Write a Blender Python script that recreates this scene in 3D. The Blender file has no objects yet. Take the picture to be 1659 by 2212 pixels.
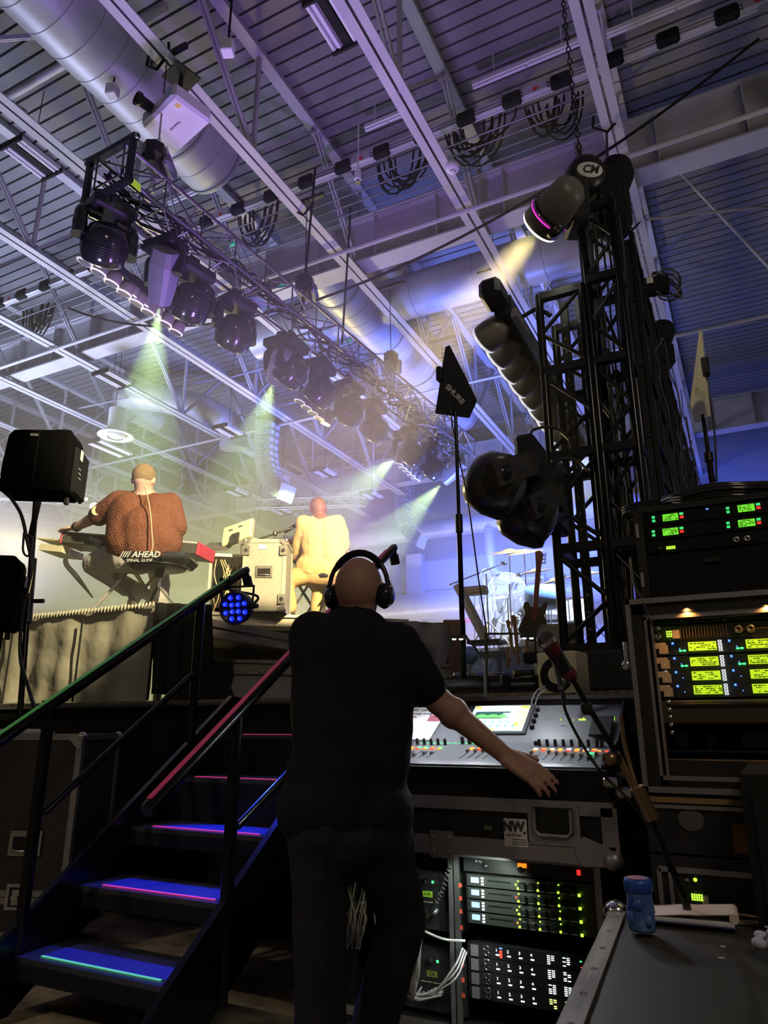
import bpy, math, random
from mathutils import Vector, Matrix, Quaternion
random.seed(7)
PI = math.pi
sc = bpy.context.scene
COL = sc.collection
# ------------------------------------------------------------ camera
FW, FH, FPX, CH = 1659, 2212, 1531.0, 1.10
PITCH, YAW = math.radians(17.0), math.radians(27.0)
cd = bpy.data.cameras.new('camera'); cam = bpy.data.objects.new('camera', cd); COL.objects.link(cam)
cd.sensor_fit = 'VERTICAL'; cd.sensor_height = 24.0; cd.lens = 24.0*FPX/FH
cd.clip_start = 0.05; cd.clip_end = 200
cam.location = (0, 0, CH); cam.rotation_euler = (math.pi/2+PITCH, 0, YAW)
sc.camera = cam
# ------------------------------------------------------------ exposure, world, light sampling
sc.view_settings.view_transform = 'Standard'; sc.view_settings.look = 'None'
sc.view_settings.gamma = 1; sc.view_settings.use_curve_mapping = False
sc.view_settings.exposure = 0.0
w = bpy.data.worlds.new('world'); sc.world = w; w.use_nodes = True
w.node_tree.nodes['Background'].inputs[0].default_value = (0.9, 0.8, 0.7, 1)
w.node_tree.nodes['Background'].inputs[1].default_value = 0.004
cy = sc.cycles
cy.use_denoising = True; cy.max_bounces = 5; cy.diffuse_bounces = 2; cy.glossy_bounces = 2
cy.transmission_bounces = 4; cy.transparent_max_bounces = 12; cy.volume_bounces = 0
cy.caustics_reflective = False; cy.caustics_refractive = False
cy.sample_clamp_indirect = 4.0; cy.use_adaptive_sampling = True; cy.adaptive_threshold = .02
# ------------------------------------------------------------ pixel -> place (real depth given)
E1 = Vector((math.cos(YAW), math.sin(YAW), 0)); E2 = Vector((-math.sin(YAW), math.cos(YAW), 0))
def ray(px, py):
    u = (px-FW/2)/FPX; v = (FH/2-py)/FPX
    f = math.cos(PITCH)-v*math.sin(PITCH); z = math.sin(PITCH)+v*math.cos(PITCH)
    return E1*u + E2*f + Vector((0, 0, z)), f
def P(px, py, D):                      # at ground distance D ahead of the viewer
    d, f = ray(px, py); return Vector((0, 0, CH))+d*(D/f)
def PZ(px, py, z):
    d, f = ray(px, py); return Vector((0, 0, CH))+d*((z-CH)/d.z)
def PY(px, py, Y):
    d, f = ray(px, py); return Vector((0, 0, CH))+d*(Y/d.y)
def PX(px, py, X):
    d, f = ray(px, py); return Vector((0, 0, CH))+d*(X/d.x)
def G(px, D, z=0.0):                   # place on the ground plane under image column px at distance D
    az = (px-FW/2)/FPX*math.cos(PITCH)
    return E2*D + E1*(D*az) + Vector((0, 0, z))
# ------------------------------------------------------------ lights
def light(kind, name, loc, tgt, power, color, size=0.1, spot=40, blend=0.3, size_y=None):
    l = bpy.data.lights.new(name, kind); o = bpy.data.objects.new(name, l); COL.objects.link(o)
    l.energy = power; l.color = color
    if kind == 'SPOT': l.spot_size = math.radians(spot); l.spot_blend = blend; l.shadow_soft_size = size
    elif kind == 'AREA':
        l.size = size
        if size_y: l.shape = 'RECTANGLE'; l.size_y = size_y
    else: l.shadow_soft_size = size
    o.location = loc
    if tgt is not None: o.rotation_euler = (Vector(tgt)-Vector(loc)).to_track_quat('-Z', 'Y').to_euler()
    return o
WARM = (1.0, .88, .42); VIO = (.50, .32, 1.0); BLU = (.25, .40, 1.0); CW = (.80, .86, 1.0)
# beams of the lit fixtures
TOWER_HEAD = P(1158, 500, 3.7)
BEAMS = [(P(345, 655, 6.0), P(306, 955, 7.1)), (P(592, 822, 8.3), P(556, 935, 9.2)), (P(856, 990, 11.6), P(765, 1062, 12.8)), (P(958, 1041, 12.6), P(905, 1095, 12.9))]
def lamp_rig():
    # key: the moving head at the top of the tower, aimed across the keyboard players
    light('SPOT', 'tower_beam', TOWER_HEAD, P(640, 1130, 7.2), 4300, (1, .76, .34), .06, 26, .2)
    for i, (a, b) in enumerate(BEAMS):
        light('SPOT', 'profile_beam', a, b, (5000, 5000, 6500, 7500)[i], (.66, 1, .42), .05, (33, 32, 34, 36)[i], .2)
    # side key from the wing onto the brown shirt and the riser skirt
    light('SPOT', 'wing_key', (.3, 2.3, 5.0), (-5.2, 4.3, 2.45), 3400, (1, .84, .48), .08, 26, .4)
    # unseen coloured lamps added to tint the ceiling and the haze
    light('SPOT', 'ceiling_fill_violet', (-2.8, 5.2, 2.2), (-4.6, 5.8, 9.8), 950, (.46, .22, 1.0), .3, 92, 1)
    light('SPOT', 'ceiling_fill_purple', (-4.9, 3.0, 2.4), (-5.4, 2.6, 9.8), 330, (.50, .46, 1), .3, 130, 1)
    light('SPOT', 'ceiling_fill_blue', (-3.6, 11.5, 2.4), (-6.4, 13.5, 9.8), 6800, (.15, .22, 1), .4, 96, 1)
    light('AREA', 'ceiling_fill_audience', (-13.0, 7.5, 3.6), (-12.0, 9.0, 9.8), 820, (.58, .64, 1), 3.0)  # added unseen area light, lifts the ceiling on the audience side
    # warm front-of-house wash coming back at the viewer from the audience side
    light('SPOT', 'front_wash', (-17, 12, 6.2), (-6.4, 4.2, 2.0), 4600, (1, .82, .34), .25, 50, .8)
    light('SPOT', 'front_wash', (-11.8, 15.5, 3.6), (-7.6, 11.0, 3.0), 3300, (1, .78, .24), .3, 130, 1)
    # unseen blue and white lamps added to brighten the drums and far wall
    light('AREA', 'wall_fill', (-3.6, 17.6, 6.2), (-3.2, 21.0, 2.6), 1500, (.07, .13, 1), 8.0, size_y=.4)
    light('AREA', 'wall_fill', (-9.5, 17.5, 1.6), (-9.5, 21.0, 3.6), 420, (.8, .72, .75), 7.0, size_y=.4)
    light('SPOT', 'drum_fill', (-1.3, 7.9, 4.4), (-2.6, 9.5, 2.5), 2400, (.6, .72, 1), .1, 60, .6)
    # added dim fill that brightens the backstage roof, no fixture there
    light('AREA', 'roof_fill', (3.5, 4.5, 3.0), (3.0, 6.0, 9.8), 60, (1, .90, .78), 2.0)
    # unseen spot added to brighten the floor by the stairs
    light('SPOT', 'floor_fill', (-4.6, -1.6, 4.2), (-2.3, 1.7, 0), 170, (1, .84, .62), .08, 42, .7)
    # added dim fill for the foreground, out of view behind the camera
    light('AREA', 'foreground_fill', (2.4, -1.5, 5.5), (.4, 3.0, .6), 55, (1, .84, .66), 1.2)
def haze():
    for nm, lo, hi, dn, l in (('haze', 1.3, 5.7, .042, 'stage haze hanging over the stage below the long truss'), ('haze', 5.7, 9.6, .007, 'thin haze between the long truss and the roof deck')):
        m = bpy.data.materials.new('haze'); m.use_nodes = True; nt = m.node_tree; nt.nodes.clear()
        o = nt.nodes.new('ShaderNodeOutputMaterial'); v = nt.nodes.new('ShaderNodeVolumeScatter')
        v.inputs['Color'].default_value = (1, 1, 1, 1); v.inputs['Density'].default_value = dn; v.inputs['Anisotropy'].default_value = .15
        nt.links.new(v.outputs[0], o.inputs['Volume'])
        h = MB().box((-12.8, 12.23, (lo+hi)/2), (24.2, 17.1, hi-lo)).build(nm, m); tag(h, l, 'haze', None, 'stuff')
# ------------------------------------------------------------ materials
MATS = {}
def mat(name, color, rough=.6, metal=0, emit=None, es=1.0, noise=None, bump=None, spec=.5, alpha=1, coat=0, trans=0, wear=None):
    if name in MATS: return MATS[name]
    m = bpy.data.materials.new(name); m.use_nodes = True; nt = m.node_tree; b = nt.nodes['Principled BSDF']
    c = tuple(color)+(1,)
    b.inputs['Base Color'].default_value = c; b.inputs['Roughness'].default_value = rough
    b.inputs['Metallic'].default_value = metal; b.inputs['Specular IOR Level'].default_value = spec
    b.inputs['Alpha'].default_value = alpha; b.inputs['Coat Weight'].default_value = coat
    b.inputs['Transmission Weight'].default_value = trans
    if emit: b.inputs['Emission Color'].default_value = tuple(emit)+(1,); b.inputs['Emission Strength'].default_value = es
    L = nt.links
    if noise or bump or wear:
        tc = nt.nodes.new('ShaderNodeTexCoord')
    if noise:                           # (scale, second colour, stretch)
        n = nt.nodes.new('ShaderNodeTexNoise'); n.inputs['Scale'].default_value = noise[0]; n.inputs['Detail'].default_value = 6
        mp = nt.nodes.new('ShaderNodeMapping'); mp.inputs['Scale'].default_value = noise[2] if len(noise) > 2 else (1, 1, 1)
        r = nt.nodes.new('ShaderNodeValToRGB'); r.color_ramp.elements[0].position = .35; r.color_ramp.elements[1].position = .68
        r.color_ramp.elements[0].color = c; r.color_ramp.elements[1].color = tuple(noise[1])+(1,)
        L.new(tc.outputs['Object'], mp.inputs[0]); L.new(mp.outputs[0], n.inputs['Vector']); L.new(n.outputs[0], r.inputs[0]); L.new(r.outputs[0], b.inputs['Base Color'])
    if bump:                            # (kind, scale, strength, distance)
        t = nt.nodes.new({'noise': 'ShaderNodeTexNoise', 'voronoi': 'ShaderNodeTexVoronoi', 'wave': 'ShaderNodeTexWave'}[bump[0]])
        t.inputs['Scale'].default_value = bump[1]
        bp = nt.nodes.new('ShaderNodeBump'); bp.inputs['Strength'].default_value = bump[2]; bp.inputs['Distance'].default_value = bump[3]
        L.new(tc.outputs['Object'], t.inputs['Vector']); L.new(t.outputs[0], bp.inputs['Height']); L.new(bp.outputs[0], b.inputs['Normal'])
    MATS[name] = m; return m
def M(n): return MATS[n]
mat('steel_paint', (.50, .50, .52), .55, noise=(1.5, (.42, .42, .45)))
mat('deck_paint', (.20, .20, .205), .7)
mat('duct', (.52, .53, .55), .45, .3, noise=(2, (.44, .45, .48)))
mat('duct_seam', (.30, .31, .33), .5, .2)
mat('black_metal', (.018, .018, .02), .35, .3)
mat('black_tube', (.03, .03, .032), .22, .85)
mat('black_plastic', (.016, .016, .018), .38)
mat('black_matte', (.010, .010, .011), .8, spec=.2)
mat('black_cloth', (.020, .020, .020), .9, spec=.15, bump=('noise', 18, .35, .02))
mat('shirt_black', (.014, .014, .015), .9, spec=.15, bump=('noise', 9, .4, .03))
mat('jean_black', (.022, .022, .024), .9, spec=.15, bump=('noise', 14, .5, .02))
mat('rubber', (.01, .01, .01), .7)
mat('chrome', (.75, .75, .76), .15, 1)
mat('alu', (.55, .55, .55), .32, .9, bump=('noise', 60, .1, .005))
mat('alu_dull', (.36, .34, .36), .42, .75)
mat('alu_worn', (.34, .30, .25), .55, .35, noise=(30, (.14, .11, .09), (1, .08, 1)))
mat('case_black', (.022, .021, .022), .45, bump=('noise', 220, .6, .002), noise=(160, (.04, .04, .042)))
mat('case_face', (.012, .012, .013), .5, bump=('noise', 200, .3, .001))
mat('white', (.75, .75, .75), .5)
mat('white_lens', (.75, .75, .80), .35)
mat('lamp_tube', (.80, .80, .85), .3)
mat('tape_white', (.65, .63, .58), .7)
# ------------------------------------------------------------ mesh kit
def frame(d):
    d = Vector(d).normalized(); a = Vector((0, 0, 1)) if abs(d.z) < .95 else Vector((1, 0, 0))
    s = d.cross(a).normalized(); return s, s.cross(d).normalized(), d
class MB:
    def __init__(s): s.v = []; s.f = []; s.mi = []; s.sm = []; s.cur = 0
    def add(s, vs, fs, smooth=False, T=None):
        n = len(s.v)
        s.v += [tuple(T @ Vector(p)) if T is not None else tuple(p) for p in vs]
        for f in fs: s.f.append([i+n for i in f]); s.mi.append(s.cur); s.sm.append(smooth)
        return s
    def m(s, i): s.cur = i; return s
    def box(s, c, d, T=None, rz=0):
        x, y, z = d[0]/2, d[1]/2, d[2]/2
        vs = [Vector((a*x, b*y, e*z)) for a in (-1, 1) for b in (-1, 1) for e in (-1, 1)]
        if rz: R = Matrix.Rotation(rz, 3, 'Z'); vs = [R @ p for p in vs]
        vs = [p+Vector(c) for p in vs]
        return s.add(vs, [(0, 1, 3, 2), (4, 6, 7, 5), (0, 4, 5, 1), (2, 3, 7, 6), (0, 2, 6, 4), (1, 5, 7, 3)], False, T)
    def bbox(s, c, d, r, T=None):       # box with chamfered edges
        pts = []
        x, y, z = d[0]/2, d[1]/2, d[2]/2; r = min(r, x*.9, y*.9, z*.9)
        for zz, o in ((-z, r), (-z+r, 0), (z-r, 0), (z, r)):
            for sx, sy in ((-1, -1), (1, -1), (1, 1), (-1, 1)):
                p = (sx*(x-o), sy*(y-r-o*.0)), (sx*(x-r), sy*(y-o))
                if o: p = (sx*(x-r), sy*(y-r)), (sx*(x-r), sy*(y-r))
                if sx*sy < 0: p = (p[1], p[0])
                pts += [(q[0]+c[0], q[1]+c[1], zz+c[2]) for q in p]
        fs = [tuple(range(7, -1, -1)), tuple(range(24, 32))]
        for k in range(3):
            for i in range(8): fs.append((k*8+i, k*8+(i+1) % 8, (k+1)*8+(i+1) % 8, (k+1)*8+i))
        return s.add(pts, fs, False, T)
    def ring(s, pts, rs, n=10, cap=True, smooth=True, T=None, sq=None):
        # tube along pts with radii rs
        pts = [Vector(p) for p in pts]; vs = []; fs = []
        if not hasattr(rs, '__len__'): rs = [rs]*len(pts)
        side = None
        for i, p in enumerate(pts):
            d = (pts[min(i+1, len(pts)-1)]-pts[max(i-1, 0)])
            if d.length < 1e-9: d = Vector((0, 0, 1))
            d.normalize()
            if side is None: side = frame(d)[0]
            else:
                side = side-d*side.dot(d)
                if side.length < 1e-6: side = frame(d)[0]
                side.normalize()
            up = d.cross(side)
            for k in range(n):
                a = 2*PI*(k+.5)/n; vs.append(p+(side*math.cos(a)+up*math.sin(a))*rs[i])
        for i in range(len(pts)-1):
            for k in range(n): fs.append((i*n+k, i*n+(k+1) % n, (i+1)*n+(k+1) % n, (i+1)*n+k))
        s.add(vs, fs, smooth, T)
        if cap:
            s.add(vs[:n], [tuple(range(n-1, -1, -1))], False, T); s.add(vs[-n:], [tuple(range(n))], False, T)
        return s
    def cyl(s, a, b, r, r2=None, n=10, T=None, smooth=True, cap=True):
        return s.ring([a, b], [r, r if r2 is None else r2], n, cap, smooth, T)
    def bar(s, a, b, w, h=None, T=None):   # rectangular bar
        a = Vector(a); b = Vector(b); sd, up, d = frame(b-a); h = w if h is None else h
        vs = [p+sd*(i*w/2)+up*(j*h/2) for p in (a, b) for i, j in ((-1, -1), (1, -1), (1, 1), (-1, 1))]
        return s.add(vs, [(3, 2, 1, 0), (4, 5, 6, 7)]+[(i, (i+1) % 4, 4+(i+1) % 4, 4+i) for i in range(4)], False, T)
    def lathe(s, prof, o=(0, 0, 0), ax=(0, 0, 1), n=20, T=None, smooth=True):
        sd, up, d = frame(ax); o = Vector(o); vs = []; fs = []
        for r, h in prof:
            for k in range(n):
                a = 2*PI*k/n; vs.append(o+d*h+(sd*math.cos(a)+up*math.sin(a))*r)
        for i in range(len(prof)-1):
            for k in range(n): fs.append((i*n+k, (i+1)*n+k, (i+1)*n+(k+1) % n, i*n+(k+1) % n))
        return s.add(vs, fs, smooth, T)
    def prism(s, poly, t, T=None, z0=0):    # poly in XY, extruded +z by t
        n = len(poly); vs = [(x, y, z0) for x, y in poly]+[(x, y, z0+t) for x, y in poly]
        return s.add(vs, [tuple(range(n-1, -1, -1)), tuple(range(n, 2*n))]+[(i, (i+1) % n, n+(i+1) % n, n+i) for i in range(n)], False, T)
    def ell(s, c, r, R=None, nu=16, nv=10, T=None):
        c = Vector(c); vs = []; fs = []
        for j in range(1, nv):
            th = PI*j/nv
            for k in range(nu):
                ph = 2*PI*k/nu; p = Vector((r[0]*math.sin(th)*math.cos(ph), r[1]*math.sin(th)*math.sin(ph), r[2]*math.cos(th)))
                vs.append(c+(R @ p if R is not None else p))
        top = len(vs); tp = Vector((0, 0, r[2])); vs.append(c+(R @ tp if R is not None else tp)); vs.append(c-(R @ tp if R is not None else tp))
        for j in range(nv-2):
            for k in range(nu): fs.append((j*nu+k, (j+1)*nu+k, (j+1)*nu+(k+1) % nu, j*nu+(k+1) % nu))
        for k in range(nu): fs.append((top, k, (k+1) % nu)); fs.append((top+1, (nv-2)*nu+(k+1) % nu, (nv-2)*nu+k))
        return s.add(vs, fs, True, T)
    def cap(s, a, b, ra, rb, n=14):      # tapered capsule
        a = Vector(a); b = Vector(b); d = (b-a); L = d.length
        if L < 1e-6: return s.ell(a, (ra,)*3)
        d.normalize(); pts = []; rs = []
        for k in range(5):
            t = PI/2*(1-k/4); pts.append(a-d*(ra*math.sin(t))); rs.append(max(1e-4, ra*math.cos(t)))
        for k in range(5):
            t = PI/2*k/4; pts.append(b+d*(rb*math.sin(t))); rs.append(max(1e-4, rb*math.cos(t)))
        return s.ring(pts, rs, n, True)
    def mesh(s, name, mats):
        me = bpy.data.meshes.new(name); me.from_pydata(s.v, [], s.f); me.validate(clean_customdata=False)
        if not isinstance(mats, (list, tuple)): mats = [mats]
        for x in mats: me.materials.append(M(x) if isinstance(x, str) else x)
        if len(me.polygons) == len(s.f):
            me.polygons.foreach_set('material_index', s.mi); me.polygons.foreach_set('use_smooth', s.sm)
        me.update(); return me
    def build(s, name, mats, parent=None, loc=None):
        o = bpy.data.objects.new(name, s.mesh(name, mats)); COL.objects.link(o)
        if parent: o.parent = parent
        if loc: o.location = loc
        return o
def tag(o, label, cat, group=None, kind=None):
    if label: o['label'] = label
    if cat: o['category'] = cat
    if group: o['group'] = group
    if kind: o['kind'] = kind
    return o
def thing(name, label, cat, loc=(0, 0, 0), rz=0, group=None):
    o = bpy.data.objects.new(name, None); COL.objects.link(o); o.location = loc; o.rotation_euler = (0, 0, rz); o.empty_display_size = .1
    return tag(o, label, cat, group)
def struct(o): o['kind'] = 'structure'; return o
KIDS = {}
def copy_tree(o, parent=None):
    c = o.copy(); COL.objects.link(c)
    if parent: c.parent = parent
    for ch in [x for x in o.children]: copy_tree(ch, c)
    return c
def place(o, loc=None, rot=None, label=None, group=None, scale=None):
    if loc is not None: o.location = loc
    if rot is not None: o.rotation_euler = rot
    if scale is not None: o.scale = (scale,)*3
    if label: o['label'] = label
    if group: o['group'] = group
    return o
def look(o, z, x=None):     # orient: local +Z along z
    z = Vector(z).normalized(); x = Vector(x) if x is not None else frame(z)[0]
    x = (x-z*x.dot(z)).normalized(); y = z.cross(x)
    o.rotation_euler = Matrix((x, y, z)).transposed().to_euler(); return o
def TM(loc, z=(0, 0, 1), x=None):
    z = Vector(z).normalized(); x = Vector(x) if x is not None else frame(z)[0]
    x = (x-z*x.dot(z)).normalized(); y = z.cross(x)
    m = Matrix((x, y, z)).transposed().to_4x4(); m.translation = Vector(loc); return m
def text(s, size, mname, parent, T, name='lettering', ext=.0006, bold=0, shear=0, sx=1):
    c = bpy.data.curves.new(name, 'FONT'); c.body = s; c.size = size; c.extrude = ext; c.align_x = 'CENTER'; c.align_y = 'CENTER'; c.offset = bold; c.shear = shear; c.resolution_u = 2
    t = bpy.data.objects.new(name, c); COL.objects.link(t)
    dg = bpy.context.evaluated_depsgraph_get(); me = bpy.data.meshes.new_from_object(t.evaluated_get(dg)); bpy.data.objects.remove(t)
    me.transform(T @ Matrix.Scale(sx, 4, (1, 0, 0))); me.materials.clear(); me.materials.append(M(mname))
    o = bpy.data.objects.new(name, me); COL.objects.link(o)
    if parent: o.parent = parent
    return o
def remesh(mb, name, mname, parent=None, vox=.012, smooth=6, disp=None, sub=0):
    me = mb.mesh(name, mname); t = bpy.data.objects.new(name, me); COL.objects.link(t)
    r = t.modifiers.new('r', 'REMESH'); r.mode = 'VOXEL'; r.voxel_size = vox; r.use_smooth_shade = True
    s = t.modifiers.new('s', 'SMOOTH'); s.iterations = smooth; s.factor = .5
    if disp:
        tx = bpy.data.textures.new('folds', 'CLOUDS'); tx.noise_scale = disp[0]; tx.noise_depth = 2
        d = t.modifiers.new('d', 'DISPLACE'); d.texture = tx; d.strength = disp[1]; d.mid_level = .5; d.texture_coords = 'LOCAL'
    dg = bpy.context.evaluated_depsgraph_get(); m2 = bpy.data.meshes.new_from_object(t.evaluated_get(dg)); bpy.data.objects.remove(t)
    m2.name = name; m2.materials.clear(); m2.materials.append(M(mname))
    for p in m2.polygons: p.use_smooth = True
    o = bpy.data.objects.new(name, m2); COL.objects.link(o)
    if parent: o.parent = parent
    return o
def arc(c, r, a0, a1, n, ax='XZ'):
    out = []
    for i in range(n+1):
        a = a0+(a1-a0)*i/n; x, y = r*math.cos(a), r*math.sin(a)
        out.append(Vector(c)+(Vector((x, 0, y)) if ax == 'XZ' else Vector((x, y, 0)) if ax == 'XY' else Vector((0, x, y))))
    return out
def sag(a, b, d, n=10):
    a = Vector(a); b = Vector(b)
    return [a.lerp(b, i/n)-Vector((0, 0, d*4*(i/n)*(1-i/n))) for i in range(n+1)]
def wig(pts, n=6):   # smooth curve through points (Catmull-Rom)
    pts = [Vector(p) for p in pts]; q = [pts[0]*2-pts[1]]+pts+[pts[-1]*2-pts[-2]]; out = []
    for i in range(1, len(q)-2):
        for k in range(n):
            t = k/n; a, b, c, d = q[i-1], q[i], q[i+1], q[i+2]
            out.append(.5*((2*b)+(c-a)*t+(2*a-5*b+4*c-d)*t*t+(3*b-a-3*c+d)*t**3))
    out.append(pts[-1]); return out
lamp_rig()
# ============================================================ the hall
DECK, JB, X0, X1, Y0, Y1 = 9.75, 8.0, -26.0, 6.0, -4.0, 21.0
mb = MB()
for i in range(int((Y1-Y0)/.2)+1):
    y = Y0+i*.2
    mb.add([(X0, y, DECK), (X1, y, DECK), (X1, y+.165, DECK), (X0, y+.165, DECK), (X0, y+.165, DECK+.05), (X1, y+.165, DECK+.05), (X0, y+.2, DECK+.05), (X1, y+.2, DECK+.05), (X0, y+.2, DECK), (X1, y+.2, DECK)],
           [(0, 3, 2, 1), (3, 4, 5, 2), (4, 6, 7, 5), (6, 8, 9, 7)])
struct(mb.build('ceiling', 'deck_paint'))
mat('floor_tile', (.16, .13, .09), .6, noise=(7, (.46, .37, .25)), bump=('noise', 12, .5, .01))
struct(MB().box(((X0+X1)/2, (Y0+Y1)/2, -.05), (X1-X0, Y1-Y0, .1)).build('floor', 'floor_tile'))
mat('wall_paint', (.62, .62, .64), .8, noise=(.7, (.56, .56, .58)))
mat('wall_dark', (.20, .20, .20), .8)
mat('wall_upper', (.24, .24, .25), .8)
mb = MB(); mb.box(((X0+X1)/2, Y1+.1, 3.2), (X1-X0, .2, 6.4)); mb.m(1).box(((X0+X1)/2, Y1+.1, 8.2), (X1-X0, .2, 3.6))
struct(mb.build('wall_far', ['wall_paint', 'wall_upper']))
struct(MB().box((X0-.1, (Y0+Y1)/2, 5), (.2, Y1-Y0, 10)).build('wall_audience', 'wall_dark'))
struct(MB().box((X1+.1, (Y0+Y1)/2, 5), (.2, Y1-Y0, 10)).build('wall_backstage', 'wall_dark'))
struct(MB().box(((X0+X1)/2, Y0-.1, 5), (X1-X0, .2, 10)).build('wall_near', 'wall_dark'))
# pilasters, panel joints and band on the far wall
for k, x in enumerate((-21.5, -15.5, -9.45, -3.6, 2.4)):
    struct(MB().box((x, Y1-.15, 3.3), (.55, .3, 6.6)).build('trim_%d' % (k+1), 'wall_paint'))
mb = MB()
for i in range(26): mb.box((X0+1.2*i, Y1-.012, 5.9), (.02, .024, 1.0))
mb.box(((X0+X1)/2, Y1-.03, 5.4), (X1-X0, .06, .03)); mb.box(((X0+X1)/2, Y1-.03, 6.4), (X1-X0, .06, .05))
struct(mb.build('trim_6', 'duct_seam'))
# roof joists: bottom chord pair, top chord pair, web bars
def joist(x, label):
    t = thing('roof_joist', label, 'roof joist', (x, 0, JB), 0, 'parallel steel roof joists')
    for s in (-1, 1):
        b = MB(); b.box((s*.065, (Y0+Y1)/2, .008), (.10, Y1-Y0, .016)); b.box((s*.022, (Y0+Y1)/2, .05), (.014, Y1-Y0, .09)); b.build('bottom_chord', 'steel_paint', t)
    MB().box((0, (Y0+Y1)/2, DECK-JB-.05), (.16, Y1-Y0, .09)).build('top_chord', 'steel_paint', t)
    H = DECK-JB-.05; n = 9; st = (Y1-Y0)/n
    for i in range(n):
        y = Y0+st*i
        for a, c in ((y, y+st/2), (y+st, y+st/2)):
            b = MB(); b.bar((-.028, a, H), (-.028, c, .05), .03, .045); b.bar((.028, a, H), (.028, c, .05), .03, .045); b.build('web_bar', 'steel_paint', t)
        MB().bar((0, y+st/2, .05), (0, y+st/2, H), .05, .05).build('web_post', 'steel_paint', t)
JN = ['steel roof joist nearest the dark backstage wall', 'steel roof joist running above the tall black tower', 'steel roof joist with the small round strobe under it',
      'steel roof joist carrying the white projector', 'steel roof joist just beyond the near end of the lighting truss', 'steel roof joist crossing above the first green beam', 'steel roof joist between the elbow duct and the lit beam',
      'steel roof joist over the round white diffuser', 'steel roof joist beyond the round white diffuser', 'steel roof joist over the audience area, third from its edge', 'steel roof joist over the audience area, second from its edge', 'steel roof joist furthest out over the audience']
for k in range(12): joist(1.43-2.07*k, JN[k])
# plate girders across
def girder(Y, z0, z1, label):
    t = thing('plate_girder', label, 'girder', (0, Y, z0))
    b = MB(); b.box(((X0+X1)/2, 0, .015), (X1-X0, .34, .03)); b.build('bottom_flange', 'steel_paint', t)
    b = MB(); b.box(((X0+X1)/2, 0, z1-z0-.015), (X1-X0, .34, .03)); b.build('top_flange', 'steel_paint', t)
    b = MB(); b.box(((X0+X1)/2, 0, (z1-z0)/2), (X1-X0, .02, z1-z0-.06)); b.build('web_plate', 'steel_paint', t)
    for i in range(30): MB().box((X0+.6+i*1.05, -.085, (z1-z0)/2), (.012, .15, z1-z0-.06)).build('stiffener', 'steel_paint', t)
girder(8.45, 8.12, 8.98, 'deep plate girder with stiffeners crossing under the roof deck')
girder(18.2, 8.12, 8.98, 'plate girder near the far wall')
# diagonal rod braces and small pipes
def pipe(name, a, b, r, m, label, cat, n=8, group=None):
    return tag(MB().cyl(a, b, r, n=n).build(name, m), label, cat, group)
pipe('sprinkler_pipe', (X0, 7.75, 7.92), (X1, 7.75, 7.92), .035, 'steel_paint', 'thin sprinkler pipe crossing below the joists in front of the girder', 'pipe')
pipe('sprinkler_pipe', (X0, 4.2, 8.9), (-4.9, 4.2, 8.9), .05, 'steel_paint', 'short grey pipe passing over the near end of the big duct', 'pipe')
pipe('sprinkler_pipe', (X0, 12.6, 7.95), (X1, 12.6, 7.95), .03, 'steel_paint', 'thin pipe crossing the joists beyond the girder', 'pipe')
def brace(a, b, label, r=.022): return tag(MB().cyl(a, b, r, n=6).build('cross_brace', 'steel_paint'), label, 'brace', 'diagonal cross braces under the roof')
brace((-.5, 9.3, 8.1), (3.6, 12.5, 9.5), 'diagonal rod brace over the backstage side of the tower, beside the girder')
brace((-.5, 12.8, 8.1), (3.6, 16.0, 9.5), 'diagonal rod brace over the backstage side, far from the girder')
brace((1.4, 12.2, 8.1), (-.5, 8.9, 9.5), 'diagonal rod brace rising to the joist above the tower')
brace((-4.7, 2.4, 8.1), (-2.8, 4.6, 9.6), 'diagonal rod brace beside the hanging socket box')
brace((-6.8, 4.0, 8.1), (-8.8, 2.0, 9.6), 'diagonal rod brace beside the big spiral duct')
brace((-2.7, 11.0, 8.1), (-.8, 9.6, 9.5), 'diagonal rod brace in front of the cross duct')
brace((-4.7, 11.0, 8.1), (-6.8, 13.0, 9.5), 'diagonal rod brace over the middle of the lighting truss')
brace((-8.9, 10.4, 8.1), (-6.9, 12.4, 9.5), 'diagonal rod brace over the first green beam')
brace((-11, 12.0, 8.1), (-8.9, 14.4, 9.5), 'diagonal rod brace beside the elbow duct')
brace((-13, 10.0, 8.1), (-11, 12.4, 9.5), 'diagonal rod brace over the round diffuser')
# spiral ducts
def duct(a, b, r, label, step=.33, hoops=()):
    a = Vector(a); b = Vector(b); t = thing('spiral_duct', label, 'duct', a); d = b-a; L = d.length; u = d.normalized()
    o = MB(); o.ring([Vector((0, 0, 0)), d], r, 36); o.build('duct_body', 'duct', t)
    o = MB(); n = int(L/step)
    for i in range(1, n+1):
        c = u*(i*step); o.ring([c-u*.006, c, c+u*.006], [r, r+.007, r], 36, False)
        if n < 12: o.build('seam', 'duct_seam', t); o = MB()
    if n >= 12: o.build('seam', 'duct_seam', t)
    if a.y > 20:
        for f in (.1, .5, .9): MB().box(u*L*f+Vector((0, .41, 0)), (.06, .74, .06)).build('wall_bracket', 'duct_seam', t)
    for h in hoops: c = u*h; MB().ring([c-u*.02, c+u*.02], r+.02, 36).build('hanger_band', 'duct_seam', t)
    return t
duct((-5.75, -3.5, 8.62), (-5.75, 6.1, 8.62), .46, 'big spiral duct above the projector, ending short of the girder', hoops=(5.5, 8.9, 9.55))
duct((-5.65, 8.7, 8.62), (-5.65, 15.4, 8.62), .44, 'spiral duct beyond the girder running over the middle of the truss', hoops=(.6, 2.4, 5.0, 6.6))
duct((-8.2, 10.35, 8.75), (-1.0, 10.35, 8.75), .40, 'plain cross duct beyond the girder', step=1.2)
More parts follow.
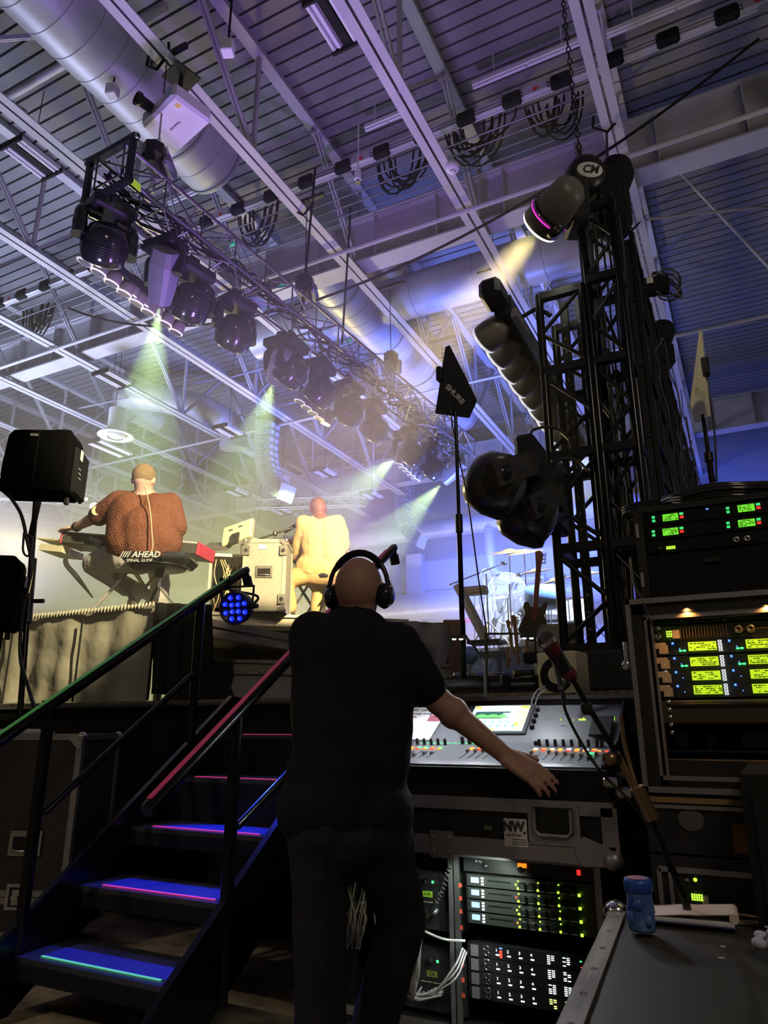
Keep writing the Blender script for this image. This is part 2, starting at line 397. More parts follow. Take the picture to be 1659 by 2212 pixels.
duct((-1.0, 20.2, 4.75), (-10.8, 20.2, 4.75), .42, 'big white duct running low along the far wall behind the drums', step=1.6, hoops=(1.2, 5.2))
duct((-12.6, 20.2, 7.2), (-1.0, 20.2, 7.2), .30, 'duct high on the far wall above the white one', step=1.5)
t = thing('elbow_duct', 'curved pale duct with two elbows over the round diffuser', 'duct', (-12.6, 11.2, 8.7))
path = wig([(-.6, 1.4, .2), (-.5, .3, .25), (.1, -.1, .1), (.9, .2, -.05), (1.6, .9, -.2), (1.9, 1.5, -.5), (1.9, 1.6, -1.0)], 8)
MB().ring(path, .33, 24).build('duct_body', 'duct', t)
b = MB()
for i in range(3, len(path)-1, 3): d = (path[i+1]-path[i]).normalized(); b.ring([path[i]-d*.008, path[i], path[i]+d*.008], [.33, .338, .33], 24, False)
b.build('seam', 'duct_seam', t)
t = thing('elbow_duct', 'pale vertical drop duct bending down the far wall', 'duct', (-6.6, 20.1, 5.2))
MB().ring(wig([(0, 0, 4.5), (0, 0, 1.0), (.15, 0, .4), (.8, 0, .1), (1.6, 0, .05)], 8), .17, 16).build('duct_body', 'duct', t)
t = thing('elbow_duct', 'wide pale duct elbow on the far wall beside the black tower', 'duct', (-2.9, 20.1, 5.9))
MB().ring(wig([(0, 0, 3.8), (.02, 0, 1.0), (.3, 0, .45), (.9, 0, .2), (1.8, 0, .2)], 8), .27, 20).build('duct_body', 'duct', t)
# round ceiling diffusers
def diffuser(loc, label, r=.36):
    t = thing('ceiling_diffuser', label, 'diffuser', loc, 0, 'round white ceiling diffusers')
    MB().ring([(0, 0, 0), (0, 0, .55)], r*.52, 24).build('neck', 'white', t)
    b = MB(); b.lathe([(r*.5, .03), (r, 0), (r*1.02, -.02), (r*.8, -.03), (r*.62, .02)], n=32); b.build('rim', 'white', t)
    b = MB(); b.lathe([(0, -.05), (r*.3, -.05), (r*.42, -.02), (r*.36, .0), (0, .0)], n=32); b.build('cone', 'white', t)
    b = MB(); b.lathe([(r*.48, -.05), (r*.6, -.03), (r*.56, -.01), (r*.46, -.02)], n=32); b.build('inner_ring', 'white', t)
diffuser(P(250, 940, 13.0), 'round white diffuser above the seated player in the brown shirt', .34)
diffuser(P(684, 843, 14.2), 'round white diffuser partly behind the lighting truss', .30)
diffuser(P(612, 1070, 19.0), 'round white diffuser far off below the bigger line array', .32)
# hanging tube light fixtures
def highbay(loc, label, rz=0, L=.62, Wd=.42, tubes=4):
    t = thing('high_bay_light', label, 'ceiling light', loc, rz, 'hanging tube light fixtures, switched off')
    b = MB(); b.box((0, 0, .05), (Wd*.25, L, .06)); b.box((0, L/2+.01, .035), (Wd, .03, .09)); b.box((0, -L/2-.01, .035), (Wd, .03, .09)); b.build('housing', 'black_matte', t)
    for s in (-1, 1):
        b = MB(); b.box((s*Wd*.32, 0, .06), (Wd*.34, L, .012)); b.build('reflector', 'white', t)
        for k in (-1, 1): MB().cyl((s*Wd*.32+k*Wd*.09, -L/2+.02, .03), (s*Wd*.32+k*Wd*.09, L/2-.02, .03), .022, n=10).build('tube', 'lamp_tube', t)
    MB().cyl((0, 0, .07), (0, 0, DECK-loc[2]), .006, n=6).build('cord', 'black_matte', t)
highbay(PZ(722, 52, 8.55), 'tube light fixture with four tubes close to the joist at the top, brightest of them')
highbay(PZ(68, 348, 8.55), 'tube light fixture beside the near end of the truss')
highbay(PZ(1069, 606, 8.55), 'tube light fixture beside the tower beam')
highbay(P(244, 822, 12.4), 'tube light fixture hanging beside the elbow duct')
highbay(P(238, 972, 13.6), 'tube light fixture hanging just under the round diffuser over the brown shirt', L=.9)
highbay(P(494, 934, 15.0), 'tube light fixture beside the bigger line array')
highbay(P(702, 1024, 17.5), 'tube light fixture far off between the line arrays, higher one')
highbay(P(803, 1072, 18.6), 'tube light fixture far off between the line arrays, beside the short truss')
highbay(P(606, 1106, 18.9), 'tube light fixture low and far off over the mixer case')
highbay(P(512, 1066, 18.0), 'tube light fixture far off under the bigger line array')
def strip(loc, L, label):
    t = thing('strip_light', label, 'strip light', loc, 0, 'single strip lights on the deck, switched off')
    MB().box((0, 0, .05), (L, .09, .06)).build('housing', 'white', t)
    for s in (-1, 1): MB().cyl((s*L*.3, 0, .08), (s*L*.3, 0, DECK-loc[2]), .008, n=6).build('stem', 'white', t)
    for s in (-1, 1): MB().cyl((s*.02 if s > 0 else -.02, 0, 0), (s*L/2, 0, 0), .02, n=8).build('tube', 'lamp_tube', t)
strip(PZ(405, 425, 9.3), .8, 'strip light seen past the hoist on the truss')
strip(PZ(1140, 142, 9.3), 1.5, 'strip light on the dark deck between two joists')
strip(PZ(840, 262, 9.3), .75, 'short strip light beside the purple lit joist')
strip(PZ(1460, 20, 9.3), 1.6, 'strip light beside the busway end')
# busway: pale track with black clamps
def busway(Y, z, xa, xb, label, nb=26):
    t = thing('busway', label, 'cable tray', (0, Y, z)); step = (xb-xa)/nb
    b = MB()
    for dz in (-.05, 0, .05): b.box(((xa+xb)/2, 0, dz), (xb-xa, .08, .022))
    b.box(((xa+xb)/2, .03, 0), (xb-xa, .03, .15)); b.build('track', 'alu_paint', t)
    for i in range(nb):
        c = MB(); c.bbox((xa+(i+.5)*step, -.01, 0), (.26, .12, .19), .03); c.build('clamp', 'black_matte', t)
        if i % 4 == 1: c = MB(); c.box((xa+(i+1)*step, -.05, 0), (.30, .02, .14)); c.m(1).lathe([(0, .012), (.035, .012)], (xa+(i+1)*step, -.05, -.02), (0, -1, 0), 12); c.build('joint_box', ['alu_paint', 'red_mark'], t)
mat('alu_paint', (.58, .58, .60), .5, .2); mat('red_mark', (.8, .06, .05), .5)
busway(7.25, 8.95, -15.5, 1.05, 'pale busway track with black clamps crossing under the deck')
# cable bundles hung near the girder
for k, (px, py, dx) in enumerate(((1035, 300, .45), (870, 365, .4), (560, 480, .35), (1195, 250, .3), (80, 690, .35), (700, 690, .0))):
    if not dx: continue
    c = PY(px, py, 7.6); b = MB()
    for i in range(9):
        w_ = dx*random.uniform(.5, 1); h_ = random.uniform(.35, .75); ox = random.uniform(-.15, .15); oy = random.uniform(-.06, .06)
        b.ring([c+Vector((ox+w_*math.cos(a*PI/8), oy, -h_*math.sin(a*PI/8)+.25)) for a in range(9)], .014, 6)
    tag(b.build('cable_bundle', 'black_matte'), ['coiled black cables hanging below the busway near the round strobe', 'coiled black cables hanging below the busway near the little camera', 'coiled black cables hanging above the truss by the busway', 'coiled black cables under the busway close to the tower', 'coiled black cables far out under the busway'][k], 'cables', 'cable bundles hung under the busway')
cb = MB()
for i in range(6): y = 7.4+.12*i; cb.cyl((X0+6, y, 8.75-.06*(i % 3)), (-.5, y, 8.75-.06*(i % 3)), .012, n=5)
tag(cb.build('conduit', 'duct_seam'), 'run of thin conduits along the busway', 'conduit')
for a, b_, l in (((-9.5, 6.9, 7.9), (-4.55, 6.6, 6.35), 'black cable swagged from the girder down to the lighting truss'), ((-4.4, 6.7, 6.4), (1.0, 7.3, 8.5), 'black cable swagged from the truss up to the busway')):
    tag(MB().ring(sag(a, b_, .35, 14), .018, 6).build('cable', 'black_matte'), l, 'cable')
# projector
def projector():
    t = thing('projector', 'white projector hanging lens-first from a joist by the big duct', 'projector', PZ(382, 255, 7.35), math.radians(-14))
    b = MB(); b.bbox((0, 0, 0), (.62, .46, .19), .03); b.m(1).box((-.2, -.232, 0), (.16, .01, .13)); b.box((.2, -.232, 0), (.14, .01, .13)); b.m(2).box((.23, -.13, -.0955), (.06, .05, .002))
    b.build('housing', ['proj_white', 'proj_grille', 'proj_gold'], t)
    b = MB(); b.lathe([(0, .02), (.055, .02), (.06, .14), (.075, .15), (.075, .19), (.06, .19), (.05, .15), (0, .15)], (-.12, -.22, .03), (0, -1, 0), 20); b.build('lens', 'black_plastic', t)
    text('Panasonic', .045, 'black_plastic', t, TM((-.02, 0, -.0965), (0, 0, -1), (-1, 0, 0)))
    b = MB(); b.cyl((0, 0, .09), (0, 0, .55), .025); b.box((0, 0, .11), (.3, .2, .02)); b.box((0, 0, .56), (.3, .3, .02)); b.build('ceiling_mount', 'black_metal', t)
mat('proj_white', (.82, .82, .84), .4); mat('proj_grille', (.45, .55, .62), .5); mat('proj_gold', (.8, .6, .15), .4)
projector()
# small things under the roof
def sensor(loc, label):
    t = thing('strobe_light', label, 'strobe', loc); MB().lathe([(0, .0), (.06, 0), (.085, .03), (.09, .09), (.06, .12), (0, .12)], ax=(0, 0, 1), n=20).build('base', 'white', t); MB().lathe([(0, -.035), (.03, -.03), (.045, 0), (0, 0)], n=16).build('dome', 'white_lens', t)
sensor(PZ(978, 370, 7.9), 'small round white strobe on the underside of a joist')
t = thing('socket_box', 'small white socket box on a drop cord near the brace', 'socket box', PZ(492, 104, 7.6), .4)
MB().bbox((0, 0, 0), (.12, .12, .15), .01).build('box_body', 'white', t); MB().cyl((0, 0, .07), (0, 0, 2.1), .012, n=6).build('cord', 'black_matte', t)
b = MB()
for i in range(4): b.box((-.061, -.03+.06*(i % 2), -.03+.06*(i//2)), (.004, .03, .03))
b.build('outlet', 'black_plastic', t)
t = thing('socket_box', 'small white socket box in front of the big spiral duct', 'socket box', PZ(243, 197, 8.0), .3)
MB().bbox((0, 0, 0), (.12, .12, .15), .01).build('box_body', 'white', t); MB().cyl((0, 0, .07), (0, 0, 1.7), .012, n=6).build('cord', 'black_matte', t)
t = thing('security_camera', 'little white camera hanging below the busway', 'camera', PZ(773, 388, 8.0))
MB().cyl((0, 0, 0), (0, 0, .14), .045, n=14).build('housing', 'white', t); MB().cyl((0, 0, -.05), (0, 0, 0), .035, .03, n=14).build('lens', 'chrome', t); MB().cyl((0, 0, .14), (0, 0, .9), .01, n=6).build('stem', 'white', t)
# EXIT sign on the far wall
mat('exit_red', (.9, .02, .03), .5, emit=(1, .02, .05), es=2.0); mat('exit_face', (.5, .02, .04), .5, emit=(1, .05, .1), es=.5)
t = thing('exit_sign', 'red EXIT sign on the far wall beside the slanted keyboard stand', 'sign', PY(1008, 1336, 20.97))
MB().box((0, 0, 0), (.42, .07, .26)).build('sign_box', 'exit_face', t); text('EXIT', .19, 'white', t, TM((0, -.038, 0), (0, -1, 0), (1, 0, 0)), bold=.004)
# ============================================================ stage, risers, drapes, stairs
SZ, SY, RISE = 1.28, 3.66, .2133
mat('stage_deck', (.10, .09, .08), .7, noise=(5, (.16, .14, .12))); mat('stage_fascia', (.15, .12, .10), .8, noise=(30, (.28, .25, .22), (1, 1, 2)), bump=('noise', 40, .5, .01))
mat('riser_panel', (.36, .36, .36), .7, noise=(3, (.26, .26, .265), (1, 1, .3))); mat('skirt_cloth', (.42, .40, .32), .85, spec=.1, bump=('noise', 5, .7, .025))
t = thing('stage', 'long stage platform with a rough edge strip and black top', 'stage', (0, 0, 0))
MB().box((-8.4, 10.2, SZ-.02), (17.6, 13.0, .04)).build('deck', 'stage_deck', t)
MB().box((-8.4, SY-.01, SZ-.012), (17.6, .03, .018)).build('edge_rail', 'alu_worn', t)
MB().box((-8.4, 10.2, .61), (17.4, 12.98, 1.24)).build('frame', 'black_matte', t)
MB().box((-.55, SY-.012, SZ-.075), (1.9, .02, .13)).build('carpet_strip', 'stage_fascia', t)
# black pleated drape under the stage edge
def drape(name, label, x0, x1, z0, z1, y, m, n=90, amp=.035, cat='drape', kinks=.0, parent=None, seed=1, gather=False):
    rnd = random.Random(seed); vs = []; fs = []; rows = 9; ph = [rnd.uniform(0, 6) for _ in range(6)]
    for j in range(rows):
        zz = j/(rows-1)
        for i in range(n+1):
            x = x0+(x1-x0)*i/n; s = x*9
            a = amp*(.45+.55*(1-zz))
            yy = a*(math.sin(s+ph[0])+.6*math.sin(s*2.3+ph[1])+.5*math.sin(s*.41+ph[2]+zz))
            yy += kinks*math.sin(x*3.1+zz*5+ph[3])*math.sin(zz*9+x*2+ph[4])
            zo = .02*math.sin(x*4+ph[5])*(1-zz)
            vs.append((x, y-yy-amp, z0+(z1-z0)*zz+zo))
    for j in range(rows-1):
        for i in range(n): a = j*(n+1)+i; fs.append((a, a+1, a+n+2, a+n+1))
    b = MB(); b.add(vs, fs, True)
    if gather:
        for i in range(int((x1-x0)/.035)):
            xx = x0+.035*i+.01; b.ell((xx, y-amp-.015, z1-.01), (.007, .014, .020+.01*rnd.random()), nu=6, nv=5)
    o = b.build(name, m, parent)
    return tag(o, label, cat) if parent is None else o
drape('stage_drape', 'black drape hanging from the stage edge behind the stairs', -9.0, -.9, .02, SZ-.12, SY-.02, 'black_cloth', 200, .03)
# riser of the brown shirt player, with pale lit skirt
RZ = 1.95
t = thing('riser', 'low platform under the player in the brown shirt', 'riser', (0, 0, 0))
ra = PY(336, 1312, 3.85)
MB().box(((ra.x-8.4)/2, 4.87, RZ-.03), (ra.x+8.4, 1.85, .06)).build('deck', 'stage_deck', t)
MB().box(((ra.x-8.4)/2, 4.87, RZ-.1), (ra.x+8.4-.04, 1.80, .08)).build('frame', 'alu_worn', t)
for i in range(5): MB().cyl((ra.x-.1-1.2*i, 4.05, SZ), (ra.x-.1-1.2*i, 4.05, RZ-.1), .03).build('leg', 'alu_dull', t)
sk = thing('riser_skirt', 'grey gathered skirt hanging round the platform of the brown shirt player', 'skirt', (0, 0, 0))
drape('skirt_panel', None, -8.2, ra.x+.02, SZ+.01, RZ+.03, 3.87, 'skirt_cloth', 260, .020, kinks=.014, parent=sk, gather=True)
b = MB(); n = 24; vs = []; fs = []
for j in range(8):
    for i in range(n+1):
        a = i/n; rr = .06+.10*(1-j/7)*(.5+.5*math.sin(a*26)); vs.append((ra.x+.02+.30*a+.02*math.sin(a*20)+.05*(1-j/7), 3.82-.05*math.sin(a*24)*(1-j/7)+.25*a, SZ+.05+(RZ-SZ-.02)*j/7-.0*a))
for j in range(7):
    for i in range(n): k = j*(n+1)+i; fs.append((k, k+1, k+n+2, k+n+1))
b.add(vs, fs, True).build('corner_drop', 'black_cloth', sk)
for i, x in enumerate((-5.35, -4.55, -3.8)): MB().box((x, 3.815, SZ+.32), (.010, .012, .62)).build('seam', 'black_cloth', sk)
# riser of the yellow jacket player: three metal-edged tiers seen from below
A2 = G(352, 7.0); B2 = G(884, 7.62); DR = (B2-A2).normalized(); NR = Vector((-DR.y, DR.x, 0)); LR = (B2-A2).length
def tier(name, label, z, depth_off, L0, L1, panel_to, deck_d, two=False):
    t = thing(name, label, 'riser', A2-NR*depth_off, math.atan2(DR.y, DR.x))
    c = (L0+L1)/2; L = L1-L0
    MB().box((c, deck_d/2, z-.02), (L, deck_d, .04)).build('deck', 'stage_deck', t)
    b = MB(); b.box((c, -.01, z-.015), (L, .03, .03)); b.box((c, -.01, z-.115), (L, .03, .02)); b.box((c, .005, z-.065), (L, .012, .09)); b.build('edge_rail', 'alu_worn' if not two else 'alu_rail', t)
    if two:
        for k, x in enumerate((.02, 1.28, 1.40, L1-.02)):
            b = MB(); b.box((x, -.02, z-.065), (.03, .03, .12)); b.m(1)
            for dz in (-.03, .03): b.cyl((x+(.06 if k % 2 == 0 else -.06), -.02, z-.065+dz), (x+(.06 if k % 2 == 0 else -.06), 0, z-.065+dz), .014, n=8)
            b.build('joint_plate', ['alu_rail', 'black_metal'], t)
        for x in (.1, 1.26, 1.42, L1-.1): MB().cyl((x, .05, z-.4), (x, .05, z-.12), .024).build('leg', 'alu_dull', t)
        MB().box((c, .25, z-.3), (L-.1, .02, .34)).build('back_panel', 'black_matte', t)
    else: MB().box((c, .03, (z-.12+panel_to)/2), (L-.02, .03, z-.12-panel_to)).build('front_panel', 'riser_panel', t)
    return t
mat('alu_rail', (.50, .47, .42), .45, .5, noise=(14, (.36, .33, .28), (.3, 1, 1)))
tier('riser', 'platform with bolted metal edge under the player in the yellow jacket', 2.22, 0, 0, LR, 0, 2.4, True)
tier('riser', 'middle step below the yellow jacket player with wide grey front panel', 1.955, .35, .15, LR+.1, 1.70, .34)
tier('riser', 'bottom step below the yellow jacket player with grey front panel', 1.69, .75, .55, LR+.2, SZ, .39)
t = thing('panel', 'square black panel with a torn edge beside the bottom step', 'panel', A2-NR*.80, math.atan2(DR.y, DR.x))
MB().prism([(.02, 0), (.57, 0), (.60, .08), (.565, .16), (.585, .25), (.57, .38), (.02, .37)], .02, TM((0, 0, SZ+.005), (0, -1, 0), (1, 0, 0))).build('panel_face', 'black_cloth', t)
# grey cloth draped over the right end of the risers
mat('grey_cloth', (.20, .20, .215), .75, spec=.25, bump=('noise', 4, .5, .05))
c0 = P(882, 1342, 7.55); c1 = P(972, 1347, 7.3)
b = MB(); vs = []; fs = []; n = 10
top = [c0+NR*.0, c0.lerp(c1, .5), c1, c1+NR*1.4]
import itertools
cols = [c0.lerp(c1, i/8) for i in range(9)]+[c1+NR*(1.4*i/6) for i in range(1, 7)]
for j in range(9):
    for i, c in enumerate(cols):
        q = j/8; out = (-NR*(.05*math.sin(i*1.3+q*2)+.10*q)+DR*(.0 if i < 8 else -.10*q+.05*math.sin(q*6)))
        vs.append(Vector((c.x, c.y, c.z-.05*math.sin(i)*0))+out+Vector((0, 0, -(c.z-SZ-.02)*q)))
W = len(cols)
for j in range(8):
    for i in range(W-1): k = j*W+i; fs.append((k, k+1, k+W+1, k+W))
n0 = len(vs); vs += [c0, c1, c1+NR*1.4, c0+NR*1.4]; fs.append((n0, n0+1, n0+2, n0+3))
tag(b.add(vs, fs, True).build('draped_cover', 'grey_cloth'), 'dark grey cloth draped over the end of the yellow jacket player\'s platform', 'cloth')
# ------------------------------------------------------------ stairs
mat('tread', (.035, .035, .038), .35, noise=(80, (.06, .06, .065))); mat('strip_pink', (.9, .10, .35), .6, emit=(1, .06, .35), es=.45); mat('strip_green', (.25, .9, .45), .6, emit=(.15, .9, .35), es=.40)
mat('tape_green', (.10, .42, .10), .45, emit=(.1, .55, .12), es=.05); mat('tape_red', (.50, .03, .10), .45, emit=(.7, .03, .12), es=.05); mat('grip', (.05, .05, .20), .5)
XL, XR, N1, RUN = -2.85, -1.93, 2.25, .282
st = thing('stage_stairs', 'black metal stage stairs with glowing edge strips', 'stairs', (0, 0, 0))
for i in range(5):
    z = RISE*(i+1); y = N1+RUN*i
    b = MB(); b.box(((XL+XR)/2, y+.15, z-.02), (XR-XL-.03, .30, .04)); b.m(2).box(((XL+XR)/2, y+.005, z-.05), (XR-XL-.03, .02, .06)); b.m(1).box(((XL+XR)/2, y+.15, z+.001), (XR-XL-.22, .19, .003)); tr = b.build('tread', ['tread', 'grip', 'black_matte'], st)
    MB().box(((XL+XR)/2-.02, y+.045, z+.003), (XR-XL-.28, .012, .003)).build('edge_strip', 'strip_green' if i == 0 else 'strip_pink', tr)
    if i > 1: MB().box(((XL+XR)/2, y+.28, z+.08), (XR-XL-.05, .012, .17)).build('riser_board', 'black_matte', st)
for x in (XL, XR):
    T = TM((x-.015, 0, 0), (1, 0, 0), (0, 1, 0)); MB().prism([(N1-.30, 0), (N1+.0, 0), (SY-.0, SZ-.30), (SY, SZ), (SY-.12, SZ+.01), (N1-.10, .26), (N1-.34, .05)], .03, T).build('stringer', 'black_tube', st)
sl = .70
def rail(x, y0, z0, y1, z1, tm, posts, mids, hook):
    r = MB(); a = Vector((x, y0, z0)); e = Vector((x, y1, z1)); d = (e-a).normalized()
    pts = [a, e]+[e+Vector((0, .06*math.sin(k*.55)+.03, .035*k if k < 2 else .04-.05*(k-1)))*1.0 for k in range(1, 4)]
    rr = thing('handrail', ('black stair handrail with green tape along its top', 'black stair handrail with red tape beside the man in headphones')[tm == 'tape_red'], 'handrail', (0, 0, 0))
    r.ring(wig([a, a.lerp(e, .5), e, e+d*.07+Vector((0, 0, -.02)), e+d*.12+Vector((0, 0, -.09))], 5), .026, 14); r.build('top_rail', 'black_tube', rr)
    up = Vector((0, -d.z, d.y)); MB().bar(a+up*.027+d*.03, e+up*.027, .024 if tm == 'tape_red' else .03, .003).build('tape', tm, rr)
    MB().cyl(e+d*.10+Vector((0, 0, -.05)), e+d*.13+Vector((0, 0, -.12)), .030, n=12).build('end_cap', 'rubber', rr)
    for py_, zb in posts:
        zt = z0+(py_-y0)*d.z/d.y; MB().cyl((x, py_, zb), (x, py_, zt), .026, n=12).build('post', 'black_tube', rr)
    MB().cyl(*mids, .017, n=10).build('mid_rail', 'black_tube', rr)
    return rr
ga, gb = PX(-90, 1662, XL), PX(515, 1243, XL)
g1 = PX(104, 1560, XL); g2 = PX(434, 1300, XL)
rail(XL, ga.y, ga.z, gb.y, gb.z, 'tape_green', ((g1.y, .15), (g2.y, 1.0)), (PX(95, 1755, XL), PX(425, 1448, XL)), 1)
ra_, rb_ = PX(315, 1752, XR), PX(838, 1196, XR)
r1 = PX(512, 1560, XR)
rail(XR, ra_.y, ra_.z, rb_.y, rb_.z, 'tape_red', ((r1.y, .12), (3.3, 1.0)), (PX(512, 1785, XR), PX(690, 1600, XR)), 1)
# blue par can clamped to the green handrail
mat('led_blue', (.02, .03, .8), .3, emit=(.01, .03, 1.0), es=1.1); mat('led_blue_hi', (.1, .15, 1), .3, emit=(.08, .12, 1), es=1.6)
pc = P(511, 1313, 4.15); aim = (Vector((-2.0, 2.3, .4))-pc).normalized(); aimv = Vector((.22, -1, -.28)).normalized()
t = thing('par_can', 'round LED par can with blue lenses clamped to the green taped rail', 'par can', pc)
look(t, aimv, (1, .2, 0))
b = MB(); b.lathe([(0, -.09), (.06, -.09), (.085, -.06), (.095, -.02), (.098, .03), (.092, .035), (.09, .02), (0, .02)], n=28); b.build('housing', 'black_plastic', t)
k = 0
for r_, n_ in ((.028, 4), (.066, 8)):
    for i in range(n_):
        a = 2*PI*(i+.5)/n_; b = MB(); b.lathe([(0, .033), (.006, .032), (.014, .027), (.0155, .02), (0, .02)], (r_*math.cos(a), r_*math.sin(a), 0), n=14); b.m(1).lathe([(0, .0345), (.006, .0335)], (r_*math.cos(a), r_*math.sin(a), 0), n=10); b.build('lens', ['led_blue', 'led_blue_hi'], t)
top = gb-Vector((0, .12, .10))
yk = thing('lamp_yoke', 'black bracket arms and clamp holding the blue par can', 'bracket', (0, 0, 0))
for s in (-1, 1): MB().ring([pc+Vector((s*.112, .0, 0)), pc+Vector((s*.118, 0, .12)), top+Vector((s*.06, 0, .0)), top], .007, 8).build('arm', 'black_metal', yk); MB().cyl(pc+Vector((s*.10, 0, 0)), pc+Vector((s*.15, 0, 0)), .014, n=10).build('knob', 'black_plastic', yk)
MB().ring(wig([pc+Vector((0, .09, 0)), pc+Vector((.06, .12, .08)), top+Vector((.04, 0, -.02))], 6), .008, 8).build('power_cord', 'black_plastic', yk)
b = MB(); b.ring(arc(top+Vector((0, 0, .045)), .038, -PI*1.2, PI*.2, 10), .01, 8); b.box(top, (.05, .03, .03)); b.build('clamp', 'black_metal', yk)
light('SPOT', 'par_beam', pc+aimv*.12, (-2.15, 2.25, .2), 150, (.02, .05, 1.0), .04, 50, .25)
# road case beside the stairs
def road_case(name, label, c, d, rz=0, handles=(), latch=(), lid=None, face='case_black', edge='alu_dull', cat='road case', ew=.03, bal=True):
    t = thing(name, label, cat, c, rz); X, Y, Z = d
    MB().box((0, 0, Z/2), (X-.012, Y-.012, Z-.012)).build('case_body', face, t)
    b = MB(); e = ew
    for sx in (-1, 1):
        for sy in (-1, 1): b.box((sx*(X/2-e/2), sy*(Y/2-.002), Z/2), (e, .008, Z)); b.box((sx*(X/2-.002), sy*(Y/2-e/2), Z/2), (.008, e, Z))
    for z in (e/2, Z-e/2)+(((lid, lid+e*1.15) if lid else ())):
        for s in (-1, 1): b.box((0, s*(Y/2-.002), z), (X, .008, e)); b.box((s*(X/2-.002), 0, z), (.008, Y, e))
    for s in (-1, 1): b.box((0, s*(Y/2-e/2), Z-.002), (X, e, .008)); b.box((s*(X/2-e/2), 0, Z-.002), (e, Y, .008))
    b.build('edge_trim', edge, t)
    for sx in (-1, 1):
        for sy in (-1, 1):
            for z in (0, Z):
                b = MB(); p = Vector((sx*(X/2-.01), sy*(Y/2-.01), z-.012 if z else .012))
                if bal: b.ell(p, (.026, .026, .026), nu=12, nv=8)
                b.prism([(0, 0), (-.07*sx, 0), (-.075*sx, .02), (-.02*sx, .075*1), (0, .07)] if 1 else [], .004, TM((sx*(X/2+.001), sy*(Y/2+.004), z), (0, sy, 0), (1, 0, 0)) if False else Matrix.Translation((sx*X/2, sy*(Y/2+.006), z)) @ Matrix.Rotation(PI/2, 4, 'X') @ Matrix.Scale(-1 if z else 1, 4, (0, 1, 0)))
                b.build('ball_corner', 'alu', t)
    for (hx, hz) in handles:
        b = MB(); T = Matrix.Translation((hx, -Y/2-.004, hz)) @ Matrix.Rotation(PI/2, 4, 'X')
        b.box((0, 0, 0), (.17, .12, .004), T); b.m(1).box((0, -.005, .002), (.13, .075, .006), T); b.m(0).ring([T @ Vector(q) for q in ((-.055, -.03, .008), (-.05, -.035, .02), (.05, -.035, .02), (.055, -.03, .008))], .006, 8)
        for rx in (-.075, 0, .075):
            for rz_ in (-.05, .05): b.lathe([(0, .005), (.005, .002), (.005, 0)], T @ Vector((rx, rz_, .002)), (0, -1, 0), 8)
        b.build('handle', ['alu', 'black_metal'], t)
    for (hx, hz) in latch:
        b = MB(); T = Matrix.Translation((hx, -Y/2-.004, hz)) @ Matrix.Rotation(PI/2, 4, 'X')
        b.box((0, 0, 0), (.11, .12, .004), T); b.m(1).box((0, 0, .002), (.075, .09, .006), T); b.m(0).box((0, .0, .008), (.035, .07, .008), T); b.cyl(T @ Vector((0, 0, .01)), T @ Vector((0, 0, .02)), .018, n=12); b.build('latch', ['alu', 'black_metal'], t)
    return t
q = PZ(128, 2030, .09)
rc = road_case('road_case', 'black speckled road case with silver edges at the stairs\' green rail', (q.x-.55*math.cos(.42)-.25*math.sin(.42), q.y-.55*math.sin(.42)+.25*math.cos(.42), .09), (1.1, .5, 1.0-.02), .42, ((.31, .44),), ((.30, .19),), .17)
for sx in (-1, 1):
    for sy in (-1, 1): b = MB(); b.lathe([(0, -.012), (.04, -.012), (.045, 0), (.04, .012), (0, .012)], (sx*.42, sy*.22, -.045), (1, 0, 0), 16); b.m(1).box((sx*.42, sy*.22, -.01), (.05, .07, .015)); b.build('caster', ['rubber', 'alu'], rc)
# ============================================================ lighting truss and its fixtures
mat('truss_black', (.17, .16, .19), .3, .6); mat('fix_black', (.022, .022, .025), .32); mat('fix_gloss', (.02, .02, .022), .16, coat=.5)
mat('fix_grey', (.30, .27, .22), .35); mat('lens_dark', (.06, .06, .08), .1, .3); mat('led_ring', (.9, .9, .9), .3, emit=(1, .97, .9), es=.55)
mat('beam_on', (.8, .9, .6), .3, emit=(.80, 1.0, .62), es=1.7); mat('beam_hot', (1, 1, .9), .3, emit=(1, 1, .80), es=6); mat('panel_pale', (.62, .62, .66), .4); mat('tag_lime', (.55, .9, .05), .5, emit=(.5, .9, .05), es=.25)
mat('sticker_pink', (.85, .62, .72), .5); mat('tag_green', (.05, .7, .4), .5, emit=(0, .7, .35), es=.2)
TZ = 5.98; TA = PZ(232, 392, TZ); TB = PZ(1006, 990, TZ); TA = Vector((TA.x, TA.y, TZ)); TB = Vector((TB.x, TB.y, TZ)); TD = (TB-TA); TLen = TD.length; TD.normalize(); TS = Vector((TD.y, -TD.x, 0))
W2 = .19; H2 = .34
def box_truss(name, label, a, d, s, L, w2, h, m='truss_black', rch=.018, rb=.009, bay=.5, group=None, upv=(0, 0, 1)):
    a = Vector(a); d = Vector(d); s = Vector(s); up = Vector(upv); t = thing(name, label, 'truss', a, 0, group)
    for i in (-1, 1):
        for j in (0, 1): o = s*(w2*i)+up*(h*j); MB().cyl(o, o+d*L, rch, n=10).build('chord', m, t)
    n = max(1, int(round(L/bay)))
    for name_, p0, p1 in (('side_lacing', s*-w2, s*-w2+up*h), ('side_lacing', s*w2, s*w2+up*h), ('flat_lacing', s*-w2, s*w2), ('flat_lacing', s*-w2+up*h, s*w2+up*h)):
        b = MB()
        for i in range(n):
            y0, y1 = L*i/n, L*(i+1)/n
            if i % 2: b.cyl(p1+d*y0, p0+d*y1, rb, n=6)
            else: b.cyl(p0+d*y0, p1+d*y1, rb, n=6)
            b.cyl(p0+d*y0, p1+d*y0, rb, n=6)
        b.cyl(p0+d*L, p1+d*L, rb, n=6); b.build(name_, m, t)
    return t
